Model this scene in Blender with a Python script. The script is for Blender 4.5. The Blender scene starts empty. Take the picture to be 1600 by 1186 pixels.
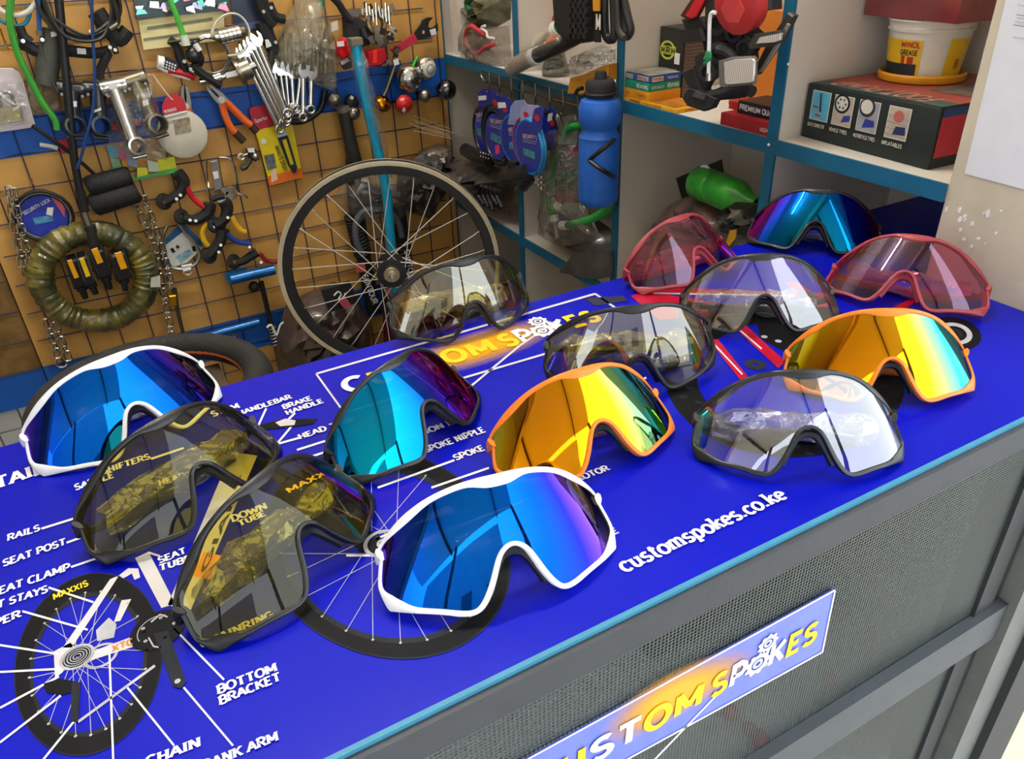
import bpy, math, random
from mathutils import Vector as V, Matrix
random.seed(7)
PI = math.pi
C = bpy.context.scene.collection
SC = bpy.context.scene
# ---------------------------------------------------------------- camera
CT = 1.0                                   # height of the counter top
CAM = V((0, 0, CT + .4)); FOC = 1196.
def _r0(x, y): return V((x - 800, y - 593, FOC))
_dn = _r0(885, 2600).normalized(); _x = _r0(3400, -229)
_x = (_x - _dn * _x.dot(_dn)).normalized(); _up = -_dn; _y = _up.cross(_x)
def ray(px, py):
    d = _r0(px, py); return V((d.dot(_x), d.dot(_y), d.dot(_up))).normalized()
cd = bpy.data.cameras.new('camera'); cam = bpy.data.objects.new('camera', cd); C.objects.link(cam)
cd.sensor_width = 36; cd.lens = FOC / 1600 * 36; cd.clip_start = .02; cd.clip_end = 200
_cr = V((_x[0], _y[0], _up[0])); _cd = V((_x[1], _y[1], _up[1])); _cf = V((_x[2], _y[2], _up[2]))
cam.matrix_world = Matrix(((_cr.x, -_cd.x, -_cf.x, CAM.x), (_cr.y, -_cd.y, -_cf.y, CAM.y), (_cr.z, -_cd.z, -_cf.z, CAM.z), (0, 0, 0, 1)))
SC.camera = cam
# ---------------------------------------------------------------- light, sky, exposure
SC.view_settings.view_transform = 'Standard'; SC.view_settings.look = 'None'
SC.view_settings.gamma = 1; SC.view_settings.use_curve_mapping = False
SC.view_settings.exposure = 0.28
SC.cycles.transparent_max_bounces = 40; SC.cycles.max_bounces = 10
wd = bpy.data.worlds.new('sky'); SC.world = wd; wd.use_nodes = True
_wn = wd.node_tree.nodes; _bg = _wn['Background']
_bg.inputs[0].default_value = (.86, .93, 1, 1); _bg.inputs[1].default_value = 3.2
sd = bpy.data.lights.new('sun', 'SUN'); sd.energy = 1.6; sd.angle = .02; sd.color = (1, .94, .84)
so = bpy.data.objects.new('sun', sd); C.objects.link(so)
so.rotation_euler = (math.radians(-38), math.radians(-20), 0)     # high sun behind the shop, over its roof: the street outside is sunlit, the shop is not
# ---------------------------------------------------------------- planes of the place (a pixel of the photograph -> the point on a real surface)
def onp(px, py, ax, val):
    r = ray(px, py); return CAM + r * ((val - CAM[ax]) / r[ax])
WY = 1.96; SX = .88; FY = .28; SZ = CT + .115
def CP(px, py, h=0.): return onp(px, py, 2, CT + h)          # counter top
def W(px, py, d=0.): return onp(px, py, 1, WY - d)           # pegboard
def X(px, py, d=0.): return onp(px, py, 0, SX - d)           # front of the shelving
def F(px, py, d=0.): return onp(px, py, 1, FY - d)           # front of the counter
def Z(px, py, z=SZ): return onp(px, py, 2, z)                # a shelf board
def Yp(px, py, y): return onp(px, py, 1, y)
# ---------------------------------------------------------------- materials
def lin(h):
    h = h.lstrip('#'); f = lambda c: c / 12.92 if c <= .04045 else ((c + .055) / 1.055) ** 2.4
    return tuple(f(int(h[i:i + 2], 16) / 255) for i in (0, 2, 4)) + (1,)
_mc = {}
def mat(h, rough=.5, metal=0., var=.08, scale=40., bump=0., bscale=120., coat=0., trans=0., name=None, spec=.5):
    key = (h, rough, metal, var, scale, bump, bscale, coat, trans, spec)
    if key in _mc: return _mc[key]
    m = bpy.data.materials.new(name or 'm' + h.strip('#')); m.use_nodes = True; nt = m.node_tree; b = nt.nodes['Principled BSDF']
    c = lin(h); b.inputs['Base Color'].default_value = c; b.inputs['Roughness'].default_value = rough; b.inputs['Metallic'].default_value = metal
    b.inputs['Coat Weight'].default_value = coat; b.inputs['Coat Roughness'].default_value = .08; b.inputs['Transmission Weight'].default_value = trans; b.inputs['Specular IOR Level'].default_value = spec
    if var or bump:
        tc = nt.nodes.new('ShaderNodeTexCoord'); n = nt.nodes.new('ShaderNodeTexNoise'); n.inputs['Scale'].default_value = scale; n.inputs['Detail'].default_value = 4
        nt.links.new(tc.outputs['Object'], n.inputs['Vector'])
        if var:
            r = nt.nodes.new('ShaderNodeValToRGB'); nt.links.new(n.outputs['Fac'], r.inputs['Fac'])
            r.color_ramp.elements[0].position = .3; r.color_ramp.elements[1].position = .7
            r.color_ramp.elements[0].color = tuple(x * (1 - var) for x in c[:3]) + (1,); r.color_ramp.elements[1].color = tuple(min(1, x * (1 + var)) for x in c[:3]) + (1,)
            nt.links.new(r.outputs['Color'], b.inputs['Base Color'])
        if bump:
            n2 = nt.nodes.new('ShaderNodeTexNoise'); n2.inputs['Scale'].default_value = bscale; n2.inputs['Detail'].default_value = 3
            nt.links.new(tc.outputs['Object'], n2.inputs['Vector']); bp = nt.nodes.new('ShaderNodeBump'); bp.inputs['Strength'].default_value = bump; bp.inputs['Distance'].default_value = .004
            nt.links.new(n2.outputs['Fac'], bp.inputs['Height']); nt.links.new(bp.outputs['Normal'], b.inputs['Normal'])
    _mc[key] = m; return m
def film(tint='#ffffff', body='#b9b6ac', bodyf=.06, gloss=.10, rough=.08, bscale=45., bump=.9, edge=.55):
    """clear plastic film: see-through, with crumpled glossy skin"""
    key = ('film', tint, body, bodyf, gloss, bscale, bump, edge)
    if key in _mc: return _mc[key]
    m = bpy.data.materials.new('clear_film'); m.use_nodes = True; nt = m.node_tree; nt.nodes.clear(); N = nt.nodes.new; L = nt.links.new
    out = N('ShaderNodeOutputMaterial'); tr = N('ShaderNodeBsdfTransparent'); tr.inputs[0].default_value = lin(tint)
    df = N('ShaderNodeBsdfDiffuse'); df.inputs[0].default_value = lin(body); gl = N('ShaderNodeBsdfGlossy'); gl.inputs['Roughness'].default_value = rough
    tc = N('ShaderNodeTexCoord'); n = N('ShaderNodeTexNoise'); n.inputs['Scale'].default_value = bscale; n.inputs['Detail'].default_value = 3; n.inputs['Distortion'].default_value = 1.2
    L(tc.outputs['Object'], n.inputs['Vector']); bp = N('ShaderNodeBump'); bp.inputs['Strength'].default_value = bump; bp.inputs['Distance'].default_value = .01
    L(n.outputs['Fac'], bp.inputs['Height']); L(bp.outputs['Normal'], gl.inputs['Normal']); L(bp.outputs['Normal'], df.inputs['Normal'])
    lw = N('ShaderNodeLayerWeight'); lw.inputs['Blend'].default_value = .5; L(bp.outputs['Normal'], lw.inputs['Normal'])
    mr = N('ShaderNodeMapRange'); mr.inputs['From Max'].default_value = 1; mr.inputs['To Min'].default_value = gloss; mr.inputs['To Max'].default_value = edge
    pw = N('ShaderNodeMath'); pw.operation = 'POWER'; pw.inputs[1].default_value = 3; L(lw.outputs['Facing'], pw.inputs[0]); L(pw.outputs[0], mr.inputs['Value'])
    m1 = N('ShaderNodeMixShader'); m1.inputs[0].default_value = bodyf; L(tr.outputs[0], m1.inputs[1]); L(df.outputs[0], m1.inputs[2])
    m2 = N('ShaderNodeMixShader'); L(mr.outputs[0], m2.inputs[0]); L(m1.outputs[0], m2.inputs[1]); L(gl.outputs[0], m2.inputs[2]); L(m2.outputs[0], out.inputs[0])
    _mc[key] = m; return m
def lensmat(kind):
    """tinted shield lens with a reflective coating whose colour shifts with the angle (thin film)"""
    key = ('lens', kind)
    if key in _mc: return _mc[key]
    T = dict(
        amber=('#d6ca84', .16, .75, [(0, '#fffbe8'), (1, '#ffffff')]),
        yellow=('#d4c866', .035, .65, [(0, '#fffbe8'), (1, '#ffffff')]),
        clear=('#f2f2f4', .20, .80, [(0, '#ffffff'), (1, '#ffffff')]),
        pink=('#e0748a', .11, .65, [(0, '#f0c8e0'), (.6, '#e8d8ff'), (1, '#ffffff')]),
        blue=('#3a3a58', .62, .80, [(0, '#0c78f0'), (.14, '#0a58f0'), (.28, '#2a30ec'), (.40, '#7a48e8'), (.52, '#a88878'), (.66, '#4c4638'), (1, '#2c2a24')]),
        teal=('#3a3a58', .62, .80, [(0, '#0cb4e0'), (.10, '#0a90ea'), (.22, '#1450f0'), (.36, '#5a20f0'), (.50, '#d028e0'), (.66, '#a83050'), (.85, '#4c3038'), (1, '#302428')]),
        gold=('#4a3a20', .70, .85, [(0, '#ffa010'), (.10, '#fcb018'), (.20, '#ecd420'), (.32, '#98cc80'), (.46, '#3cb0b0'), (1, '#7858a0')]))
    tint, f0, f1, ramp = T[kind]
    m = bpy.data.materials.new('lens_' + kind); m.use_nodes = True; nt = m.node_tree; nt.nodes.clear(); N = nt.nodes.new; L = nt.links.new
    out = N('ShaderNodeOutputMaterial'); tr = N('ShaderNodeBsdfTransparent'); tr.inputs[0].default_value = lin(tint)
    gl = N('ShaderNodeBsdfGlossy'); gl.inputs['Roughness'].default_value = .015
    lw = N('ShaderNodeLayerWeight'); lw.inputs['Blend'].default_value = .5
    r = N('ShaderNodeValToRGB'); els = r.color_ramp.elements
    while len(els) < len(ramp): els.new(.5)
    for e, (p, h) in zip(els, ramp): e.position = p; e.color = lin(h)
    L(lw.outputs['Facing'], r.inputs['Fac']); L(r.outputs['Color'], gl.inputs['Color'])
    pw = N('ShaderNodeMath'); pw.operation = 'POWER'; pw.inputs[1].default_value = 3.0; L(lw.outputs['Facing'], pw.inputs[0])
    mr = N('ShaderNodeMapRange'); mr.inputs['To Min'].default_value = f0; mr.inputs['To Max'].default_value = f1; L(pw.outputs[0], mr.inputs['Value'])
    mx = N('ShaderNodeMixShader'); L(mr.outputs[0], mx.inputs[0]); L(tr.outputs[0], mx.inputs[1]); L(gl.outputs[0], mx.inputs[2]); L(mx.outputs[0], out.inputs[0])
    _mc[key] = m; return m
BLACK = mat('#15161a', .45); MATTE = mat('#1c1d20', .7, bump=.2); RUBBER = mat('#141416', .75, bump=.3, bscale=200)
CHROME = mat('#d8d8d4', .16, 1., .1); STEEL = mat('#b4b4b0', .32, 1., .1); DSTEEL = mat('#77736a', .3, 1.)
WHITE = mat('#f1f1f1', .45); PAPER = mat('#e9e7e2', .8, var=.03); LABELW = mat('#e6e6e8', .7, var=.02)
ORANGE = mat('#f07a22', .5); RED = mat('#c4202c', .4); YELLOW = mat('#e8b41c', .5)
# ---------------------------------------------------------------- mesh builder (all coordinates in metres, in the room)
def frame(d):
    d = d.normalized(); a = V((0, 0, 1)) if abs(d.z) < .9 else V((1, 0, 0)); u = d.cross(a).normalized(); return u, d.cross(u).normalized()
class M:
    def __init__(s): s.v = []; s.f = []
    def add(s, vs, fs):
        o = len(s.v); s.v += [V(p) for p in vs]; s.f += [tuple(i + o for i in f) for f in fs]; return s
    def tube(s, pts, r, n=8, closed=False, caps=True, flat=1., up=None):
        pts = [V(p) for p in pts]; k = len(pts); rs = r if isinstance(r, (list, tuple)) else [r] * k; vs = []; fs = []; u0 = None
        for i, p in enumerate(pts):
            a = pts[(i - 1) % k] if (closed or i) else p; b = pts[(i + 1) % k] if (closed or i < k - 1) else p
            d = (b - a).normalized() if (b - a).length > 1e-9 else V((0, 0, 1))
            if up is not None: u = (V(up) - d * V(up).dot(d)).normalized()
            elif u0 is None: u = frame(d)[0]
            else:
                u = u0 - d * u0.dot(d); u = u.normalized() if u.length > 1e-6 else frame(d)[0]
            u0 = u; w = d.cross(u)
            for j in range(n):
                t = 2 * PI * j / n; vs.append(p + u * (math.cos(t) * rs[i]) + w * (math.sin(t) * rs[i] * flat))
        for i in range(k if closed else k - 1):
            for j in range(n):
                a = i * n + j; b = i * n + (j + 1) % n; c = ((i + 1) % k) * n; fs.append((a, b, c + (j + 1) % n, c + j))
        if caps and not closed: fs += [tuple(range(n))[::-1], tuple(range((k - 1) * n, k * n))]
        return s.add(vs, fs)
    def cyl(s, a, b, r, n=16, r2=None): return s.tube([a, b], [r, r if r2 is None else r2], n)
    def box(s, c, sx, sy, sz, ax=None):
        c = V(c); ax = ax or (V((1, 0, 0)), V((0, 1, 0)), V((0, 0, 1)))
        vs = [c + ax[0] * (sx / 2 * i) + ax[1] * (sy / 2 * j) + ax[2] * (sz / 2 * k) for i in (-1, 1) for j in (-1, 1) for k in (-1, 1)]
        return s.add(vs, [(0, 1, 3, 2), (4, 6, 7, 5), (0, 4, 5, 1), (2, 3, 7, 6), (0, 2, 6, 4), (1, 5, 7, 3)])
    def bx(s, x0, x1, y0, y1, z0, z1): return s.box(((x0 + x1) / 2, (y0 + y1) / 2, (z0 + z1) / 2), x1 - x0, y1 - y0, z1 - z0)
    def prism(s, poly, vec, bevel=0.):
        poly = [V(p) for p in poly]; n = len(poly); vec = V(vec)
        if bevel:
            c = sum(poly, V()) / n; nrm = vec.normalized(); top = [c + (p - c) * (1 - bevel / max(1e-6, (p - c).length)) + vec for p in poly]; mid = [p + vec - nrm * bevel for p in poly]
            vs = poly + mid + top; fs = [tuple(range(n))[::-1], tuple(range(2 * n, 3 * n))]
            for l in (0, n): fs += [(l + i, l + (i + 1) % n, l + n + (i + 1) % n, l + n + i) for i in range(n)]
        else:
            vs = poly + [p + vec for p in poly]; fs = [tuple(range(n))[::-1], tuple(range(n, 2 * n))] + [(i, (i + 1) % n, n + (i + 1) % n, n + i) for i in range(n)]
        return s.add(vs, fs)
    def poly(s, pts): return s.add(pts, [tuple(range(len(pts)))])
    def lathe(s, base, axis, prof, n=20, a0=0., a1=2 * PI):
        base = V(base); d = V(axis).normalized(); u, w = frame(d); full = abs(a1 - a0 - 2 * PI) < 1e-6; m = n if full else n + 1; vs = []; fs = []
        for r, h in prof:
            for j in range(m):
                t = a0 + (a1 - a0) * j / n; vs.append(base + d * h + (u * math.cos(t) + w * math.sin(t)) * max(r, 1e-5))
        for i in range(len(prof) - 1):
            for j in range(n):
                a = i * m + j; b = i * m + (j + 1) % m; fs.append((a, b, b + m, a + m))
        return s.add(vs, fs)
    def ball(s, c, rx, ry=None, rz=None, n=14, ax=None):
        ry = ry or rx; rz = rz or rx; c = V(c); ax = ax or (V((1, 0, 0)), V((0, 1, 0)), V((0, 0, 1))); vs = []; fs = []; k = n // 2
        for i in range(k + 1):
            p = PI * i / k
            for j in range(n):
                t = 2 * PI * j / n; vs.append(c + ax[0] * (rx * math.sin(p) * math.cos(t)) + ax[1] * (ry * math.sin(p) * math.sin(t)) + ax[2] * (rz * math.cos(p)))
        for i in range(k):
            for j in range(n): fs.append((i * n + j, i * n + (j + 1) % n, (i + 1) * n + (j + 1) % n, (i + 1) * n + j))
        return s.add(vs, fs)
    def ring(s, c, axis, R, r, n=24, m=8, flat=1., wob=0.):
        u, w = frame(V(axis)); c = V(c)
        return s.tube([c + (u * math.cos(2 * PI * i / n) + w * math.sin(2 * PI * i / n)) * (R + random.uniform(-wob, wob)) for i in range(n)], r, m, True, flat=flat)
    def pillow(s, poly, vec, back=.1, rings=5, noise=.12, seed=1, sub=3):
        """crumpled cushion-like body over an outline, bulging along vec"""
        rnd = random.Random(seed); poly = [V(p) for p in poly]; q = []
        for i, p in enumerate(poly):
            b = poly[(i + 1) % len(poly)]; q += [p.lerp(b, k / sub) for k in range(sub)]
        n = len(q); c = sum(q, V()) / n; vec = V(vec); size = max((p - c).length for p in q); vs = []; fs = []
        for side in (1, -back):
            o = len(vs)
            for k in range(rings + 1):
                t = k / rings; h = math.sqrt(max(0, 1 - (1 - t) ** 2)) * side
                if side < 0 and k == 0: continue
                for p in q:
                    j = V((rnd.uniform(-1, 1), rnd.uniform(-1, 1), rnd.uniform(-1, 1))) * (noise * size * .16)
                    vs.append(c + (p - c) * (1 - t * .999) + vec * (h + (rnd.uniform(-noise, noise) if 0 < k else 0)) + (j if 0 < k < rings else V()))
            if side > 0:
                for k in range(rings):
                    for i in range(n): fs.append((k * n + i, k * n + (i + 1) % n, (k + 1) * n + (i + 1) % n, (k + 1) * n + i))
            else:
                for i in range(n): fs.append((i, o + i, o + (i + 1) % n, (i + 1) % n))
                for k in range(rings - 1):
                    for i in range(n): fs.append((o + k * n + i, o + (k + 1) * n + i, o + (k + 1) * n + (i + 1) % n, o + k * n + (i + 1) % n))
        return s.add(vs, fs)
    def clamp(s, ax, lo, hi):
        for p in s.v: p[ax] = min(hi, max(lo, p[ax]))
        return s
    def go(s, name, m, parent=None, smooth=True, ang=40, kind=None, label=None):
        me = bpy.data.meshes.new(name); loc = V()
        if parent is not None:
            q = parent
            while q is not None: loc = loc + q.location; q = q.parent
        me.from_pydata([p - loc for p in s.v], [], s.f); me.update()
        if smooth:
            me.polygons.foreach_set('use_smooth', [True] * len(me.polygons)); me.set_sharp_from_angle(angle=math.radians(ang))
        o = bpy.data.objects.new(name, me); C.objects.link(o); me.materials.append(m); o.parent = parent
        if kind: o['kind'] = kind
        if label: o['label'] = label
        return o
def tag(o, label, cat, group=None):
    o['label'] = label; o['category'] = cat
    if group: o['group'] = group
    return o
def thing(name, label, cat, loc, group=None):
    o = bpy.data.objects.new(name, None); C.objects.link(o); o.location = V(loc); o.empty_display_size = .02; return tag(o, label, cat, group)
def one(name, label, cat, m, mt, group=None, **k): return tag(m.go(name, mt, **k), label, cat, group)
def copy_tree(o, off):
    c = o.copy(); C.objects.link(c); c.location = o.location + V(off)
    for ch in o.children:
        d = ch.copy(); C.objects.link(d); d.parent = c
        for g in ch.children:
            e = g.copy(); C.objects.link(e); e.parent = d
    return c
def catmull(pts, n=6, closed=False):
    pts = [V(p) for p in pts]; k = len(pts); out = []
    for i in range(k if closed else k - 1):
        g = lambda j: pts[j % k] if closed else pts[max(0, min(k - 1, j))]
        p0, p1, p2, p3 = g(i - 1), g(i), g(i + 1), g(i + 2)
        for j in range(n):
            t = j / n; out.append(.5 * ((2 * p1) + (p2 - p0) * t + (2 * p0 - 5 * p1 + 4 * p2 - p3) * t * t + (3 * p1 - p0 - 3 * p2 + p3) * t ** 3))
    if not closed: out.append(pts[-1])
    return out
def wt(pts, r, d=.02, n=6, sm=4, m=None):
    """tube over the pegboard through photograph points; each point may carry its own stand-off"""
    P = [W(p[0], p[1], p[2] if len(p) > 2 else d) for p in pts]
    return (m or M()).tube(catmull(P, sm) if sm > 1 and len(P) > 2 else P, r, n)
def wp(pts, d, th, m=None, bevel=0.): return (m or M()).prism([W(x, y, d) for x, y in pts], V((0, -th, 0)), bevel)
def xp(pts, d, th, m=None, bevel=0.): return (m or M()).prism([X(x, y, d) for x, y in pts], V((-th, 0, 0)), bevel)
# ---------------------------------------------------------------- lettering: strokes with optional slab serifs, flat print
def A(cx, cy, rx, ry, a0, a1, n=10): return [(cx + rx * math.cos(math.radians(a0 + (a1 - a0) * i / n)), cy + ry * math.sin(math.radians(a0 + (a1 - a0) * i / n))) for i in range(n + 1)]
GL = {
 'A': (5.4, [[(0, 0), (2.7, 7), (5.4, 0)], [(1, 2.3), (4.4, 2.3)]], [(0, 0), (5.4, 0)]),
 'B': (4.8, [[(.6, 0), (.6, 7)], [(.6, 7), (2.8, 7)] + A(2.8, 5.3, 1.6, 1.7, 90, -90) + [(.6, 3.6)], [(2.8, 3.6)] + A(2.8, 1.8, 1.9, 1.8, 90, -90) + [(.6, 0)]], [(.4, 0), (.4, 7)]),
 'C': (5, [A(2.8, 3.5, 2.7, 3.5, 50, 310, 16)], []),
 'D': (5.2, [[(.6, 0), (.6, 7), (2.2, 7)] + A(2.2, 3.5, 2.8, 3.5, 90, -90, 14) + [(.6, 0)]], [(.4, 0), (.4, 7)]),
 'E': (4.4, [[(4.3, 7), (.6, 7), (.6, 0), (4.4, 0)], [(.6, 3.6), (3.6, 3.6)]], [(.4, 0), (.4, 7)]),
 'F': (4.2, [[(4.2, 7), (.6, 7), (.6, 0)], [(.6, 3.5), (3.5, 3.5)]], [(.6, 0), (.4, 7)]),
 'G': (5.4, [A(2.8, 3.5, 2.7, 3.5, 50, 340, 16) + [(5.2, 3.2), (3.2, 3.2)]], []),
 'H': (5.4, [[(.7, 0), (.7, 7)], [(4.7, 0), (4.7, 7)], [(.7, 3.5), (4.7, 3.5)]], [(.7, 0), (.7, 7), (4.7, 0), (4.7, 7)]),
 'I': (2, [[(1, 0), (1, 7)]], [(1, 0), (1, 7)]),
 'J': (3.6, [[(2.8, 7), (2.8, 1.6)] + A(1.5, 1.6, 1.3, 1.6, 0, -160, 8)], [(2.8, 7)]),
 'K': (5.2, [[(.7, 0), (.7, 7)], [(4.8, 7), (.9, 3.1)], [(2.1, 4.2), (5, 0)]], [(.7, 0), (.7, 7), (5, 0), (4.8, 7)]),
 'L': (4.3, [[(.7, 7), (.7, 0), (4.3, 0)]], [(.7, 7), (.5, 0)]),
 'M': (6.8, [[(.7, 0), (.7, 7), (3.4, 1.4), (6.1, 7), (6.1, 0)]], [(.7, 0), (6.1, 0), (.5, 7), (6.3, 7)]),
 'N': (5.6, [[(.7, 0), (.7, 7), (4.9, 0), (4.9, 7)]], [(.7, 0), (.5, 7), (4.9, 7)]),
 'O': (5.6, [A(2.8, 3.5, 2.7, 3.5, 0, 360, 20)], []),
 'P': (4.7, [[(.6, 0), (.6, 7), (2.7, 7)] + A(2.7, 5, 1.9, 2, 90, -90) + [(.6, 3)]], [(.6, 0), (.4, 7)]),
 'Q': (5.6, [A(2.8, 3.5, 2.7, 3.5, 0, 360, 20), [(3.4, 1.6), (5.4, -.6)]], []),
 'R': (5.2, [[(.6, 0), (.6, 7), (2.8, 7)] + A(2.8, 5.2, 1.8, 1.8, 90, -90) + [(.6, 3.4)], [(2.6, 3.4), (5, 0)]], [(.6, 0), (.4, 7), (5, 0)]),
 'S': (4.6, [A(2.4, 5.2, 2, 1.75, 40, 270, 12) + A(2.3, 1.75, 2.1, 1.75, 90, -150, 12)], []),
 'T': (5, [[(0, 7), (5, 7)], [(2.5, 7), (2.5, 0)]], [(2.5, 0)]),
 'U': (5.4, [[(.7, 7), (.7, 2.3)] + A(2.7, 2.3, 2, 2.3, 180, 360, 12) + [(4.7, 7)]], [(.7, 7), (4.7, 7)]),
 'V': (5.2, [[(0, 7), (2.6, 0), (5.2, 7)]], [(0, 7), (5.2, 7)]),
 'W': (7.2, [[(0, 7), (1.8, 0), (3.6, 6), (5.4, 0), (7.2, 7)]], [(0, 7), (7.2, 7)]),
 'X': (5.2, [[(.2, 0), (5, 7)], [(.2, 7), (5, 0)]], [(.2, 0), (5, 7), (.2, 7), (5, 0)]),
 'Y': (5, [[(0, 7), (2.5, 3.4), (5, 7)], [(2.5, 3.4), (2.5, 0)]], [(2.5, 0), (0, 7), (5, 7)]),
 'Z': (4.8, [[(.2, 7), (4.6, 7), (.2, 0), (4.7, 0)]], []),
 'c': (4, [A(2.3, 2.4, 2, 2.4, 45, 315, 12)], []), 'o': (4.4, [A(2.2, 2.4, 2.1, 2.4, 0, 360, 16)], []),
 'u': (4.8, [[(.8, 4.8), (.8, 1.6)] + A(2.3, 1.6, 1.5, 1.6, 180, 340, 8) + [(3.9, 1.8)], [(3.9, 4.8), (3.9, 0)]], [(.5, 4.8), (3.6, 4.8), (4.2, 0)]),
 's': (3.6, [A(1.9, 3.6, 1.5, 1.2, 40, 270, 10) + A(1.8, 1.2, 1.6, 1.2, 90, -150, 10)], []),
 't': (3, [[(1.2, 6.4), (1.2, 1.2)] + A(2.3, 1.2, 1.1, 1.2, 180, 300, 6), [(0, 4.8), (2.8, 4.8)]], []),
 'm': (7, [[(.8, 4.8), (.8, 0)], [(.8, 3.2)] + A(2.2, 3.3, 1.3, 1.5, 150, 0, 8) + [(3.5, 0)], [(3.5, 3.2)] + A(4.9, 3.3, 1.3, 1.5, 150, 0, 8) + [(6.2, 0)]], [(.5, 4.8), (.8, 0), (3.5, 0), (6.2, 0)]),
 'p': (4.6, [[(.8, 4.8), (.8, -2.2)], A(2.4, 2.4, 1.7, 2.4, 150, -150, 14)], [(.5, 4.8), (.8, -2.2)]),
 'k': (4.6, [[(.8, 7.2), (.8, 0)], [(3.9, 4.8), (1, 2.2)], [(1.9, 3), (4.2, 0)]], [(.5, 7.2), (.8, 0), (4.1, 0), (3.8, 4.8)]),
 'e': (4.2, [[(.3, 2.5), (3.9, 2.5)] + A(2.1, 2.4, 1.9, 2.4, 0, 310, 14)], []),
 'a': (4.4, [A(2, 2.2, 1.8, 2.2, 0, 360, 14), [(3.8, 4.6), (3.8, 0)]], []), 'r': (3.2, [[(.8, 4.8), (.8, 0)], [(.8, 2.8)] + A(2.2, 3, 1.4, 1.7, 170, 60, 6)], []),
 '.': (1.8, [[(.9, 0), (.9, .95)]], []), '4': (4.6, [[(3.2, 0), (3.2, 7), (.2, 2.2), (4.6, 2.2)]], []), '/': (3, [[(0, 0), (3, 7)]], []), '-': (3, [[(.3, 3), (2.7, 3)]], []), '2': (4.4, [A(2.2, 5, 1.9, 2, 160, -30, 8) + [(.3, 0), (4.4, 0)]], []), '5': (4.4, [[(4, 7), (.8, 7), (.6, 4)] + A(2.1, 2.2, 2, 2.2, 120, -150, 10)], []), '0': (4.6, [A(2.3, 3.5, 2, 3.5, 0, 360, 16)], []),
}
def textw(s, gap=1.1): return sum(GL[c][0] + gap if c in GL else 3 for c in s) - gap
def glyphs(m, s, O, U, Vv, th=1.0, serif=True, gap=1.1, slant=0.):
    """write s from O; U = one design unit along the line, Vv = one unit up"""
    x = 0; lift = U.cross(Vv).normalized() * 1.5e-5; ns_ = 0
    x = 0; kx, ky = (1.25, .9) if serif else (1, 1)
    P = lambda px, py: O + U * (x + px + slant * py) + Vv * py
    for ch in s:
        if ch not in GL: x += 3; continue
        w, strokes, ser = GL[ch]; sp = []
        for st in strokes:                     # break a stroke at its sharp corners, so that it keeps its width
            cur = [st[0]]
            for i in range(1, len(st)):
                cur.append(st[i])
                if i < len(st) - 1:
                    ax_, ay_, bx_, by_ = st[i][0] - st[i - 1][0], st[i][1] - st[i - 1][1], st[i + 1][0] - st[i][0], st[i + 1][1] - st[i][1]
                    if ax_ * bx_ + ay_ * by_ < -.15 * math.hypot(ax_, ay_) * math.hypot(bx_, by_): sp.append(cur); cur = [st[i]]
            sp.append(cur)
        strokes = sp
        for st in strokes:
            k = len(st)
            closed = k > 3 and abs(st[0][0] - st[-1][0]) + abs(st[0][1] - st[-1][1]) < 1e-6
            lft, rgt = [], []
            for i in range(k):
                a = st[i - 1] if i else (st[-2] if closed else None); b = st[i + 1] if i < k - 1 else (st[1] if closed else None); p = st[i]
                nr = []
                for q0, q1 in ((a, p), (p, b)):
                    if q0 and q1:
                        dx, dy = q1[0] - q0[0], q1[1] - q0[1]; l = math.hypot(dx, dy) or 1; nr.append((-dy / l, dx / l))
                nx = sum(t[0] for t in nr) / len(nr); ny = sum(t[1] for t in nr) / len(nr); l2 = max(.35, nx * nx + ny * ny); h = th / 2 / l2
                e = 0
                lft.append(P(p[0] + nx * h * kx, p[1] + ny * h * ky)); rgt.append(P(p[0] - nx * h * kx, p[1] - ny * h * ky))
            ns_ += 1; m.add([p_ + lift * ns_ for p_ in lft + rgt], [(i, i + 1, k + i + 1, k + i) for i in range(k - 1)])
        if serif:
            for sx, sy in ser:
                y0, y1 = (sy, sy + .8) if sy < 3 else (sy - .8, sy)
                ns_ += 1; m.add([p_ + lift * ns_ for p_ in (P(sx - 1.15, y0), P(sx + 1.15, y0), P(sx + 1.15, y1), P(sx - 1.15, y1))], [(0, 1, 2, 3)])
        x += w + gap
    return m
def words(s, pl, p0, p1, hpx, off=.0008, th=1.1, serif=True, gap=1.1, slant=0., m=None, cap=7., **k):
    """print s on plane function pl between photograph points p0 and p1 on its base line, hpx tall"""
    O = pl(p0[0], p0[1], off); E = pl(p1[0], p1[1], off); T = pl(p0[0], p0[1] - hpx, off); w = textw(s, gap); U = (E - O) / w; u = U.normalized()
    Vv = (T - O) - u * (T - O).dot(u); Vv = Vv / cap
    return glyphs(m or M(), s, O, U, Vv, th, serif, gap, slant)
def strokes_on(pl, lines, wpx, off=.0006, m=None):
    m = m or M()
    for (x0, y0), (x1, y1) in lines:
        l = math.hypot(x1 - x0, y1 - y0); nx, ny = -(y1 - y0) / l * wpx / 2, (x1 - x0) / l * wpx / 2
        m.poly([pl(x0 + nx, y0 + ny, off), pl(x1 + nx, y1 + ny, off), pl(x1 - nx, y1 - ny, off), pl(x0 - nx, y0 - ny, off)])
    return m
def facing(m): return m
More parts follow.
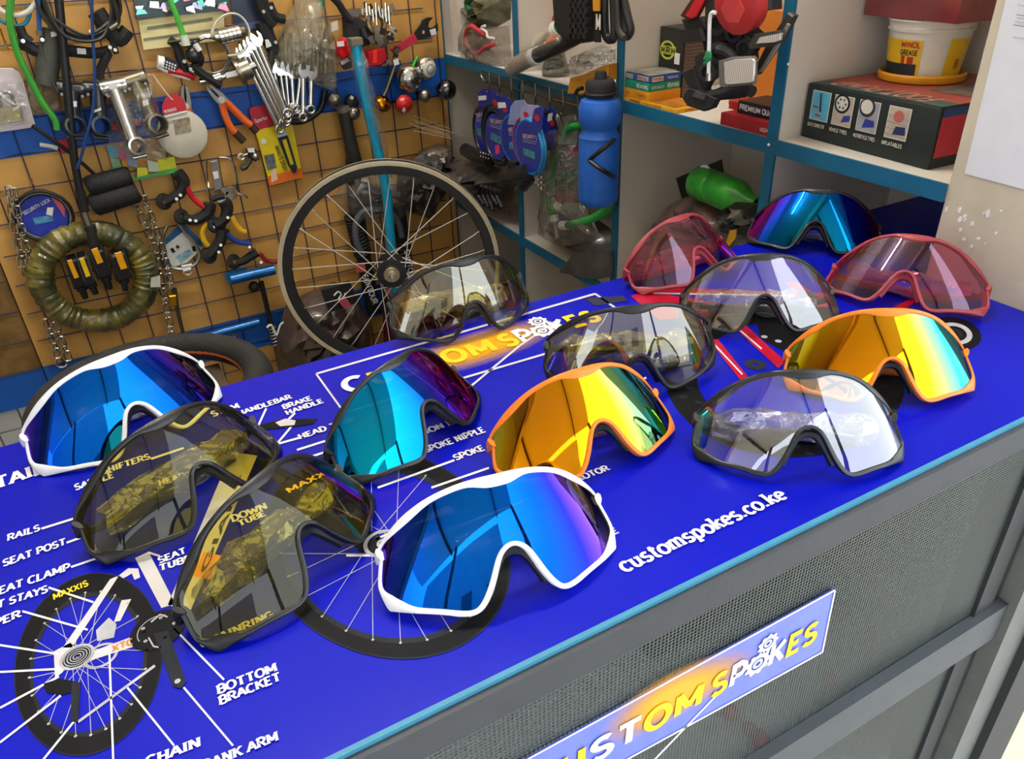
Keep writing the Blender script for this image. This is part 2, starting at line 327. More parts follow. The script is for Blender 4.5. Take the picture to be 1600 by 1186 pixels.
# ================================================================ the setting
def struct(name, m, mt, parent=None, **k):
    o = m.go(name, mt, parent, **k)
    if parent is None: o['kind'] = 'structure'
    return o
struct('floor', M().bx(-2.4, 3, .25, 2.3, -.1, 0), mat('#8a857c', .6, scale=6))
struct('ceiling', M().bx(-2.4, 1.6, .25, 2.3, 2.9, 3), mat('#e4dfd4', .8))
lamp = thing('added_ceiling_lamp', 'unseen tube lamp added under the ceiling to brighten the shop', 'lamp', (.2, 1.2, 2.9)); M().bx(-.45, .85, 1.16, 1.24, 2.86, 2.9).go('housing', mat('#e8e8e4', .4), lamp)  # lamp added out of view, to light the room from above
em = bpy.data.materials.new('added_lamp_tube'); em.use_nodes = True; em.node_tree.nodes['Principled BSDF'].inputs['Emission Color'].default_value = (1, .97, .9, 1); em.node_tree.nodes['Principled BSDF'].inputs['Emission Strength'].default_value = 135
M().cyl(V((-.42, 1.2, 2.835)), V((.82, 1.2, 2.835)), .015, 12).go('tube', em, lamp)
wb = struct('wall_back', M().bx(-2.4, 3, 2.03, 2.15, 0, 2.9), mat('#d8d2c4', .7, scale=5))
struct('wall_left', M().bx(-2.5, -2.4, .25, 2.15, 0, 2.9), mat('#d8d2c4', .7, scale=5))
struct('wall_far_right', M().bx(1.2, 1.3, .55, 2.03, 0, 2.9), mat('#d6d0c2', .7, scale=5))
tile_m = mat('#e4e8e8', .25, scale=8, var=.06); tm = None
for i in range(9):                                             # glazed tiles low on the back wall
    for j in range(4):
        x0 = -.62 + i * .058; z1 = CT - .575 - j * .07
        a = M().prism([V((x0 + .0015, 2.03, z1 - .068)), V((x0 + .0565, 2.03, z1 - .068)), V((x0 + .0565, 2.03, z1 - .0015)), V((x0 + .0015, 2.03, z1 - .0015))], V((0, -.022, 0)), .002).go('tile', tile_m, wb, smooth=False)
# pillar of painted concrete at the right end of the counter
pil = M(); yl = [.30, .36, .42, .48, .538]
pil.bx(SX + .002, 1.3, .30, .538, 0, 2.9)
struct('wall_right', pil, mat('#cfc6ae', .8, scale=9, var=.1, bump=.25, bscale=60))
pr = random.Random(3); flakes = []
for i in range(16):                                           # paint that has flaked off to white
    p = X(1505 + pr.uniform(-30, 70), 345 + pr.uniform(-22, 45), .0); r = pr.uniform(.0008, .0025); k = 7; st = pr.uniform(.8, 2.4)
    flakes.append(p); M().prism([p + V((.002, r * math.cos(t * 2 * PI / k) * pr.uniform(.6, 1.3), r * st * math.sin(t * 2 * PI / k) * pr.uniform(.6, 1.3))) for t in range(k)], V((-.0009, 0, 0))).go('paint_flake', WHITE, bpy.data.objects['wall_right'])
# the street outside (behind the camera: seen in the lenses, and it lights the counter)
struct('ground_street', M().bx(-14, 16, -16, .25, -.12, -.02), mat('#bdb6aa', .85, scale=2, bump=.2))
struct('wall_shopfront', M().bx(-2.5, -1.15, .2, .3, 0, 2.9).bx(-2.5, 1.6, .2, .3, 2.35, 2.9), mat('#b49a78', .8))
vr = struct('ceiling_veranda', M().bx(-4, .85, -1.5, .2, 2.6, 2.68), mat('#dcd6c8', .7))
for i in range(2): M().bx(-1.7 + i * 1.9, -1.67 + i * 1.9, -1.5, .2, 2.54, 2.6).go('rafter', mat('#4a3626', .7), vr)
M().bx(.80, .88, -1.5, -1.42, -.02, 2.6).go('post', mat('#4c3a2c', .6), vr); M().bx(-1.5, -1.42, -1.5, -1.42, -.02, 2.6).go('post', mat('#4c3a2c', .6), vr)
sb = struct('wall_street', M().bx(-13, .2, -7.4, -7, 0, 6.5), mat('#8f8a80', .85, scale=1.5))
M().bx(-13, .2, -7.0, -6.96, 0, 1.2).go('plinth', mat('#e8e4da', .8), sb)
for i in range(5): M().bx(-11 + i * 2.3, -10 + i * 2.3, -7.0, -6.9, 1.8, 3.2).go('shutter', mat('#3a4038', .6), sb)
# ================================================================ counter
ctr = thing('display_counter', 'long shop counter with blue bicycle poster top and grey perforated metal front', 'counter', (0, .5, 0))
LX, RX, BY = -1.15, SX - .001, .743
pst = bpy.data.materials.new('poster_blue'); pst.use_nodes = True; _n = pst.node_tree.nodes['Principled BSDF']
_n.inputs['Base Color'].default_value = lin('#0a10b8'); _n.inputs['Roughness'].default_value = .32; _n.inputs['Specular IOR Level'].default_value = .12; _n.inputs['Coat Weight'].default_value = .06; _n.inputs['Coat Roughness'].default_value = .12
_t = pst.node_tree.nodes.new('ShaderNodeTexNoise'); _t.inputs['Scale'].default_value = 3; _tc = pst.node_tree.nodes.new('ShaderNodeTexCoord'); pst.node_tree.links.new(_tc.outputs['Object'], _t.inputs['Vector'])
_r = pst.node_tree.nodes.new('ShaderNodeValToRGB'); _r.color_ramp.elements[0].color = lin('#020a9c'); _r.color_ramp.elements[1].color = lin('#0414c0'); pst.node_tree.links.new(_t.outputs['Fac'], _r.inputs['Fac']); pst.node_tree.links.new(_r.outputs['Color'], _n.inputs['Base Color'])
top = M(); top.bx(LX, RX, FY + .0065, BY, CT - .018, CT); top.bx(RX, 1.16, .556, BY, CT - .018, CT)
top = top.go('countertop', pst, ctr)
M().bx(LX, RX, FY + .003, FY + .0066, CT - .0030, CT + .0003).go('edge_strip', mat('#3a88a8', .5), ctr)
M().bx(LX, RX, FY - .002, FY + .0058, CT - .030, CT - .0032).go('front_rail', mat('#3c4046', .55, bump=.1), ctr)
# perforated sheet: round holes, the material carries them (6 pixels apart in the photograph)
pm = bpy.data.materials.new('perforated_metal'); pm.use_nodes = True; nt = pm.node_tree; b = nt.nodes['Principled BSDF']; N = nt.nodes.new; L = nt.links.new
b.inputs['Base Color'].default_value = lin('#59615f'); b.inputs['Metallic'].default_value = .4; b.inputs['Roughness'].default_value = .42
tc = N('ShaderNodeTexCoord'); sx = N('ShaderNodeSeparateXYZ'); L(tc.outputs['Object'], sx.inputs[0])
def _cell(sock, off=0.):
    a = N('ShaderNodeMath'); a.operation = 'MULTIPLY'; a.inputs[1].default_value = 1 / .0034; L(sock, a.inputs[0])
    f = N('ShaderNodeMath'); f.operation = 'FRACT'; L(a.outputs[0], f.inputs[0]); c = N('ShaderNodeMath'); c.operation = 'SUBTRACT'; c.inputs[1].default_value = .5; L(f.outputs[0], c.inputs[0])
    s = N('ShaderNodeMath'); s.operation = 'POWER'; s.inputs[1].default_value = 2; q = N('ShaderNodeMath'); q.operation = 'ABSOLUTE'; L(c.outputs[0], q.inputs[0]); L(q.outputs[0], s.inputs[0]); return s.outputs[0]
ad = N('ShaderNodeMath'); ad.operation = 'ADD'; L(_cell(sx.outputs['X']), ad.inputs[0]); L(_cell(sx.outputs['Z']), ad.inputs[1])
lt = N('ShaderNodeMath'); lt.operation = 'LESS_THAN'; lt.inputs[1].default_value = .16; L(ad.outputs[0], lt.inputs[0])
tr = N('ShaderNodeBsdfTransparent'); mx = N('ShaderNodeMixShader'); L(lt.outputs[0], mx.inputs[0]); L(b.outputs[0], mx.inputs[1]); L(tr.outputs[0], mx.inputs[2]); L(mx.outputs[0], nt.nodes['Material Output'].inputs[0])
M().bx(LX, .75, FY, FY + .0006, CT - .97, CT - .029).go('perforated_front', pm, ctr, smooth=False)
DK = mat('#2c3034', .5); GR = mat('#565c62', .45)
M().bx(LX, .86, FY - .012, FY - .0005, CT - .318, CT - .265).go('lower_rail', mat('#4c5156', .5), ctr)
M().bx(.70, .73, FY - .004, FY + .03, 0, CT - .03).go('post', DK, ctr)
M().bx(.75, .80, FY - .02, FY + .03, 0, CT - .03).go('post', mat('#6a6e6c', .5), ctr)
M().bx(.80, .875, FY - .03, FY + .03, 0, CT - .03).go('post', DK, ctr)
M().bx(LX, RX, .31, .738, CT - .56, CT - .545).go('inner_shelf', mat('#dde2e0', .6), ctr)
M().bx(LX, RX, .735, .743, 0, CT - .02).go('back_panel', mat('#f0f2f0', .7), ctr)
M().bx(LX, RX, .31, .735, .03, .05).go('bottom_panel', mat('#9aa09c', .7), ctr)
M().bx(LX - .01, LX, FY, BY, 0, CT - .018).go('end_panel', DK, ctr)
# stock on the shelf inside the counter, dim behind the perforated sheet
rg = random.Random(5)
k = 0
for px, py, y, r in sorted([(1180, 905, .45, .012), (1215, 925, .42, .010), (1225, 990, .40, .013), (1345, 860, .5, .011), (1365, 990, .44, .014), (1310, 1020, .42, .010), (1470, 980, .50, .018), (1500, 930, .5, .018), (1530, 950, .48, .02), (1545, 935, .55, .018), (1400, 850, .56, .02), (1440, 850, .6, .018)], key=lambda q: (q[0] > 1360, q[0])):
    p = Yp(px, py, y); p.z = max(p.z, CT - .545 + r); k += 1
    if k < 7: p.z = CT - .545 + r
    t = thing('bicycle_reflector', ['small red reflector inside the counter behind the perforated front, %s from the left' % 'first second third fourth fifth sixth'.split()[(k - 1) % 6], 'red reflector by the wire coil inside the counter, %s from the left' % 'first second third fourth fifth sixth'.split()[(k - 1) % 6]][k > 6], 'reflector', p, 'red reflectors inside the counter' if k <= 6 else 'red reflectors heaped inside the counter')
    M().lathe(p, V((rg.uniform(-.5, .5), -1, rg.uniform(.2, 1))), [(0, .006), (r * .8, .005), (r, 0), (r, -.006), (0, -.006)], 14).go('red_lens', RED, t)
    M().cyl(p + V((0, .004, 0)), p + V((0, .012, -.003)), r * .35, 8).go('bolt', STEEL, t)
hc = M()
for i in range(5):
    c = Yp(1520 + i * 4, 870 + i * 3, .5); hc.ring(c, V((.3 + .1 * i, -1, .2)), .05 + .004 * i, .0016, 28, 5, wob=.001)
one('wire_coil', 'coil of pale wire standing inside the counter at its right end', 'wire', hc, mat('#c8c2b0', .4))
bxm = Yp(1400, 905, .5)
t = thing('carton', 'low dark carton behind the red reflectors inside the counter', 'box', (.72, .62, CT - .545)); M().bx(.52, .80, .58, .70, CT - .5445, CT - .42).go('body', mat('#4a4440', .7), t); M().bx(.515, .805, .575, .705, CT - .42, CT - .41).go('lid', mat('#55403c', .7), t)
# ---------------------------------------------------------------- the poster's print
P_W = mat('#f2f0f4', .35, var=.02, spec=.12); P_K = mat('#0c0d12', .5, var=.15, spec=.12); P_G = mat('#ffd430', .35, var=.03, spec=.12); P_R = mat('#b01030', .3, var=.1, spec=.12); P_N = mat('#22252c', .5, var=.2, spec=.12); P_C = mat('#b8b8be', .35, var=.2, spec=.12); P_I = mat('#d8d4d8', .35, var=.06, spec=.12)
def pprint(name, m, mt): return m.go(name, mt, top, smooth=False)
LAB = [('TAILS', (-6, 764), (92, 730), 22), ('SADDLE', (118, 766), (178, 746), 12), ('SHIFTERS', (160, 741), (235, 717), 11), ('HEAD', (249, 759), (290, 746), 11), ('RAILS', (12, 845), (62, 829), 12),
 ('SEAT POST', (5, 885), (103, 851), 13), ('SEAT CLAMP', (-14, 933), (109, 891), 14), ('SEAT STAYS', (-42, 963), (74, 926), 14), ('CALIPER', (-62, 1000), (32, 964), 14), ('SEAT', (249, 880), (291, 864), 12), ('TUBE', (250, 892), (299, 876), 12),
 ('DOWN', (364, 815), (418, 794), 13), ('TUBE', (375, 822), (416, 805), 11), ('BOTTOM', (341, 1084), (433, 1048), 17), ('BRACKET', (344, 1101), (439, 1063), 17), ('CHAIN', (228, 1198), (313, 1166), 19), ('CRANK ARM', (302, 1210), (435, 1157), 19),
 ('CHAINRING', (316, 1012), (428, 965), 15), ('STEM', (333, 651), (375, 637), 11), ('HANDLEBAR', (374, 649), (456, 623), 9), ('BRAKE', (444, 639), (488, 625), 9), ('HANDLE', (449, 648), (506, 629), 9), ('HEAD TUBE', (469, 686), (557, 657), 10),
 ('SUSPENSION FORK', (592, 704), (742, 652), 11), ('SPOKE NIPPLE', (666, 707), (759, 675), 12), ('SPOKE', (713, 719), (758, 703), 12), ('ROTOR', (904, 752), (953, 734), 12), ('HUB', (674, 812), (708, 798), 13), ('TYRE', (925, 850), (967, 832), 13)]
for s, a, b_, h in LAB: pprint('printed_word', words(s, CP, a, b_, h * .78, th=1.5), P_W)
pprint('printed_address', words('customspokes.co.ke', CP, (977, 894), (1231, 778), 25, th=1.35, gap=.9, cap=7.), P_W)
LN = [((65, 826), (126, 807)), ((104, 848), (132, 838)), ((111, 886), (152, 872)), ((76, 918), (146, 941)), ((35, 955), (137, 984)), ((0, 1008), (92, 1022)), ((0, 1050), (96, 1045)), ((0, 1106), (92, 1057)), ((0, 1160), (95, 1087)), ((65, 1190), (115, 1128)), ((171, 1022), (177, 1190)), ((198, 1073), (272, 1165)), ((271, 981), (350, 1062)), ((287, 1074), (364, 1165)),
 ((236, 717), (287, 700)), ((432, 694), (468, 684)), ((464, 703), (508, 689)), ((484, 714), (506, 707)), ((590, 762), (710, 719)), ((674, 762), (764, 731)), ((404, 664), (416, 638)), ((449, 657), (461, 645)), ((434, 692), (459, 662)), ((648, 819), (671, 811)), ((642, 851), (817, 783)), ((541, 868), (598, 868)), ((587, 843), (606, 834)), ((231, 863), (250, 869)), ((960, 610), (1010, 590))]
ln = M()
for l in LN: pprint('printed_line', strokes_on(CP, [l], 3.2), P_W)
# logo
r0, r1, r2, r3 = CP(494, 584), CP(930, 459), CP(967, 484), CP(540, 646)
pprint('logo_border', strokes_on(CP, [((494, 584), (930, 459)), ((930, 459), (970, 487)), ((494, 584), (538, 645)), ((538, 645), (940, 527)), ((735, 604), (812, 540)), ((812, 540), (868, 502))], 3.0), P_I)
gm = bpy.data.materials.new('printed_glow'); gm.use_nodes = True; nt = gm.node_tree; N = nt.nodes.new; L = nt.links.new; b = nt.nodes['Principled BSDF']; b.inputs['Base Color'].default_value = lin('#eeaa1a'); b.inputs['Roughness'].default_value = .3
tc = N('ShaderNodeTexCoord'); gr = N('ShaderNodeTexGradient'); gr.gradient_type = 'SPHERICAL'; mp = N('ShaderNodeMapping'); L(tc.outputs['UV'], mp.inputs[0]); mp.inputs['Location'].default_value = (-1, -1, 0); mp.inputs['Scale'].default_value = (2, 2, 1); L(mp.outputs[0], gr.inputs[0])
trn = N('ShaderNodeBsdfTransparent'); mx = N('ShaderNodeMixShader'); sq = N('ShaderNodeMath'); sq.operation = 'MULTIPLY'; sq.use_clamp = True; sq.inputs[1].default_value = 1.5; L(gr.outputs['Fac'], sq.inputs[0]); L(sq.outputs[0], mx.inputs[0]); L(trn.outputs[0], mx.inputs[1]); L(b.outputs[0], mx.inputs[2]); L(mx.outputs[0], nt.nodes['Material Output'].inputs[0])
def glow(pts, parent):
    o = M().poly(pts).go('printed_glow', gm, parent, smooth=False); uv = o.data.uv_layers.new(name='UVMap')
    for i, q in enumerate(((0, 0), (1, 0), (1, 1), (0, 1))): uv.data[i].uv = q
glow([CP(622, 612, .0003), CP(886, 531, .0003), CP(858, 482, .0003), CP(604, 558, .0003)], top)
LU = (CP(945, 497) - CP(545, 612)); lx = lambda t: (545 + (945 - 545) * t, 612 + (497 - 612) * t)
def logo(pl, p0, p1, hp, names=True, parent=None, off=.001):
    """CUSTOM SPOKES, the O a pair of gears, letters white and yellow"""
    O = pl(p0[0], p0[1], off); E = pl(p1[0], p1[1], off); T = pl(p0[0], p0[1] - hp, off); s = 'CUSTOM SPOKES'; SC_ = [1.10] * 7 + [.88] * 6; w = sum((GL[c_][0] + 1.6 if c_ != ' ' else 1.2) * k_ for c_, k_ in zip(s, SC_)) - 1.4; U = (E - O) / w; u = U.normalized(); Vv = (T - O); Vv = (Vv - u * Vv.dot(u)) / 7; x = 0
    for i, ch in enumerate(s):
        if ch == ' ': x += 1.2 * 1.1; continue
        kx = SC_[i]; gw = GL[ch][0]; o = O + U * x
        if i == 9:
            for cx, cy, R in ((2.6, 3.2, 3.3), (4.6, 9.2, 2.6)):
                m = M(); c = o + U * cx + Vv * cy; k = 36
                f = lambda t, r: c + U * (r * math.cos(t)) + Vv * (r * math.sin(t))
                rr = lambda j: R * (1.22 if (j % 4) in (0, 1) else 1.0)
                pts = [f(2 * PI * j / k, rr(j)) for j in range(k)]; inn = [f(2 * PI * j / k, R * .62) for j in range(k)]
                m.add(pts + inn, [(j, (j + 1) % k, k + (j + 1) % k, k + j) for j in range(k)])
                a_ = [f(2 * PI * j / k, R * .46) for j in range(k)]; b2 = [f(2 * PI * j / k, R * .24) for j in range(k)]
                m.add(a_ + b2, [(j, (j + 1) % k, k + (j + 1) % k, k + j) for j in range(k)]); m.go('logo_gear', P_W, parent, smooth=False)
        else: glyphs(M(), ch, o, U * kx, Vv, 1.7, False).go('logo_letter', P_G if i in (1, 4, 5, 7, 11, 12) else P_W, parent, smooth=False)
        x += (gw + 1.6) * kx
logo(CP, (545, 613), (940, 499), 22, parent=top)
# printed bicycle, white frame
def circ(p, q, r):
    """circle through three points of the counter"""
    ax, ay, bx_, by_, cx, cy = p.x, p.y, q.x, q.y, r.x, r.y; d = 2 * (ax * (by_ - cy) + bx_ * (cy - ay) + cx * (ay - by_))
    ux = ((ax * ax + ay * ay) * (by_ - cy) + (bx_ * bx_ + by_ * by_) * (cy - ay) + (cx * cx + cy * cy) * (ay - by_)) / d
    uy = ((ax * ax + ay * ay) * (cx - bx_) + (bx_ * bx_ + by_ * by_) * (ax - cx) + (cx * cx + cy * cy) * (bx_ - ax)) / d
    return V((ux, uy, 0)), math.hypot(ax - ux, ay - uy)
def ann(c, r0_, r1_, h, m=None, sy=1., n=64, a0=0, a1=360):
    m = m or M(); k = n + 1; g = lambda r, i: V((c.x + r * math.cos(math.radians(a0 + (a1 - a0) * i / n)), c.y + sy * r * math.sin(math.radians(a0 + (a1 - a0) * i / n)), CT + h))
    return m.add([g(r0_, i) for i in range(k)] + [g(r1_, i) for i in range(k)], [(i, i + 1, k + i + 1, k + i) for i in range(n)])
def cquad(pts, h=.0005): return M().poly([CP(x, y, h) for x, y in pts])
def pell(c, ra, rb, ang, f0, f1, h, n=72):
    """elliptic band of the poster's print (the printed wheels are drawn in perspective)"""
    ca, sa = math.cos(math.radians(ang)), math.sin(math.radians(ang)); g = lambda f, i: CP(c[0] + ra * f * math.cos(2 * PI * i / n) * ca - rb * f * math.sin(2 * PI * i / n) * sa, c[1] + ra * f * math.cos(2 * PI * i / n) * sa + rb * f * math.sin(2 * PI * i / n) * ca, h)
    return M().add([g(f0, i) for i in range(n)] + [g(f1, i) for i in range(n)], [(i, (i + 1) % n, n + (i + 1) % n, n + i) for i in range(n)])
EA, EB, EC, ED = ((138, 1038), 146, 113, -73), ((603, 865), 199, 160, 20), ((1226, 592), 188, 122, 4), ((1492, 521), 42, 25, 12)
for (c_, ra, rb, an), f0, hub, tw in ((EA, .79, (125, 1028), .02), (EB, .85, (600, 850), .02)):
    pprint('printed_tyre', pell(c_, ra, rb, an, f0, 1, .0003), P_K); pprint('printed_rim', pell(c_, ra, rb, an, f0 - .05, f0, .0003), P_N)
    pprint('printed_tread', pell(c_, ra, rb, an, .985, 1.0, .0005), P_N)
    m = M(); ca, sa = math.cos(math.radians(an)), math.sin(math.radians(an))
    for i in range(24):
        t = 2 * PI * i / 24 + .1; e = (c_[0] + ra * f0 * math.cos(t) * ca - rb * f0 * math.sin(t) * sa, c_[1] + ra * f0 * math.cos(t) * sa + rb * f0 * math.sin(t) * ca); s = t + (1.2 if i % 2 else -1.2); h_ = (hub[0] + .1 * (ra * math.cos(s) * ca - rb * math.sin(s) * sa), hub[1] + .1 * (ra * math.cos(s) * sa + rb * math.sin(s) * ca)); strokes_on(CP, [(h_, e)], 1.0, .0004, m)
        pprint('printed_nipple', ann(CP(*e), .00005, .0009, .0006, n=8), P_C)
    pprint('printed_spokes', m, P_C)
pprint('printed_frame', cquad([(211, 872), (232, 862), (274, 944), (252, 950)]), P_I)           # seat tube
pprint('printed_frame', cquad([(172, 905), (186, 899), (112, 1012), (98, 1012)]), P_I)          # seat stay
pprint('printed_frame', cquad([(95, 1036), (98, 1046), (216, 1008), (214, 992)]), P_I)          # chain stay
pprint('printed_frame', cquad([(190, 938), (205, 936), (188, 970), (178, 972)]), P_I)
pprint('printed_frame', cquad([(262, 945), (296, 958), (402, 712), (362, 706)]), P_I)           # down tube
pprint('printed_frame', cquad([(300, 900), (330, 906), (345, 868), (318, 862)], .0006), mat('#f0a020', .35))
pprint('printed_word', words('GIANT', CP, (322, 890), (384, 742), 20, off=.0010, th=1.4, serif=False), mat('#3a3430', .4))
pprint('printed_frame', cquad([(398, 722), (420, 716), (560, 830), (532, 842)]), P_N)           # fork
pprint('printed_frame', cquad([(520, 812), (545, 806), (598, 842), (600, 868), (565, 864)], .0006), P_K)
gc = CP(247, 985); pprint('printed_chainring', ann(gc, .0001, .0175, .0006, n=40), P_K); pprint('printed_chainring', ann(gc, .0125, .0131, .0008, n=40, a0=60, a1=200), P_C)
for i in range(5): pprint('printed_bolt', ann(gc + V((math.cos(i * 1.26) * .0105, math.sin(i * 1.26) * .0105, 0)), .0004, .0013, .0009, n=10), P_C)
pprint('printed_chainring', strokes_on(CP, [((236, 972), (250, 960)), ((250, 960), (262, 964)), ((232, 996), (240, 1010)), ((240, 1010), (252, 1012))], 2.5, .0009), P_C)
pprint('printed_frame', cquad([(186, 899), (200, 888), (216, 888), (219, 902), (210, 906), (206, 896), (192, 904)], .0005), P_I); pprint('printed_brake', cquad([(150, 985), (170, 965), (182, 975), (178, 996), (152, 1002)], .0005), P_C); pprint('printed_bolt', ann(CP(278, 1066), .0003, .0018, .0011, n=14), P_C)
pprint('printed_crank', cquad([(240, 990), (262, 985), (291, 1065), (282, 1076), (270, 1072)], .0009), P_N)
hc_ = CP(121, 1027); pprint('printed_cassette', ann(hc_, .001, .0085, .0007, n=32), P_N); pprint('printed_cassette', ann(hc_, .0088, .0105, .0006, n=32), P_C)
for i in range(4): pprint('printed_cassette', ann(hc_, .002 + i * .0018, .0026 + i * .0018, .0009, n=28), P_C)
pprint('printed_frame', cquad([(84, 1018), (110, 1004), (120, 1014), (98, 1050), (86, 1060)], .0005), P_I)
pprint('printed_derailleur', cquad([(68, 1068), (95, 1060), (122, 1066), (125, 1078), (96, 1086), (72, 1082)], .0007), P_K); pprint('printed_derailleur', cquad([(112, 1066), (126, 1066), (122, 1128), (110, 1128)], .0008), P_N)
pprint('printed_chain', strokes_on(CP, [((122, 1128), (242, 1040))], 4, .0006), P_C)
pprint('printed_rotor', ann(CP(158, 1025), .0085, .0105, .0004, n=32), P_C)
rc = CP(600, 850); pprint('printed_rotor', ann(rc, .0125, .0155, .0007, n=40), P_C); pprint('printed_rotor', ann(rc, .0035, .0055, .0007, n=24), P_C)
pprint('printed_word', words('MAXXIS', CP, (84, 937), (138, 915), 9, off=.0009, th=1.6, serif=False), P_G)
pprint('printed_word', words('XTC', CP, (176, 1018), (208, 1006), 9, off=.0009, th=1.6, serif=False), mat('#d08020', .4))
pprint('printed_word', words('MAXX', CP, (452, 770), (510, 742), 9, off=.0009, th=1.6, serif=False), P_G)
pprint('printed_handlebar', cquad([(405, 664), (440, 655), (496, 654), (490, 662), (450, 668), (410, 672)], .0006), P_K); pprint('printed_handlebar', cquad([(430, 660), (446, 654), (462, 657), (460, 664), (438, 666)], .0008), P_I)
# printed bicycle, red frame
for q in ([(985, 462), (1012, 455), (1150, 478), (1160, 490), (1030, 500)], [(1015, 448), (1020, 456), (1300, 466), (1300, 458)], [(1108, 532), (1122, 530), (1170, 590), (1160, 598)], [(1145, 510), (1165, 508), (1228, 565), (1216, 575)], [(1225, 440), (1245, 440), (1300, 478), (1270, 480)], [(1395, 480), (1420, 468), (1432, 470), (1405, 490)]): pprint('printed_frame', cquad(q), P_R)
pprint('printed_frame', strokes_on(CP, [((1155, 515), (1190, 545)), ((1115, 537), (1160, 585)), ((1020, 458), (1240, 462))], 2.4, .0009), P_I)
pprint('printed_tyre', pell(*EC, .73, 1, .0003), P_K)
m = M(); pr = random.Random(9)
for i in range(56):
    t = 2 * PI * i / 56; (cx, cy), ra, rb, an = EC; f_ = .84 if i % 2 else .93; x, y = cx + ra * f_ * math.cos(t), cy + rb * f_ * math.sin(t) + .14 * ra * f_ * math.cos(t); w_, h_ = 6, 2.2
    m.poly([CP(x - w_, y - h_, .0006), CP(x + w_, y - h_ + 2, .0006), CP(x + w_, y + h_ + 2, .0006), CP(x - w_, y + h_, .0006)])
pprint('printed_tread', m, P_N)
pprint('printed_tyre', cquad([(1180, 500), (1290, 505), (1310, 560), (1240, 556), (1190, 530)], .0004), P_K)
for cx, cy in ((1194, 527), (1216, 534)): pprint('printed_mark', ann(CP(cx, cy), .0001, .0035, .0008, n=16), P_C)
pprint('printed_tyre', pell(*ED, .02, 1, .0003), P_K); pprint('printed_rotor', pell(*ED, .45, .66, .0005), P_C); pprint('printed_rotor', pell(*ED, .12, .3, .0005), P_N)
pprint('printed_cassette', ann(CP(1180, 570), .003, .011, .0005, n=30), P_N)
pprint('printed_logo', cquad([(912, 466), (975, 462), (980, 470), (930, 478)], .0006), mat('#1c2240', .4))
# sign on the perforated front
sg = thing('shop_sign', 'pale blue shop sign fixed on the perforated counter front', 'sign', F(1065, 1050))
q = [F(825, 1190, .003), F(980, 1190, .003), F(1285, 1019, .003), F(1305, 922, .003)]
q[0] = F(760, 1222, .003); q[1] = F(905, 1228, .003)
M().prism([p + V((0, .002, 0)) for p in q], V((0, -.002, 0))).go('sign_board', mat('#6a7ad8', .28), sg, smooth=False)
strokes_on(F, [((760, 1222), (1305, 922)), ((1305, 922), (1285, 1019)), ((1285, 1019), (905, 1228)), ((1020, 1190), (1120, 1086))], 2.2, .0036).go('sign_border', P_W, sg, smooth=False)
glow([F(940, 1192, .0034), F(1200, 1040, .0034), F(1160, 990, .0034), F(930, 1110, .0034)], sg)
logo(F, (826, 1246), (1272, 1001), 31, parent=sg, off=.0042)
# ================================================================ shield sunglasses
R0, KT, KD, KV = .0916, -4.364, .9295, 2.276
def lsurf(u, v):
    k = 1 + KT * v; a = u / R0; return V((R0 * math.sin(a) * k, R0 * (1 - math.cos(a)) * KD + KV * v * v, v))
def lnorm(u, v):
    e = 1e-4; a = lsurf(u + e, v) - lsurf(u - e, v); b = lsurf(u, v + e) - lsurf(u, v - e); return a.cross(b).normalized()   # towards the viewer (-y)
HALF = [(0, .0254), (.016, .0256), (.034, .0246), (.056, .0208), (.076, .0135), (.090, .0050), (.0995, -.0035), (.0992, -.0075), (.0955, -.0105), (.0952, -.0150), (.0945, -.0240), (.0925, -.0320), (.0830, -.0440), (.0800, -.0468), (.0770, -.0474), (.0640, -.0508), (.0450, -.0560), (.0330, -.0612), (.0255, -.0622), (.0200, -.0585), (.0145, -.0480), (.0095, -.0335), (.0060, -.0265), (0, -.0232)]
def chaik(p, it):
    for _ in range(it):
        q = []
        for i in range(len(p)):
            a, b = p[i], p[(i + 1) % len(p)]; q += [(a[0] * .75 + b[0] * .25, a[1] * .75 + b[1] * .25), (a[0] * .25 + b[0] * .75, a[1] * .25 + b[1] * .75)]
        p = q
    return p
OUT = chaik(HALF + [(-u, v) for u, v in HALF[-2:0:-1]], 2)
def rim_width(u, v):
    a = abs(u)
    if v > -.012 and not (a > .093): return .0085 if a < .013 else (.0085 - (a - .013) / .006 * .0045 if a < .019 else (.0040 if a < .058 else (.0040 + (a - .058) / .010 * .0030 if a < .068 else .0068 - max(0, a - .080) * .2)))
    if a > .088: return .0028
    if v < -.036 and a > .066: return .0052 + .0035 * max(0, 1 - abs(a - .080) / .014)
    return .0036
INN = []
_k = len(OUT)
for i, (u, v) in enumerate(OUT):
    a, b = OUT[(i - 3) % _k], OUT[(i + 3) % _k]; dx, dy = b[0] - a[0], b[1] - a[1]; l = math.hypot(dx, dy) or 1
    w = rim_width(u, v); nx, ny = dy / l, -dx / l; INN.append((u + nx * w, v + ny * w))
for _ in range(3): INN = [((INN[i - 1][0] + 2 * INN[i][0] + INN[(i + 1) % _k][0]) / 4, (INN[i - 1][1] + 2 * INN[i][1] + INN[(i + 1) % _k][1]) / 4) for i in range(_k)]
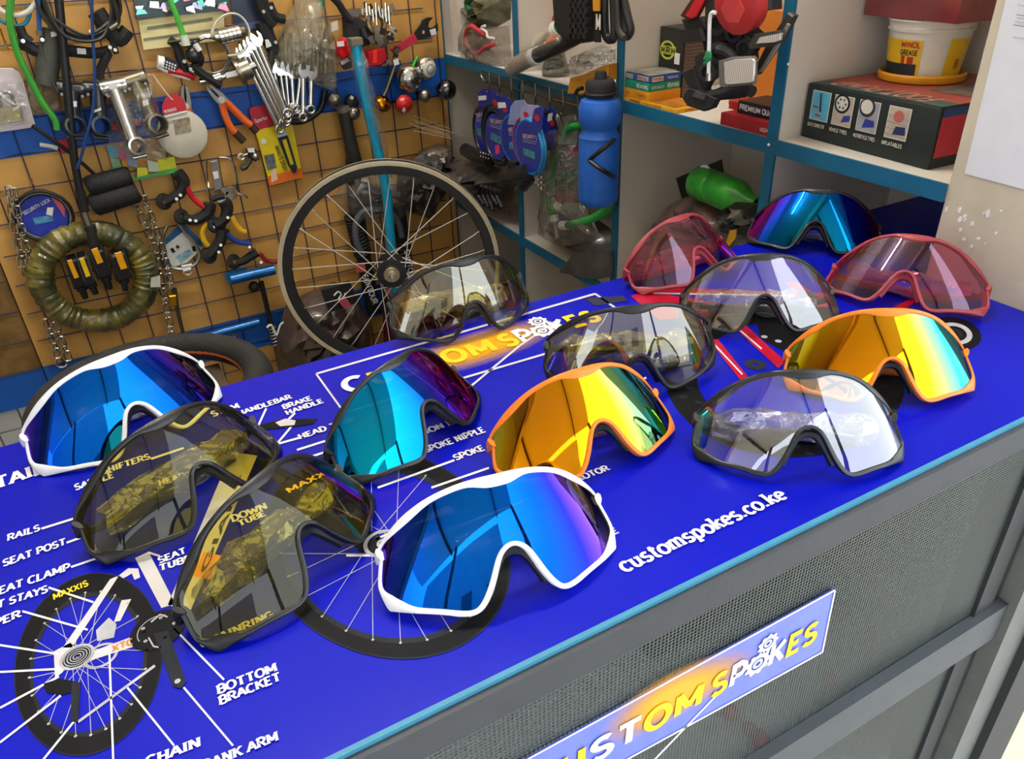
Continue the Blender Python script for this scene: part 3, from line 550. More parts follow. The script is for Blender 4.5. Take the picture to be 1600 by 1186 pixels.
# lens = between the upper and the lower inner curve
def interp(tab, u):
    tab = sorted(tab)
    if u <= tab[0][0]: return tab[0][1]
    for (a, p), (b, q) in zip(tab, tab[1:]):
        if u <= b: return p + (q - p) * (u - a) / max(1e-9, b - a)
    return tab[-1][1]
_um = max(u for u, v in INN); _vs = [v for u, v in INN if u > _um - .0006]; _vm = sum(_vs) / len(_vs)
UPR = [(u, v) for u, v in INN if u >= 0 and v >= _vm - (1 if u < .05 and v > 0 else 0) and (v > -.012 or u > .08)]; LWR = [(u, v) for u, v in INN if u >= 0 and (u, v) not in UPR]
UPR = [(u, v) for u, v in UPR if v >= _vm]; LWR += [(_um, _vm)]
def build_glasses(pose, fcol, lens, label, nose=BLACK, bag=True, seed=1):
    tx, ty, tz, yaw, tilt, roll = pose
    Rm = Matrix.Rotation(math.radians(yaw), 3, 'Z') @ Matrix.Rotation(math.radians(tilt), 3, 'X') @ Matrix.Rotation(math.radians(roll), 3, 'Y'); T = V((tx, ty, CT + tz))
    low = min((T + Rm @ (lsurf(u, v))).z for u, v in OUT) - CT
    T.z += .0006 - low
    g = lambda p: T + Rm @ p
    t = thing('sunglasses', label, 'sunglasses', V((tx, ty, CT)), 'shield sunglasses on the counter')
    vs = []; fs = []; k = len(OUT)
    for i in range(k):
        (u, v), (a, b) = OUT[i], INN[i]; n0 = lnorm(u, v); n1 = lnorm(a, b); au = abs(u)
        dep = .0042 + .004 * max(0, min(1, (au - .06) / .02)); lip = .0014
        mu, mv = u * .8 + a * .2, v * .8 + b * .2; mu2, mv2 = u * .2 + a * .8, v * .2 + b * .8
        ring = [lsurf(u, v) - n0 * dep, lsurf(u, v) + n0 * lip * .3, lsurf(mu, mv) + n0 * lip, lsurf(mu2, mv2) + n1 * lip, lsurf(a, b) + n1 * lip * .4, lsurf(a, b) - n1 * dep * .8]
        vs += [g(p) for p in ring]
    for i in range(k):
        for j in range(6): fs.append((i * 6 + j, i * 6 + (j + 1) % 6, ((i + 1) % k) * 6 + (j + 1) % 6, ((i + 1) % k) * 6 + j))
    for q in vs: q.z = max(q.z, CT + .0004)
    fr_ = M().add(vs, fs).go('frame', fcol, t, ang=50)
    nu, nv = 72, 8; vs = []; fs = []; nb = (nu + 1) * (nv + 1)
    for th in (0, -.0012):
        for i in range(nu + 1):
            u = -_um + 2 * _um * i / nu; vt = interp(UPR, abs(u)) + .0012; vb = interp(LWR, abs(u)) - .0012
            for j in range(nv + 1):
                v = vb + (vt - vb) * j / nv; vs.append(g(lsurf(u, v) + lnorm(u, v) * th))
    for i in range(nu):
        for j in range(nv):
            a = i * (nv + 1) + j; q = (a, a + nv + 1, a + nv + 2, a + 1); fs += [q, tuple(x + nb for x in q[::-1])]
    M().add(vs[:nb], fs[::2]).go('lens', lensmat(lens), t)
    # folded temples behind the lens, in their plastic sleeve, and the rubber nose piece
    cz = lambda p, z: V((p.x, p.y, max(p.z, CT + z)))
    for s in (-1, 1):
        P = [cz(g(V((s * x, y, v))), .005) for x, y, v in ((.0830, .040, -.0085), (.0835, .050, -.012), (.070, .056, -.016), (.03, .0575 + .004 * s, -.020), (-.02, .058 + .005 * s, -.024), (-.052, .055 + .005 * s, -.028))]
        M().tube(catmull(P, 4), [.0048, .0046, .0044, .0042, .0042, .0042, .0042, .0042, .004, .004, .004, .004, .0042, .0044, .0048, .005, .0052, .0052, .0048, .0046, .004], 8, flat=.55, up=(0, 0, 1)).go('temple', fcol if s < 0 else fcol, t)
    P = [cz(g(lsurf(u, v) + V((0, .0065, -.003)) * 1), .001) for u, v in ((-.017, -.049), (-.0125, -.037), (-.0075, -.0275), (-.003, -.0245), (.003, -.0245), (.0075, -.0275), (.0125, -.037), (.017, -.049))]
    M().tube(catmull(P, 4), .0028, 6, flat=1.5).go('nose_pad', nose, fr_)
    if bag:
        rnd = random.Random(seed); P = []; rr = []
        for i in range(11):
            f = i / 10; P.append(cz(g(V((-.066 + .132 * f, .053 + rnd.uniform(-.0015, .0015), -.022 + .004 * math.sin(6 * f)))), .0155)); rr.append(.0155 * (1 + rnd.uniform(-.14, .14)) * (.75 if i in (0, 10) else 1))
        m = M().tube(P, rr, 9, flat=.75, up=(0, 0, 1)); m.v = [V((p.x + rnd.uniform(-.003, .003), p.y + rnd.uniform(-.003, .003), max(CT + .0012, p.z + rnd.uniform(-.003, .003)))) for p in m.v]
        m.go('temple_sleeve', film(gloss=.20, bodyf=.10, body='#e4e4e4', bscale=28, bump=.8, edge=.9), t, ang=8)
    return t
FB = mat('#0e0f13', .42, coat=.1); FW = mat('#f6f6f6', .35); FO = mat('#f5821f', .4); FP = mat('#a03a44', .45); FG = mat('#16181d', .40, coat=.15)
# (x, y, z, yaw, tilt, roll), found from eight to ten measured points of each pair
SG = [
 ((-.0305, .6918, .0584, 17.0, -34.4, -.5), FW, 'blue', 'white framed sunglasses with blue mirror lens, nearest the tiled wall at the back'),
 ((.0009, .5629, .0551, 28.7, -44.2, 1.1), FB, 'yellow', 'black framed yellow lens sunglasses in front of the white pair at the back edge'),
 ((.0500, .4489, .0541, 33.6, -47.7, 0), FB, 'yellow', 'black framed yellow lens sunglasses lying over the printed down tube and chainring words'),
 ((.1919, .5524, .0543, 26.1, -45.7, .6), FG, 'teal', 'black framed sunglasses with cyan and magenta mirror lens beside the C of the logo'),
 ((.1781, .3556, .0567, -7.6, -41.4, 1.9), FW, 'blue', 'white framed sunglasses with blue mirror lens nearest the web address'),
 ((.3114, .4485, .0547, -3.1, -44.8, .3), FO, 'gold', 'orange framed gold mirror sunglasses just behind the nearer white pair'),
 ((.3276, .7080, .0618, 1.2, -21.6, 1.8), FB, 'amber', 'black framed yellow lens sunglasses on the back edge before the bicycle wheel'),
 ((.4081, .5120, .0624, -22.8, -20.8, -1.3), FB, 'amber', 'black framed pale yellow lens sunglasses right behind the nearer orange pair'),
 ((.4555, .3486, .0552, -33.0, -42.6, -.5), FG, 'clear', 'black framed clear lens sunglasses at the front edge above the web address'),
 ((.6022, .3859, .0568, -35.7, -41.4, -1.7), FO, 'gold', 'orange framed gold mirror sunglasses close to the front edge, farther right of two'),
 ((.6054, .5486, .0564, -35.5, -41.7, -2.5), FG, 'clear', 'black framed clear lens sunglasses over the printed red bicycle frame'),
 ((.6310, .7022, .0537, 3.7, -48.3, -1.6), FP, 'pink', 'red framed pink lens sunglasses on the back edge beside the shelf post'),
 ((.7859, .5033, .0534, -64.1, -48.0, -2.9), FP, 'pink', 'red framed pink lens sunglasses standing next to the concrete pillar'),
 ((.8357, .6816, .0555, -50.2, -43.2, -1.2), FB, 'teal', 'black framed dark blue mirror sunglasses farthest back under the shelf')]
for i, (po, fc_, ln_, lb) in enumerate(SG): build_glasses(po, fc_, ln_, lb, FP if fc_ is FP else BLACK, True, i + 1)
# ================================================================ wire-grid display board on the back wall
pb = thing('display_board', 'orange plywood display board with blue painted bands and a blue wire grid', 'board', (.32, WY, 0))
BX0, BX1 = -.238, .8765
ply = mat('#cb9a50', .6, scale=14, var=.16, bump=.08, bscale=30)
M().bx(BX0, BX1, WY, WY + .018, .25, CT + .9).go('plywood', ply, pb)
bandm = mat('#0a5abc', .55, scale=6, var=.06)
M().prism([V((BX0, WY, CT + .010)), V((BX1, WY, CT + .013)), V((BX1, WY, CT + .107)), V((BX0, WY, CT + .088))], V((0, -.0015, 0))).go('painted_band', bandm, pb)
M().prism([V((BX0, WY, CT - .575)), V((BX1, WY, CT - .56)), V((BX1, WY, CT - .468)), V((BX0, WY, CT - .474))], V((0, -.0015, 0))).go('painted_band', bandm, pb)
M().bx(BX1, BX1 + .004, WY - .002, WY + .018, .25, CT + .9).go('edge_trim', mat('#2a5560', .5), pb)
wirem = mat('#2c2e58', .45, .3)
gw = random.Random(2)
for i in range(-5, 11):
    x = .157 + .0703 * i
    if BX0 < x < BX1: M().tube([V((x + gw.uniform(-.001, .001), WY - .006, .3)), V((x + gw.uniform(-.001, .001), WY - .006, CT + .9))], .0014, 5).go('grid_wire', wirem, pb)
for j in range(-9, 10):
    z = CT - .125 + .0703 * j
    if z > .3: M().tube([V((BX0 + .01, WY - .0035, z)), V((BX1 - .03 - (.02 if j == 5 else 0), WY - .0035, z))], .0014, 5).go('grid_wire', wirem, pb)
# narrow panel left of the board: brown printed board, blue band, wires
lp = thing('side_panel_board', 'narrow brown printed panel with blue band at the far left of the wall', 'board', (-.45, 2.0, 0))
M().bx(-1.0, BX0 - .004, 1.975, 2.006, CT - .485, CT + .9).go('plywood', mat('#7a5c2c', .7, scale=30, var=.35, bump=.2), lp)
M().bx(-1.0, BX0 - .004, 1.973, 2.006, CT - .572, CT - .485).go('painted_band', bandm, lp)
for j in range(5): M().tube([V((-1, 1.971, CT - .18 - .075 * j)), V((BX0 - .006, 1.971, CT - .18 - .075 * j))], .0014, 5).go('grid_wire', wirem, lp)
# ---------------------------------------------------------------- bicycle wheel
wc3 = V((.5408, 1.6, CT - .2815)); ya = math.radians(-19.7); wa = V((math.cos(ya), math.sin(ya), 0)); wf = V((math.sin(ya), -math.cos(ya), 0)); WR = .2537
wh = thing('bicycle_wheelset', 'bare bicycle wheel with black rim and pale brake track standing behind the counter', 'wheel', wc3)
M().lathe(wc3, wf, [(WR * .885, -.008), (WR * .875, 0), (WR * .885, .008), (WR * .957, .0105), (WR * .995, .0100), (WR * .985, .006), (WR * .985, -.006), (WR * .995, -.0100), (WR * .957, -.0105), (WR * .885, -.008)], 72).go('rim', mat('#26272a', .45, coat=.2), wh)
trk = M()
for s in (1, -1): trk.lathe(wc3, wf, [(WR * .960, s * .0108), (WR * .974, s * .0110), (WR * .976, s * .0102), (WR * .978, s * .0110), (WR * .988, s * .0110), (WR * .990, s * .0102), (WR * .992, s * .0110), (WR, s * .0106), (WR * .999, s * .0085)], 72)
trk.go('brake_track', mat('#d8ccb0', .4, .2), wh)
wu = V((0, 0, 1)); pol = lambda r, t, h: wc3 + (wa * math.cos(t) + wu * math.sin(t)) * r + wf * h
for i in range(28):
    t = 2 * PI * (i + .5) / 28; s = 1 if i % 2 else -1; k = 1 if (i // 2) % 2 else -1
    sp_ = M().tube([pol(.031, t + k * 1.15, s * .022), pol(WR * .885, t, s * .003)], .0011, 5).go('spoke', mat('#f2eee6', .3, .4), wh)
    M().cyl(pol(WR * .885, t, s * .003), pol(WR * .84, t, s * .0035), .002, 6).go('spoke_nipple', STEEL, sp_)
hub_ = M().lathe(wc3, wf, [(0, .032), (.020, .032), (.0215, .028), (.034, .027), (.0345, .020), (.018, .016), (.016, -.016), (.0345, -.020), (.034, -.027), (.0185, -.028), (0, -.032)], 28).go('hub', mat('#24262c', .4, coat=.2), wh)
M().lathe(wc3, wf, [(.0185, .0322), (.0175, .034), (.011, .034), (.0095, .037), (.0095, .042), (.006, .043)], 24).go('cone_nut', mat('#c8c0a8', .3, .8), hub_)
M().cyl(wc3 - wf * .06, wc3 + wf * .062, .0048, 12).lathe(wc3, wf, [(.0075, .046), (.0075, .052), (.004, .052)], 6).go('axle', CHROME, hub_)
# ---------------------------------------------------------------- things on the board
# long black rod
t = thing('support_rod', 'long thin black rod hanging diagonally down to the wrapped tyre', 'rod', W(120, 200, .05))
wt([(90, -20), (116, 250), (125, 300)], .0085, .075, 10, 1).go('shaft', BLACK, t); wt([(125, 298), (132, 330)], .0105, .075, 10, 1).go('sleeve', RUBBER, t)
wt([(132, 330), (140, 354)], .006, .075, 10, 1).go('steel_tip', STEEL, t); wt([(140, 352), (145, 372), (150, 395)], .0125, .075, 10, 3).go('end_fitting', MATTE, t)
one('brake_cable', 'thick green brake cable hanging in a curve at the left of the board', 'cable', wt([(18, -10), (15, 30), (22, 65), (33, 96), (50, 130), (66, 160), (86, 188), (89, 203)], .0065, .06, 8, 5), mat('#3c9a34', .4))
rg = random.Random(11)
t = thing('cable_coil', 'thick coil of black brake cables hanging at the top of the board', 'cable', W(120, 10, .06))
for i in range(9):
    a, b_ = rg.uniform(-8, 8), rg.uniform(-9, 9); d = .03 + .005 * i
    wt([(60 + a, -12, d), (72 + a, 22 + b_ * .5, d + .01), (98 + a * .5, 48 + b_, d + .02), (135, 60 + b_ * .6, d + .02), (166 - a * .5, 48 + b_, d + .01), (182 - a, 18, d), (176 - a, -12, d)], .0033, .05, 6, 4).go('cable_strand', mat('#23241f', .5), t)
wt([(175, -5), (185, 30), (176, 45), (165, 52)], .005, .07, 7, 4).go('cable_strand', mat('#23241f', .5), t); wt([(172, 45), (184, 37)], .005, .075, 8, 1).go('ferrule', STEEL, t)
one('brake_cable', 'pale white cable looped in the top left corner of the board', 'cable', wt([(-6, 8), (6, 19), (25, 24), (44, 18), (57, 2), (60, -12)], .005, .05, 8, 5), mat('#d8d4c8', .4))
one('brake_cable', 'teal blue cable looped below the pale white one', 'cable', wt([(-6, 26), (8, 36), (26, 41), (40, 36), (46, 22), (42, 8)], .0038, .045, 8, 5), mat('#1c88a4', .35))
one('brake_cable', 'long thin dark blue cable hanging in front of the black stems', 'cable', wt([(143, -12), (145, 60), (148, 105), (146, 165), (135, 215), (121, 264)], .0032, .085, 7, 5), mat('#1c3f78', .4))
t = thing('brake_cable', 'short blue cable ending in a bare steel wire, beside the green one', 'cable', W(62, 60, .06)); wt([(59, -10), (62, 50)], .0045, .06, 7, 1).go('casing', mat('#1f58a0', .4), t); wt([(62, 50), (63, 68), (76, 112), (92, 146)], .0014, .06, 5, 4).go('steel_wire', STEEL, t); wt([(62, 48), (62, 56)], .0055, .06, 8, 1).go('ferrule', STEEL, t)
# padlock in blister pack
t = thing('padlock_pack', 'brass padlock in a clear blister pack at the left edge', 'padlock', W(20, 160, .03))
wp([(-12, 106), (18, 106), (30, 112), (36, 124), (55, 194), (50, 199), (2, 206), (-12, 206)], .018, .004, bevel=.001).go('card', mat('#d8cdd0', .35, scale=20), t)
wp([(-8, 168), (32, 163), (37, 188), (-4, 193)], .023, .014, bevel=.003).go('lock_body', mat('#c0b48c', .3, .6), t)
wt([(1, 168), (-1, 152), (6, 144), (14, 144), (19, 150), (22, 165)], .0045, .032, 8, 4).go('shackle', CHROME, t); M().lathe(W(27, 181, .037), V((0, -1, 0)), [(0, .001), (.006, .001), (.006, 0)], 14).go('sticker', mat('#b8b820', .5), t)
wp([(-12, 130), (34, 128), (52, 192), (-12, 200)], .040, .003, bevel=.001).go('blister', film(bscale=20, bump=.3, gloss=.12), t)
one('plastic_bag', 'small clear bag of tiny parts behind the green cable', 'bag', M().pillow([W(x, y, .012) for x, y in ((38, 118), (62, 124), (92, 136), (97, 170), (60, 182), (44, 165))], V((0, -.02, 0)), noise=.3, seed=4), film(body='#a8a080', bodyf=.3))
# grip and levers
t = thing('handlebar_grip', 'dark grey handlebar grip hanging upright among the cables', 'grip', W(80, 92, .04)); wt([(84, 48), (80, 70), (75, 100), (72, 132)], [.020, .0215, .022, .0195], .04, 12, 1).go('grip_body', mat('#4a4c44', .75, bump=.3), t); wt([(85, 44), (84, 52)], .0125, .04, 10, 1).go('clamp_end', STEEL, t); wp([(79, 50), (88, 48), (89, 56), (80, 58)], .064, .001).go('price_sticker', LABELW, t)
def lever(label, body, blade, bm, rb=.010, rl=.0065, d=.045, clamp=None, bolts=(), sticker=None, cat='brake lever', group=None):
    t = thing('brake_lever', label, cat, W(body[0][0], body[0][1], d), group)
    wt(body, [rb * (1.15 - .3 * i / max(1, (len(body) - 1) * 4)) for i in range((len(body) - 1) * 4 + 1)] if len(body) > 2 else rb, d, 8, 4 if len(body) > 2 else 1).go('lever_body', MATTE, t)
    wt(blade, rl, d + .006, 8, 4).go('lever_blade', bm, t)
    if clamp: M().ring(W(clamp[0], clamp[1], d), V((.5, -1, .2)), .0125, .0045, 18, 8, 1.6).go('clamp', MATTE, t)
    for bx_, by_ in bolts: M().cyl(W(bx_, by_, d + .002), W(bx_, by_, d + .018), .0038, 8).go('bolt', CHROME, t)
    if sticker: wp(sticker, d + .0145, .001).go('price_sticker', LABELW, t)
    return t
lever('black brake lever lying flat with white price sticker, above the black stems', [(92, 76), (115, 80), (150, 83), (172, 78)], [(170, 82), (162, 98), (156, 112), (157, 124)], MATTE, .011, .0085, .05, None, ((172, 74),), [(120, 75), (134, 76), (135, 85), (121, 84)])
lever('wide black brake lever with steel adjuster below the cable coil', [(150, 18), (160, 32), (172, 48), (186, 62), (200, 46)], [(160, 25), (170, 45), (176, 66), (182, 84)], MATTE, .016, .006, .05, None, ((178, 44), (142, 49), (180, 78)))
lever('black brake lever half hidden behind the long rod', [(26, 66), (40, 70), (52, 78), (60, 82)], [(30, 40), (36, 55), (48, 66)], MATTE, .012, .009, .04, None, ((36, 64), (66, 62)))
# stems
def stem(label, a, b_, mt, rt=.0155, rr=.0205, wtop=15, d=.045, bolts=True, grp=None):
    t = thing('handlebar_extension', label, 'stem', W(b_[0], b_[1], d), grp); A0, B0 = W(a[0], a[1], d), W(b_[0], b_[1], d + .02); ax = (B0 - A0).normalized()
    M().tube([A0, B0 - ax * rr * .8], [rt, rt * .95], 16).go('extension', mt, t); sd_ = V((1, 0, 0)) - ax * ax.x; sd_.normalize()
    hw = wtop * .0017
    M().tube([A0 - sd_ * hw - ax * .004, A0 + sd_ * hw - ax * .004], rt * 1.02, 14).go('face_clamp', mt, t)
    nr = V((.25, -1, .15)).normalized()
    M().lathe(B0, nr, [(rr, -.018), (rr, .018), (rr * .78, .019), (rr * .76, -.018), (rr, -.018)], 24).go('steerer_clamp', mt, t)
    if bolts:
        for s in (-1, 1):
            for q in (-.006, .010): M().cyl(A0 + sd_ * hw * .72 * s - ax * q - V((0, rt * .9, 0)), A0 + sd_ * hw * .72 * s - ax * q - V((0, rt + .004, 0)), .0032, 8).go('bolt', CHROME, t)
        p = B0 + ax * (rr + .004); M().cyl(p - sd_ * .014 + nr * .006, p + sd_ * .014 + nr * .006, .0045, 10).go('pinch_bolt', mt, t)
    return t
SM = mat('#23262c', .35, coat=.2)
t = stem('black handlebar stem, left one of the black pair', (112, 142), (115, 197), SM); wp([(105, 158), (120, 158), (120, 167), (106, 167)], .075, .001).go('price_sticker', LABELW, t)
t = stem('black handlebar stem between the other black stem and the chrome one', (152, 142), (156, 197), SM, d=.05); wp([(147, 172), (158, 168), (158, 172), (147, 176)], .080, .001).go('price_sticker', LABELW, t)
t = stem('polished silver handlebar stem, the longest of the row', (178, 138), (211, 228), mat('#c8c6c0', .25, .9), .0165, .019, 15, .06, True); wp([(170, 132), (183, 131), (183, 139), (171, 140)], .082, .001).go('price_sticker', LABELW, t)
t = stem('bronze grey handlebar stem in a plastic bag, right end of the row', (211, 128), (243, 194), mat('#7e745f', .35, .8), .0165, .0215, 14, .05); wp([(222, 158), (231, 155), (233, 163), (224, 166)], .078, .001).go('price_sticker', LABELW, t)
one('plastic_bag', 'clear crumpled bag around the bronze stem and coloured cards', 'bag', M().pillow([W(x, y, .02) for x, y in ((200, 112), (240, 116), (252, 180), (262, 250), (200, 250), (166, 220), (165, 160))], V((0, -.075, 0)), noise=.06, seed=6), film(gloss=.1, bodyf=.05))
t = thing('card_pack', 'packet of pastel coloured patch cards below the silver stem', 'cards', W(222, 255, .012))
cols = ['#6ab0c8', '#d86a90', '#9aa8c8', '#8ab88c', '#e8e23c', '#58a8d0', '#c8d8c0', '#e0a83c', '#d8dc30', '#50b060']
for i, q in enumerate([((166, 226), (182, 230), (186, 246), (172, 246)), ((182, 230), (196, 234), (200, 252), (186, 248)), ((196, 234), (214, 244), (214, 262), (200, 258)), ((172, 246), (186, 248), (190, 262), (176, 262)), ((214, 262), (230, 262), (232, 276), (214, 277)), ((176, 262), (190, 262), (192, 273), (178, 274)), ((230, 250), (246, 254), (248, 268), (232, 268)), ((190, 250), (198, 252), (200, 260), (192, 260)), ((246, 250), (272, 244), (276, 262), (248, 268)), ((178, 274), (214, 277), (277, 262), (278, 269), (200, 284))]):
    wp(q, .012 + .0006 * i, .0012).go('card', mat(cols[i], .5), t)
# red card with white disc
t = thing('tool_card', 'white round plastic pack with a red half-moon card on top', 'card', W(284, 200, .03))
M().lathe(W(285, 209, .022), V((0, -1, 0)), [(0, .008), (.050, .008), (.054, .005), (.054, 0), (0, 0)], 36).go('disc_pack', mat('#d8d2c0', .35, scale=25), t)
wp([(254, 178), (253, 164), (259, 152), (268, 146), (278, 147), (287, 155), (292, 172)], .032, .003).go('red_card', RED, t); wp([(256, 181), (292, 172), (293, 175), (257, 184)], .036, .001).go('white_strip', LABELW, t); wp([(270, 188), (296, 183), (299, 205), (274, 210)], .0305, .001).go('printed_picture', mat('#9a8f78', .6, scale=90, var=.5), t)
wt([(240, 118), (262, 148), (270, 156)], .0012, .035, 5, 3).go('hanging_string', PAPER, t); words('KIHUU', lambda x, y, o: W(x, y, .0355 + o), (258, 177), (276, 172), 5, serif=False, th=1.4).go('printed_name', LABELW, t, smooth=False)
def pliers(label, tip, piv, h1, h2, d=.035, hm=None, k=1.):
    t = thing('pliers', label, 'pliers', W(piv[0], piv[1], d)); hm = hm or mat('#e8682c', .45)
    dx, dy = piv[0] - tip[0], piv[1] - tip[1]; l = math.hypot(dx, dy); nx, ny = -dy / l, dx / l
    for s in (1, -1):
        wp([(tip[0] + nx * 1 * s, tip[1] + ny * s), (tip[0] + nx * 5 * s + dx * .12, tip[1] + ny * 5 * s + dy * .12), (piv[0] + nx * 9 * s - dx * .2, piv[1] + ny * 9 * s - dy * .2), (piv[0] + nx * 8 * s + dx * .2, piv[1] + ny * 8 * s + dy * .2), (piv[0] - nx * 1 * s + dx * .15, piv[1] - ny * s + dy * .15), (piv[0] + nx * 1.5 * s - dx * .45, piv[1] + ny * 1.5 * s - dy * .45)], d, .009, bevel=.0012).go('jaw', mat('#9c9a92', .35, .8), t)
    M().cyl(W(piv[0], piv[1], d), W(piv[0], piv[1], d + .013), .0075, 14).go('pivot', mat('#a4a29a', .3, .9), t)
    for hh in (h1, h2): wt(hh[:-1], .0085, d + .004, 9, 4).go('handle', hm, t); wt(hh[-2:], .0087, d + .004, 9, 1).go('handle_tip', mat('#3a2420', .6), t)
    return t
pliers('orange handled pliers hanging head up over the upper blue band', (322, 132), (346, 156), [(347, 162), (351, 178), (358, 195), (367, 207), (381, 221)], [(352, 158), (366, 172), (380, 186), (392, 196), (401, 206)])
pliers('steel pliers half hidden behind the red and white card', (287, 131), (290, 166), [(290, 170), (284, 185), (283, 200), (284, 215)], [(293, 170), (300, 184), (302, 200), (301, 214)], .012)
# pocket knife
t = thing('folding_knife', 'small folding knife with red, white and checkered blue handle', 'knife', W(272, 105, .04))
wt([(246, 97), (256, 99)], [.014, .014], .04, 12, 1).go('white_end', WHITE, t); wt([(255, 98), (275, 106)], [.0145, .0135], .04, 12, 1).go('checkered_body', mat('#1c2434', .4), t); wt([(262, 110), (285, 114), (304, 122)], [.007, .0075, .0075, .008, .008, .008, .008, .007, .006], .045, 8, 4).go('red_stripe', RED, t); wt([(248, 105), (262, 112), (282, 119), (298, 123)], .004, .046, 6, 3).go('white_stripe', WHITE, t)
for i in range(5):
    for j in range(3): M().ball(W(257 + i * 4.2 - j * .8, 95.5 + i * 1.7 + j * 4.2, .0535), .0022, n=6).go('stud', WHITE, t)
# v-brake, coil lock, combination lock, axle
t = thing('brake_caliper', 'black rim brake caliper with green cable and white connector', 'brake', W(285, 85, .04))
wt([(264, 62), (276, 72), (284, 95), (290, 112)], .009, .045, 8, 4).go('brake_arm', BLACK, t); wt([(296, 68), (306, 80), (312, 94), (300, 112)], .010, .05, 8, 4).go('brake_arm', BLACK, t); M().ball(W(303, 86, .06), .018, .014, .018).go('pivot_body', mat('#1c2024', .3, coat=.5), t)
wt([(263, 66), (312, 60)], .003, .055, 6, 1).go('noodle', BLACK, t); wt([(262, -10), (274, 20), (284, 48), (287, 58)], .006, .065, 8, 4).go('green_cable', mat('#4cb440', .4), t); wt([(287, 55), (291, 71)], .009, .065, 10, 1).go('white_connector', mat('#d4dccc', .4), t); wt([(305, 69), (312, 79)], .006, .072, 8, 1).go('white_connector', WHITE, t)
for q in ((288, 96), (302, 110), (298, 108)): M().cyl(W(q[0], q[1], .05), W(q[0], q[1], .064), .004, 8).go('bolt', CHROME, t)
t = thing('cable_lock', 'coiled grey cable lock hanging beside the black caliper', 'lock', W(330, 85, .035))
for i in range(5): M().ring(W(330, 87, .03 + .006 * i), V((0, -1, .1)), .042 - .0015 * i, .0032, 30, 6, wob=.0008).go('coil_turn', mat(['#6a6658', '#b8b4a8', '#55524a', '#c8c4b8', '#4c4a44'][i], .3, coat=.5), t)
wt([(302, 105), (315, 116), (335, 128), (345, 135)], .008, .06, 8, 4).go('lock_barrel', BLACK, t)
t = thing('combination_lock', 'chrome combination lock with a clear cable loop', 'lock', W(355, 55, .05))
for i in range(5): M().cyl(W(343 + i * 6.5, 58 - i * 1.6, .055), W(348.5 + i * 6.5, 56.6 - i * 1.6, .055), .0165, 16).go('number_wheel', CHROME, t)
wt([(332, 55), (337, 36), (352, 23), (370, 22), (384, 34), (390, 52), (386, 72), (374, 84), (356, 87)], .0024, .06, 6, 5).go('clear_cable', mat('#d8d8cc', .25), t); wt([(330, 50), (342, 30), (358, 22)], .0022, .055, 6, 4).go('clear_cable', mat('#d8d8cc', .25), t); wt([(336, 59), (343, 58)], .0075, .055, 10, 1).go('end_cap', STEEL, t); wt([(374, 50), (382, 48)], .012, .055, 10, 1).go('end_cap', mat('#6a5a40', .4, .5), t)
t = thing('crank_axle', 'chrome bottom bracket axle lying crosswise under the combination lock', 'axle', W(362, 115, .05))
wt([(312, 128), (345, 121), (400, 101)], .0075, .05, 12, 1).go('spindle', CHROME, t); wt([(334, 123), (345, 119)], .013, .05, 14, 1).go('bearing_cup', CHROME, t); wt([(374, 111), (389, 105)], .024, .05, 16, 1).go('bearing_cup', mat('#a8a090', .25, .9), t); wt([(370, 113), (374, 111)], .030, .05, 16, 1).go('flange', mat('#8c8470', .3, .8), t); wt([(391, 105), (406, 98)], .010, .05, 12, 1).go('square_end', STEEL, t)
wp([(352, 114), (371, 109), (372, 118), (354, 122)], .062, .001).go('tag', LABELW, t)
# dark holographic packs and pale sheet at the top
t = thing('eyewear_pack', 'shiny iridescent pack of folded glasses at the top edge of the board', 'pack', W(280, 10, .02))
wp([(206, -14), (360, -14), (355, 16), (212, 30)], .012, .006, bevel=.001).go('backing', mat('#2c4044', .3), t)
hol = random.Random(21)
for i in range(16):
    x, y = 214 + (i % 8) * 18 + hol.uniform(-4, 4), hol.uniform(-8, 18); wp([(x, y), (x + hol.uniform(8, 16), y + hol.uniform(-6, 4)), (x + hol.uniform(6, 16), y + hol.uniform(6, 12)), (x + hol.uniform(-4, 4), y + hol.uniform(5, 10))], .019 + .0012 * i, .001).go('foil_facet', mat(hol.choice(['#c8d4d0', '#d88aa0', '#6ac0b0', '#e8e8e4', '#404844', '#e0b8a0', '#2a3030', '#b0a8d0']), .15, .7), t)
wp([(216, 32), (348, 10), (352, 62), (224, 78)], .010, .002).go('pale_card', mat('#e6da9c', .5, scale=20), t)
for q in (((230, 42), (332, 27), (332, 32), (230, 47)), ((224, 60), (340, 44), (340, 48), (224, 64))): wp(q, .0125, .0006).go('grey_stripe', mat('#7c7c68', .5), t)
t = thing('accessory_card', 'dark blue hanging card at the top beside the iridescent pack', 'card', W(385, 20, .02)); wp([(358, -14), (413, -14), (416, 44), (366, 50)], .01, .003).go('card', mat('#1c2440', .35), t); wp([(364, 38), (415, 32), (416, 43), (366, 49)], .0135, .001).go('pale_band', mat('#4a5878', .4), t)
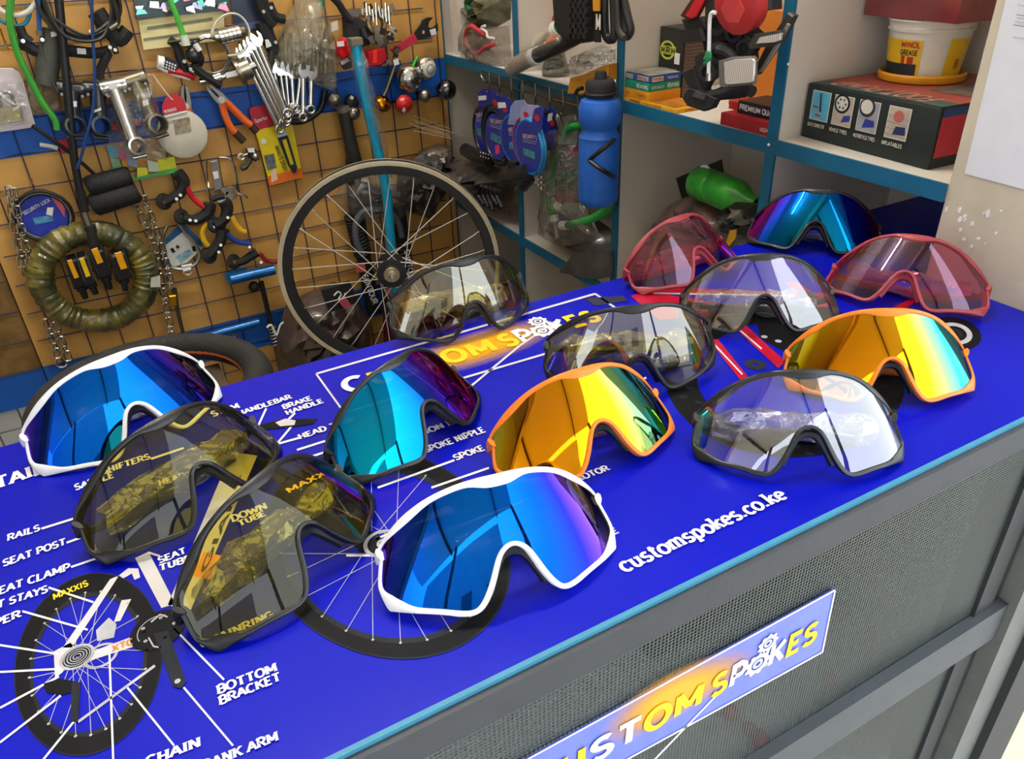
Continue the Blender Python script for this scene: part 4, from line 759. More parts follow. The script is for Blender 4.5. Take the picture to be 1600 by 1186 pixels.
# spanners
def spanner(label, a, b_, grp, r=.0065, d=.05, ring=True):
    t = thing('spanner', label, 'spanner', W(b_[0], b_[1], d), grp); A0, B0 = W(a[0], a[1], d), W(b_[0], b_[1], d + .01); ax = (B0 - A0).normalized()
    M().tube([A0, A0.lerp(B0, .5), B0], [r, r * .8, r], 8, flat=.5, up=(1, 0, 0)).go('shank', CHROME, t)
    sdv = V((1, 0, 0)) - ax * ax.x; sdv.normalize(); q = A0 - ax * .006; f = V((0, -1, 0))
    M().prism([q + sdv * x * 1.0 + ax * y + f * -.003 for x, y in ((-.0125, .004), (-.013, -.008), (-.008, -.0165), (-.0055, -.0155), (-.0065, -.004), (.0065, -.004), (.0055, -.0155), (.008, -.0165), (.013, -.008), (.0125, .004), (.005, .014), (-.005, .014))], f * .006).go('open_jaw', CHROME, t)
    if ring: M().ring(B0 + ax * .007, f, .0085, .0038, 18, 8).go('ring_end', CHROME, t)
    return t
for i, (a, b_, pl_) in enumerate([((381, 88), (435, 197), 'lowest'), ((386, 82), (440, 188), 'second from below'), ((392, 76), (445, 186), 'middle'), ((397, 71), (447, 180), 'second from above'), ((403, 66), (447, 172), 'topmost')]):
    spanner('chrome spanner fanned out left of the clear bag, %s of the five' % pl_, a, b_, 'fanned chrome spanners', .0066, .045 + .006 * i)
for i, (a, b_) in enumerate([((428, 108), (437, 156)), ((438, 112), (446, 164)), ((447, 112), (452, 172)), ((456, 116), (459, 163)), ((470, 118), (464, 166))]): spanner('short chrome ring spanner under the clear bag, %s from the left' % 'first second third fourth fifth'.split()[i], a, b_, 'ring spanners under the clear bag', .0055, .03 + .004 * i)
for i, (a, b_) in enumerate([((474, 116), (474, 178)), ((487, 118), (486, 166))]): spanner(['long chrome spanner pointing straight down under the clear bag, ring end lowest', 'long chrome spanner hanging rightmost under the clear bag'][i], a, b_, 'ring spanners under the clear bag', .006, .055)
t = thing('tool_bag', 'big clear plastic bag of grey metal tools hanging above the spanners', 'bag', W(478, 80, .05))
for i in range(12): wt([(440 + i * 6.5, 48 + (i * 37) % 23), (442 + i * 6, 96 + (i * 29) % 30)], .004, .035 + .003 * (i % 5), 6, 1).go('tool_shank', mat('#a8a694', .3, .8), t)
M().pillow([W(x, y, .034) for x, y in ((468, -10), (496, -10), (506, 18), (522, 58), (527, 104), (522, 142), (494, 134), (462, 124), (434, 106), (427, 84), (442, 44))], V((0, -.075, 0)), noise=.10, seed=8, rings=7).go('bag_film', film(body='#a8a48e', bodyf=.38, gloss=.12, bscale=30), t); wp([(488, -10), (500, -10), (508, 12), (498, 8)], .05, .002).go('teal_tab', mat('#1c8070', .5), t)
one('brake_hose', 'loop of black hose behind the chrome ring spanners', 'hose', wt([(440, 112), (434, 150), (442, 184), (470, 190), (500, 172), (508, 140)], .007, .02, 8, 5), BLACK)
# glue pack
t = thing('glue_pack', 'yellow epoxy glue card pack with a red header', 'glue', W(435, 230, .02))
wp([(398, 202), (456, 192), (473, 277), (421, 290)], .012, .005, bevel=.001).go('card', mat('#e8d012', .4), t); wp([(388, 172), (392, 167), (413, 164), (420, 168), (428, 194), (402, 204), (396, 200)], .012, .0052, bevel=.001).go('red_header', mat('#c42440', .4), t); wp([(417, 276), (471, 262), (473, 277), (421, 290)], .0175, .0006).go('orange_base', mat('#e87024', .4), t)
wp([(433, 210), (447, 206), (450, 214), (464, 262), (461, 270), (458, 270), (450, 258), (434, 216)], .020, .006, bevel=.002).go('glue_tube', mat('#1c2c34', .3), t); wp([(432, 209), (447, 205), (449, 211), (434, 215)], .0262, .001).go('tube_end', mat('#c8d0d0', .3, .5), t)
wp([(412, 243), (428, 240), (432, 262), (418, 266)], .018, .0006).go('printed_picture', mat('#6a6c70', .5, scale=150, var=.6), t); wp([(424, 268), (430, 262), (434, 280), (424, 285)], .018, .0006).go('white_arrow', mat('#e8c8b0', .5), t); M().lathe(W(412, 221, .0176), V((0, -1, 0)), [(.0001, .0008), (.0068, .0008)], 16).go('printed_seal', LABELW, t)
gp = lambda x, y, o: W(x, y, .0180 + o)
words('Sparko', lambda x, y, o: W(x, y, .0180 + o), (399, 192), (418, 186), 6, serif=False, th=1.3).go('printed_name', LABELW, t, smooth=False)
O = W(429, 229, .0186); U = (W(444, 268, .0186) - O); w_ = textw('4MINUTE EPOXY'); n_ = V((U.z, 0, -U.x)).normalized()
glyphs(M(), '4MINUTE EPOXY', O, U / w_, -n_ * .0095 / 7, 1.4, False).go('printed_name', mat('#2c2410', .5), t, smooth=False)
wp([(441, 219), (447, 217), (459, 256), (454, 258)], .0263, .0005).go('printed_band', mat('#e0c41c', .4), t)
# black levers at the top, chrome clump
lever('black brake lever with steel rod at the top, left of the clear bag', [(406, -6), (410, 10), (418, 28), (428, 40)], [(420, 5), (430, 25), (445, 30)], MATTE, .015, .010, .05, None, ((412, 18), (424, 12)))
lever('grey black brake lever hanging down left of the clear bag with white sticker', [(412, 36), (416, 52), (424, 70), (430, 84)], [(426, 70), (424, 90), (420, 112), (417, 124)], mat('#33352f', .6), .017, .0075, .04, None, ((411, 22), (431, 66)), [(414, 62), (422, 61), (424, 72), (416, 75)])
t = thing('front_derailleur', 'tangle of chrome derailleur plates and bolts left of the cone wrench', 'derailleur', W(585, 45, .05)); cg = random.Random(4)
M().ring(W(588, 36, .05), V((.2, -1, .2)), .021, .008, 22, 8).go('clamp_band', mat('#a09070', .25, .9), t); wp([(540, 14), (566, 12), (568, 24), (542, 27)], .04, .006, bevel=.001).go('clamp_band', CHROME, t)
for i in range(22):
    x, y = cg.uniform(568, 616), cg.uniform(4, 66); M().box(W(x, y, cg.uniform(.03, .075)), cg.uniform(.006, .016), cg.uniform(.003, .008), cg.uniform(.006, .02), tuple(Matrix.Rotation(cg.uniform(0, 3), 3, 'Y').col)).go('linkage_plate', CHROME if i % 3 else BLACK, t)
for i in range(9): wt([(572 + i * 5, 4 + (i % 3) * 5), (574 + i * 5, 24 + (i % 4) * 5)], .0026, .06, 6, 1).go('bolt', CHROME, t)
wp([(583, 44), (592, 42), (600, 66), (594, 74), (586, 62)], .065, .004).go('cage_plate', CHROME, t); wt([(618, 46), (606, 60), (596, 78)], .006, .06, 7, 3).go('cage_arm', DSTEEL, t)
t = thing('lamp_bracket', 'black plastic lamp bracket behind the two red lights', 'bracket', W(550, 45, .04)); wp([(534, 26), (552, 24), (580, 42), (584, 62), (560, 72), (536, 58)], .02, .03, bevel=.004).go('bracket_body', MATTE, t); wt([(513, -10), (528, 4), (538, 20), (548, 32)], .0085, .05, 8, 4).go('rubber_strap', RUBBER, t); wp([(517, 36), (527, 32), (529, 46), (518, 50)], .05, .001).go('white_tag', mat('#d8cfc8', .6), t); M().cyl(W(566, 44, .052), W(572, 60, .058), .009, 12).go('barrel', BLACK, t)
t = thing('bicycle_light', 'red square bicycle tail light with white price sticker', 'light', W(532, 70, .06)); wp([(520, 72), (534, 57), (545, 66), (543, 84), (530, 92), (523, 84)], .055, .03, bevel=.006).go('red_lens', mat('#d0101c', .2, coat=.6), t); wp([(526, 65), (537, 64), (538, 72), (527, 73)], .0865, .001).go('price_sticker', LABELW, t)
t = thing('bicycle_light', 'red block bicycle tail light with a bright vertical stripe', 'light', W(586, 88, .05)); wp([(568, 79), (596, 73), (600, 92), (590, 102), (570, 103)], .045, .028, bevel=.005).go('red_lens', mat('#b81420', .25, coat=.5), t); wp([(583, 78), (589, 77), (589, 98), (583, 99)], .0735, .001).go('stripe', mat('#ff2a20', .4), t)
t = thing('bicycle_light', 'grey plastic bicycle light below the red square one', 'light', W(538, 98, .05)); wp([(529, 98), (543, 88), (548, 96), (546, 104), (536, 108)], .045, .022, bevel=.004).go('housing', mat('#55565a', .5), t); wp([(531, 97), (543, 90), (546, 95), (534, 102)], .068, .001).go('price_sticker', LABELW, t)
t = thing('shift_lever', 'small chrome shifter with a dangling lever above the bells', 'shifter', W(615, 88, .05))
for i in range(8): M().box(W(604 + cg.uniform(-4, 18), 84 + cg.uniform(-8, 14), .05 + cg.uniform(-.01, .015)), .012, .008, .010, tuple(Matrix.Rotation(cg.uniform(0, 3), 3, 'Y').col)).go('shifter_plate', CHROME if i % 2 else BLACK, t)
wp([(614, 94), (622, 91), (624, 100), (616, 103)], .073, .001).go('price_sticker', LABELW, t); wt([(618, 100), (611, 120), (604, 140), (599, 150)], .006, .055, 8, 4).go('lever_blade', DSTEEL, t)
t = thing('cone_wrench', 'black flat wrench with a red handle near the board edge', 'wrench', W(645, 60, .035)); wp([(609, 77), (646, 52), (652, 64), (616, 86)], .03, .008, bevel=.002).go('handle', mat('#b82c40', .5), t)
wp([(646, 52), (655, 40), (659, 31), (667, 27), (676, 27), (670, 33), (668, 41), (672, 44), (677, 42), (683, 36), (684, 46), (678, 56), (664, 60), (652, 63)], .032, .004, bevel=.001).go('wrench_head', mat('#1a1a1c', .5), t); M().cyl(W(661, 50, .036), W(661, 50, .0366), .0042, 14).go('hole', mat('#a89868', .5), t); wp([(671, 47), (680, 44), (682, 53), (674, 56)], .037, .001).go('price_sticker', LABELW, t)
# bells
def bell(label, x, y, r, mt, d=.03, ax=(0.1, -1, .15), ry=.75, sticker=None, face=None, grp=None):
    r *= 1.12; t = thing('bicycle_bell', label, 'bell', W(x, y, d), grp); c = W(x, y, d); a = V(ax).normalized()
    M().lathe(c, a, [(r, 0), (r * 1.03, r * .08), (r, r * .2), (r * .92, r * ry * .62), (r * .7, r * ry * .98), (r * .4, r * ry * 1.17), (.0001, r * ry * 1.25)], 28).go('dome', mt, t)
    M().lathe(c, a, [(r * .98, 0), (r * .9, -.006), (r * .3, -.008), (.0001, -.008)], 24).go('base', MATTE, t); M().cyl(c - a * .006, V((c.x, WY - .008, c.z)), r * .35, 10).go('bracket', MATTE, t)
    if face: M().lathe(c, a, [(r * .72, r * ry * .99), (r * .66, r * ry * 1.10), (.0001, r * ry * 1.27)], 24).go('white_face', mat('#e0ded8', .5), t)
    if sticker: M().lathe(c + V((r * sticker[0], 0, r * sticker[1])) + a * (r * ry * 1.22), a, [(.0001, .0006), (r * .32, .0006), (r * .32, 0)], 4).go('price_sticker', LABELW, t)
    return t
G_ = 'bells at the right end of the upper blue band'
bell('big round chrome bell with a white sticker', 638, 122, .030, CHROME, .04, sticker=(-.35, .3), grp=G_)
bell('chrome bell with a white printed face above the others', 665, 106, .0255, CHROME, .04, (.25, -1, -.1), .6, face=True, grp=G_)
bell('dark chrome ball bell at the edge of the board', 696, 141, .0225, mat('#77777a', .12, 1.), .05, (.3, -1, .3), .95, grp=G_)
bell('gold bell tilted on its side', 597, 162, .020, mat('#d08a1c', .2, 1.), .05, (.4, -.7, .6), .6, grp=G_)
bell('red bell hanging below the big chrome one', 630, 162, .0205, mat('#c01c20', .3, coat=.4), .05, (.3, -1, -.2), .8, sticker=(-.6, -.3), grp=G_)
bell('small chrome bell between the red and the dark chrome one', 663, 149, .0145, mat('#a8a49c', .3, 1.), .055, (.1, -1, -.2), .9, sticker=(-.3, .5), grp=G_)
bell('small steel bell left of the blue tube', 522, 155, .0155, mat('#9c9890', .3, 1.), .05, (.2, -1, -.4), .9, grp=G_)
bell('small chrome bell just left of the blue tube, lowest of the bells', 552, 176, .0145, mat('#b4b0a8', .2, 1.), .04, (.1, -1, -.2), .9, grp=G_)
bell('dark bell with a white sticker above the small chrome one', 549, 160, .0165, BLACK, .03, (.1, -1, .3), .7, sticker=(-.2, .5), grp=G_)
one('zip_tie', 'bright green plastic tie sticking up behind the bells', 'tie', wt([(645, 104), (652, 88)], .0035, .05, 6, 1), mat('#3cc828', .4))
for i, (a, b_) in enumerate([((646, 181), (703, 201)), ((645, 187), (704, 206)), ((648, 191), (726, 213)), ((640, 193), (704, 211)), ((647, 197), (704, 214)), ((646, 204), (706, 217))]): one('wheel_spoke', 'loose pale wheel spoke over the board edge below the bells, %s from the top' % 'first second third fourth fifth sixth'.split()[i], 'spoke', wt([a, b_], .0011, .03 + .002 * i, 5, 1), mat('#dccdb4', .4, .3), 'loose spokes below the bells')
# seat post, blue tube, suspension fork
t = thing('seat_post', 'worn black seat post hanging left of the blue tube', 'seat post', W(548, 215, .035)); wt([(537, 171), (546, 215), (560, 268)], .0165, .035, 14, 1).go('post_tube', mat('#2c2a28', .45, scale=60, var=.6), t); wt([(535, 166), (537.5, 174)], .0168, .035, 14, 1).go('top_collar', mat('#8c8270', .4, .4), t)
t = thing('frame_tube', 'long shiny turquoise tube in plastic sleeve passing behind the wheel', 'tube', W(580, 200, .06))
wt([(556, 68), (563, 110), (571, 150), (581, 195), (590, 232), (597, 262), (604, 300), (607, 330), (609, 360), (613, 400), (618, 440), (625, 480)], .0125, .13, 12, 4).go('tube_body', mat('#10aee0', .3, .3, coat=.5), t); wp([(541, 59), (560, 57), (562, 69), (544, 71)], .115, .03, bevel=.003).go('grey_end', mat('#77705c', .6), t)
M().pillow([W(x, y, .11) for x, y in ((541, 60), (560, 57), (570, 100), (588, 160), (600, 215), (606, 248), (592, 262), (576, 215), (558, 140), (546, 90))], V((0, -.045, 0)), noise=.10, seed=12, sub=2).go('plastic_sleeve', film(gloss=.10, bodyf=.10, body='#b0a8a0'), t)
t = thing('suspension_fork', 'black suspension fork with grey arch in plastic behind the wheel', 'fork', W(590, 340, .05)); BL2 = mat('#191a1e', .4)
wt([(552, 250), (553, 300), (560, 350), (567, 392)], .020, .05, 12, 3).go('stanchion', BL2, t)
for i in range(12): M().ring(W(552 + i * 1.3, 338 + i * 5.2, .05), V((.17, .1, -1)), .019, .006, 18, 6).go('bellow', RUBBER, t)
wt([(566, 392), (573, 430), (584, 486)], .021, .05, 12, 1).go('lower_leg', BL2, t); wt([(622, 320), (628, 360), (632, 400)], .018, .045, 12, 1).go('stanchion', BL2, t); wt([(632, 398), (636, 430), (641, 480)], .021, .045, 12, 1).go('lower_leg', BL2, t)
for i in range(11): M().ring(W(619 + i * 1.2, 340 + i * 5.2, .045), V((.1, .1, -1)), .018, .0055, 18, 6).go('bellow', RUBBER, t)
GA = mat('#5c606a', .45, .2)
wt([(550, 308), (560, 296), (572, 291), (590, 300), (606, 300), (622, 306)], .011, .06, 10, 4).go('crown', GA, t); wt([(567, 398), (557, 378), (556, 350), (564, 334), (580, 327), (600, 330), (618, 340), (628, 370)], .0085, .072, 10, 4).go('brace_arch', GA, t); wp([(552, 302), (596, 304), (598, 332), (556, 330)], .04, .02, bevel=.004).go('crown_plate', mat('#2a2c32', .5), t)
wp([(555, 414), (570, 412), (572, 424), (557, 426)], .0765, .001).go('red_sticker', mat('#c85048', .5), t)
O = W(566, 432, .0765); U = W(583, 476, .0765) - O; n_ = V((U.z, 0, -U.x)).normalized(); glyphs(M(), 'SUNTOUR', O, U / textw('SUNTOUR'), -n_ * .015 / 7, 1.3, False).go('printed_name', LABELW, t, smooth=False)
O = W(632, 392, .0715); U = W(641, 440, .0715) - O; n_ = V((U.z, 0, -U.x)).normalized(); glyphs(M(), 'SUNTOUR', O, U / textw('SUNTOUR'), -n_ * .014 / 7, 1.3, False).go('printed_name', LABELW, t, smooth=False)
M().pillow([W(x, y, .03) for x, y in ((536, 262), (560, 254), (600, 262), (640, 268), (648, 330), (600, 350), (545, 350), (524, 310))], V((0, -.07, 0)), noise=.12, seed=14).go('plastic_sleeve', film(gloss=.1, bodyf=.08), t)
one('plastic_bag', 'dark bag of small black parts behind the wheel, right of the blue tube', 'bag', M().pillow([W(x, y, .03) for x, y in ((622, 262), (660, 240), (694, 236), (702, 290), (672, 342), (636, 330), (618, 310))], V((0, -.05, 0)), noise=.22, seed=15), mat('#3c3634', .35, scale=30, var=.5, bump=.6, bscale=60, coat=.5))
t = thing('parts_bag', 'grey plastic bag with white sticker at the board edge above the wheel', 'bag', W(680, 245, .02)); M().pillow([W(x, y, .01) for x, y in ((655, 236), (684, 224), (704, 228), (707, 268), (680, 280), (648, 262))], V((0, -.035, 0)), noise=.15, seed=16).go('bag_film', mat('#6a5c50', .4, scale=40, var=.4, coat=.4), t); wp([(683, 249), (694, 246), (696, 254), (685, 257)], .055, .001).go('price_sticker', LABELW, t)
# clamp, coloured levers, caliper with silver arms
t = thing('seat_clamp', 'small black quick release clamp with steel eye', 'clamp', W(386, 240, .03)); M().ring(W(377, 245, .035), V((.1, -1, 0)), .0065, .0032, 16, 8).go('steel_eye', mat('#d8d0bc', .3, .6), t); wp([(383, 232), (398, 232), (403, 246), (396, 250), (386, 244)], .02, .022, bevel=.003).go('clamp_body', BLACK, t); wp([(386, 232), (397, 231), (398, 238), (388, 238)], .043, .001).go('price_sticker', LABELW, t); wt([(392, 248), (386, 258), (376, 264)], [.006] * 5 + [.008] * 3 + [.005], .04, 8, 4).go('lever', mat('#33342c', .5), t); M().ball(W(399, 244, .045), .008).go('acorn_nut', CHROME, t); wt([(380, 243), (388, 240)], .004, .035, 8, 1).go('bolt', CHROME, t)
LG = 'brake levers with coloured blades'
lever('black brake lever with a red blade', [(277, 270), (287, 284), (282, 300), (272, 308), (258, 316)], [(292, 292), (299, 306), (308, 316), (319, 324)], RED, .013, .0065, .04, (257, 315), ((276, 311), (282, 305)), None, 'brake lever', LG)
lever('black brake lever whose clamp points left, below the red one', [(328, 318), (325, 332), (312, 341), (300, 344), (286, 340)], [(330, 312), (340, 308), (350, 306)], MATTE, .0135, .008, .045, (284, 339), ((297, 344), (306, 345)), None, 'brake lever', LG)
lever('black brake lever with a yellow blade reaching right', [(350, 314), (355, 324), (352, 340), (344, 348), (336, 352)], [(362, 338), (368, 350), (376, 360), (384, 363)], YELLOW, .0135, .0065, .05, (336, 352), ((356, 340),), None, 'brake lever', LG)
lever('black brake lever with a blue blade', [(349, 358), (346, 372), (340, 384), (332, 394), (326, 400)], [(353, 364), (364, 374), (376, 379), (391, 381)], mat('#1c3c98', .4), .0135, .0065, .05, (328, 400), ((345, 383), (342, 394)), None, 'brake lever', LG)
lever('black brake lever with a dark red blade next to the wheel rim', [(402, 394), (392, 400), (380, 408), (370, 410)], [(406, 396), (415, 406), (426, 409), (436, 407)], mat('#8c2024', .4), .011, .006, .045, (366, 409), ((390, 386), (408, 410)), None, 'brake lever', LG)
lever('black brake lever with a yellow blade curving left, above the blue one', [(338, 346), (344, 352), (350, 356)], [(324, 348), (316, 360), (318, 374), (325, 384)], YELLOW, .011, .0065, .04, None, ((328, 352), (333, 355)), None, 'brake lever', LG)
t = thing('brake_caliper', 'silver wire framed brake caliper with a grey plate', 'brake', W(345, 280, .03)); wt([(322, 250), (323, 272), (326, 300), (330, 308)], .0028, .03, 6, 4).go('wire_arm', CHROME, t); wt([(342, 246), (358, 248), (366, 260), (370, 290), (370, 300)], .0028, .03, 6, 4).go('wire_arm', CHROME, t); wt([(341, 248), (346, 280), (350, 298)], .002, .03, 6, 3).go('wire_arm', CHROME, t)
wp([(328, 252), (338, 250), (346, 294), (335, 298)], .022, .006, bevel=.001).go('grey_plate', mat('#8a8c90', .35, .5), t); wp([(332, 269), (340, 267), (342, 278), (335, 280)], .0285, .001).go('price_sticker', LABELW, t)
for q in ((352, 298), (360, 296), (364, 305), (356, 304)): M().box(W(q[0], q[1], .04), .015, .012, .013, tuple(Matrix.Rotation(q[0] % 3, 3, 'Y').col)).go('mechanism', CHROME, t)
wt([(340, 314), (352, 314), (360, 310)], .004, .045, 8, 3).go('spring_arm', WHITE, t); wt([(370, 302), (380, 305), (387, 310)], .004, .045, 8, 3).go('cable_arm', CHROME, t)
# security lock card, chain, grips, wrapped tyre, pedals
t = thing('cable_lock', 'round blue security lock card in a coil of black cable', 'lock', W(66, 335, .03))
M().lathe(W(69, 338, .02), V((0, -1, 0)), [(0, .003), (.047, .003), (.047, 0), (0, 0)], 40).go('card', mat('#2c3cae', .4), t); wp([(78, 305), (92, 310), (101, 325), (101, 340)], .0235, .0006).go('pink_corner', mat('#d06070', .4), t); wp([(51, 341), (82, 335), (84, 345), (55, 351)], .0235, .0006).go('printed_panel', mat('#4a90b8', .4, scale=120, var=.4), t); wp([(74, 324), (84, 324), (82, 337), (72, 335)], .0245, .0008).go('price_sticker', LABELW, t)
words('SECURITY LOCK', lambda x, y, o: W(x, y, .0235 + o), (38, 336), (79, 314), 6, serif=False, th=1.4).go('printed_name', LABELW, t, smooth=False)
for i in range(3): M().ring(W(69, 338, .026 + .005 * i), V((0, -1, 0)), (.050 + .0025 * i), .0038, 40, 7, wob=.0006).go('cable_turn', [BLACK, mat('#8a8a84', .4), BLACK][i], t)
def chain(label, pts, grp=None, ll=.026, d=.03, hook=None):
    P = catmull([W(x, y, d) for x, y in pts], 12); L_ = [0]
    for a, b_ in zip(P, P[1:]): L_.append(L_[-1] + (b_ - a).length)
    t = thing('steel_chain', label, 'chain', P[0], grp); n = int(L_[-1] / (ll * .74))
    for i in range(n):
        s = (i + .5) * ll * .74; j = max(k for k in range(len(L_)) if L_[k] <= s); j = min(j, len(P) - 2); c = P[j].lerp(P[j + 1], (s - L_[j]) / max(1e-9, L_[j + 1] - L_[j])); u = (P[j + 1] - P[j]).normalized(); w = u.cross(V((0, -1, 0))).normalized() if i % 2 == 0 else (u.cross(V((0, -1, 0))).normalized() * .35 + V((0, -.94, 0))).normalized()
        q = [c + u * (ll * .5 * (.56 * math.copysign(1, math.cos(a)) + .44 * math.cos(a)) if abs(math.cos(a)) > .3 else 1.9 * math.cos(a) * ll * .26 * 1) + w * (.0068 * max(-1, min(1, 1.5 * math.sin(a)))) for a in [2 * PI * k / 12 for k in range(12)]]
        M().tube(q, .0020, 6, True).go('link', CHROME, t)
    if hook: M().ring(W(hook[0], hook[1], d), V((.1, -1, .2)), .0125, .0022, 20, 6).go('end_ring', CHROME, t)
    return t
chain('steel chain hanging left of the round security lock, outer strand', [(13, 293), (18, 330), (26, 370), (36, 420), (40, 440)], 'steel chains left of the tyre')
chain('steel chain hanging left of the round security lock, inner strand', [(20, 296), (28, 335), (38, 375), (47, 410), (54, 440)], 'steel chains left of the tyre', d=.04)
chain('end of a steel chain with a ring below the wrapped tyre, outer strand', [(72, 500), (80, 525), (88, 548), (92, 562)], 'chain ends below the tyre', hook=(96, 566)); chain('end of a steel chain below the wrapped tyre, inner strand', [(86, 505), (95, 530), (104, 552), (110, 572)], 'chain ends below the tyre', d=.04)
chain('steel chain hanging right of the wrapped tyre, strand next to the tyre', [(206, 310), (228, 355), (244, 395), (252, 440), (262, 490), (270, 535)], 'steel chains right of the tyre'); chain('steel chain hanging right of the wrapped tyre, strand with the brass lock', [(224, 308), (238, 345), (250, 380), (262, 420), (268, 455)], 'steel chains right of the tyre', d=.045)
t = thing('padlock', 'small brass padlock on a black strap beside the right chain', 'padlock', W(269, 470, .04)); wp([(263, 460), (274, 459), (275, 475), (264, 476)], .04, .012, bevel=.002).go('lock_body', mat('#c8901c', .3, .8), t); wt([(273, 450), (277, 480), (281, 500), (286, 520)], .005, .035, 7, 3).go('strap', mat('#3a3028', .6), t)
GM = mat('#141518', .7, bump=.5, bscale=240)
t = thing('foam_grip', 'black foam handlebar grip, upper one of the pair', 'grip', W(170, 290, .05), 'foam handlebar grips'); wt([(136, 293), (141, 291), (200, 276), (205, 275)], [.019, .023, .023, .019], .05, 16, 1).go('grip_body', GM, t)
t = thing('foam_grip', 'black foam handlebar grip, lower one of the pair', 'grip', W(178, 312, .05), 'foam handlebar grips'); wt([(143, 323), (148, 320), (211, 300), (216, 298)], [.020, .025, .025, .020], .055, 16, 1).go('grip_body', GM, t)
one('rubber_strap', 'thin black strap running diagonally to the foam grips', 'strap', wt([(50, 196), (95, 228), (125, 252), (160, 284)], .0042, .045, 7, 4), RUBBER)
t = thing('rolled_tyre', 'olive folded tyre rolled up and wrapped in shiny clear plastic', 'tyre', W(148, 432, .05)); c = W(149, 434, .055); tr_ = random.Random(31); m = M(); R_, r_ = .108, .0275; vs = []; fs = []; nn, mm = 144, 14
for i in range(nn):
    a = 2 * PI * i / nn; rr = r_ * (1 + .05 * math.sin(7 * a) + .045 * math.sin(46 * a + 3 * math.sin(5 * a)) + tr_.uniform(-.03, .03))
    for j in range(mm):
        b_ = 2 * PI * j / mm; q = rr * (1 + tr_.uniform(-.045, .045)); vs.append(c + V((math.cos(a) * (R_ + q * math.cos(b_)), -q * math.sin(b_) * .95, math.sin(a) * (R_ + q * math.cos(b_)) * .985)))
for i in range(nn):
    for j in range(mm): fs.append((i * mm + j, i * mm + (j + 1) % mm, ((i + 1) % nn) * mm + (j + 1) % mm, ((i + 1) % nn) * mm + j))
ty = bpy.data.materials.new('wrapped_tyre'); ty.use_nodes = True; nt = ty.node_tree; b = nt.nodes['Principled BSDF']; N = nt.nodes.new; L = nt.links.new; tc = N('ShaderNodeTexCoord'); ns = N('ShaderNodeTexNoise'); ns.inputs['Scale'].default_value = 16; ns.inputs['Detail'].default_value = 5; L(tc.outputs['Object'], ns.inputs['Vector']); rp = N('ShaderNodeValToRGB'); L(ns.outputs['Fac'], rp.inputs['Fac'])
e = rp.color_ramp.elements; e[0].position = .32; e[0].color = lin('#243018'); e[1].position = .72; e[1].color = lin('#a8963c'); k = e.new(.5); k.color = lin('#55501e'); L(rp.outputs['Color'], b.inputs['Base Color']); b.inputs['Roughness'].default_value = .5; b.inputs['Coat Weight'].default_value = .9; b.inputs['Coat Roughness'].default_value = .1
n2 = N('ShaderNodeTexNoise'); n2.inputs['Scale'].default_value = 60; L(tc.outputs['Object'], n2.inputs['Vector']); bp = N('ShaderNodeBump'); bp.inputs['Strength'].default_value = .9; bp.inputs['Distance'].default_value = .006; L(n2.outputs['Fac'], bp.inputs['Height']); L(bp.outputs['Normal'], b.inputs['Coat Normal'])
m.add(vs, fs).go('tyre_body', ty, t, ang=30); wp([(236, 434), (250, 430), (251, 448), (235, 449)], .092, .001).go('paper_tag', mat('#c8c8c0', .6), t)
def pedal(label, a, b_, sp, ra, rb, ym, d=.055, w=9):
    t = thing('pedal', label, 'pedal', W(a[0], a[1], d), 'pedals in front of the rolled tyre'); dx, dy = b_[0] - a[0], b_[1] - a[1]; l = math.hypot(dx, dy); nx, ny = -dy / l * w, dx / l * w
    wp([(a[0] - nx, a[1] - ny), (a[0] + nx, a[1] + ny), (b_[0] + nx, b_[1] + ny), (b_[0] - nx, b_[1] - ny)], d, .045, bevel=.005).go('pedal_body', BLACK, t)
    wt([b_, sp], [.0095, .0065], d + .022, 10, 1).go('spindle', BLACK, t); wt([(b_[0] + (sp[0] - b_[0]) * .25, b_[1] + (sp[1] - b_[1]) * .25), (b_[0] + (sp[0] - b_[0]) * .5, b_[1] + (sp[1] - b_[1]) * .5)], .0115, d + .022, 10, 1).go('bearing_nut', MATTE, t)
    ux, uy = nx * .42, ny * .42
    wp([(ra[0] - ux, ra[1] - uy), (ra[0] + ux, ra[1] + uy), (rb[0] + ux, rb[1] + uy), (rb[0] - ux, rb[1] - uy)], d + .0455, .003, bevel=.001).go('reflector', ym, t)
    for s in (-1, 1): wp([(a[0] + nx * s * .95, a[1] + ny * s * .95), (a[0] + nx * s * .75, a[1] + ny * s * .75), (b_[0] + nx * s * .75, b_[1] + ny * s * .75), (b_[0] + nx * s * .95, b_[1] + ny * s * .95)], d + .043, .006).go('cage_rail', mat('#5a5856', .4, .5) if label.startswith('pedal with a pale') else MATTE, t)
    return t
YR = mat('#f0a818', .3, coat=.3)
pedal('black pedal with orange reflector, far left of the four', (109, 398), (123, 440), (134, 466), (108, 406), (120, 434), YR); pedal('pedal with a pale metal cage and yellow reflector, second of the four', (125, 393), (139, 437), (150, 459), (127, 403), (138, 432), mat('#f8c81c', .3, coat=.3), .065)
pedal('black pedal with orange reflector, third of the four', (148, 384), (162, 424), (172, 451), (147, 388), (157, 411), YR, .06, 12); pedal('black pedal with spotted orange reflector, far right of the four', (181, 388), (192, 428), (196, 454), (184, 394), (194, 420), YR, .06, 13)
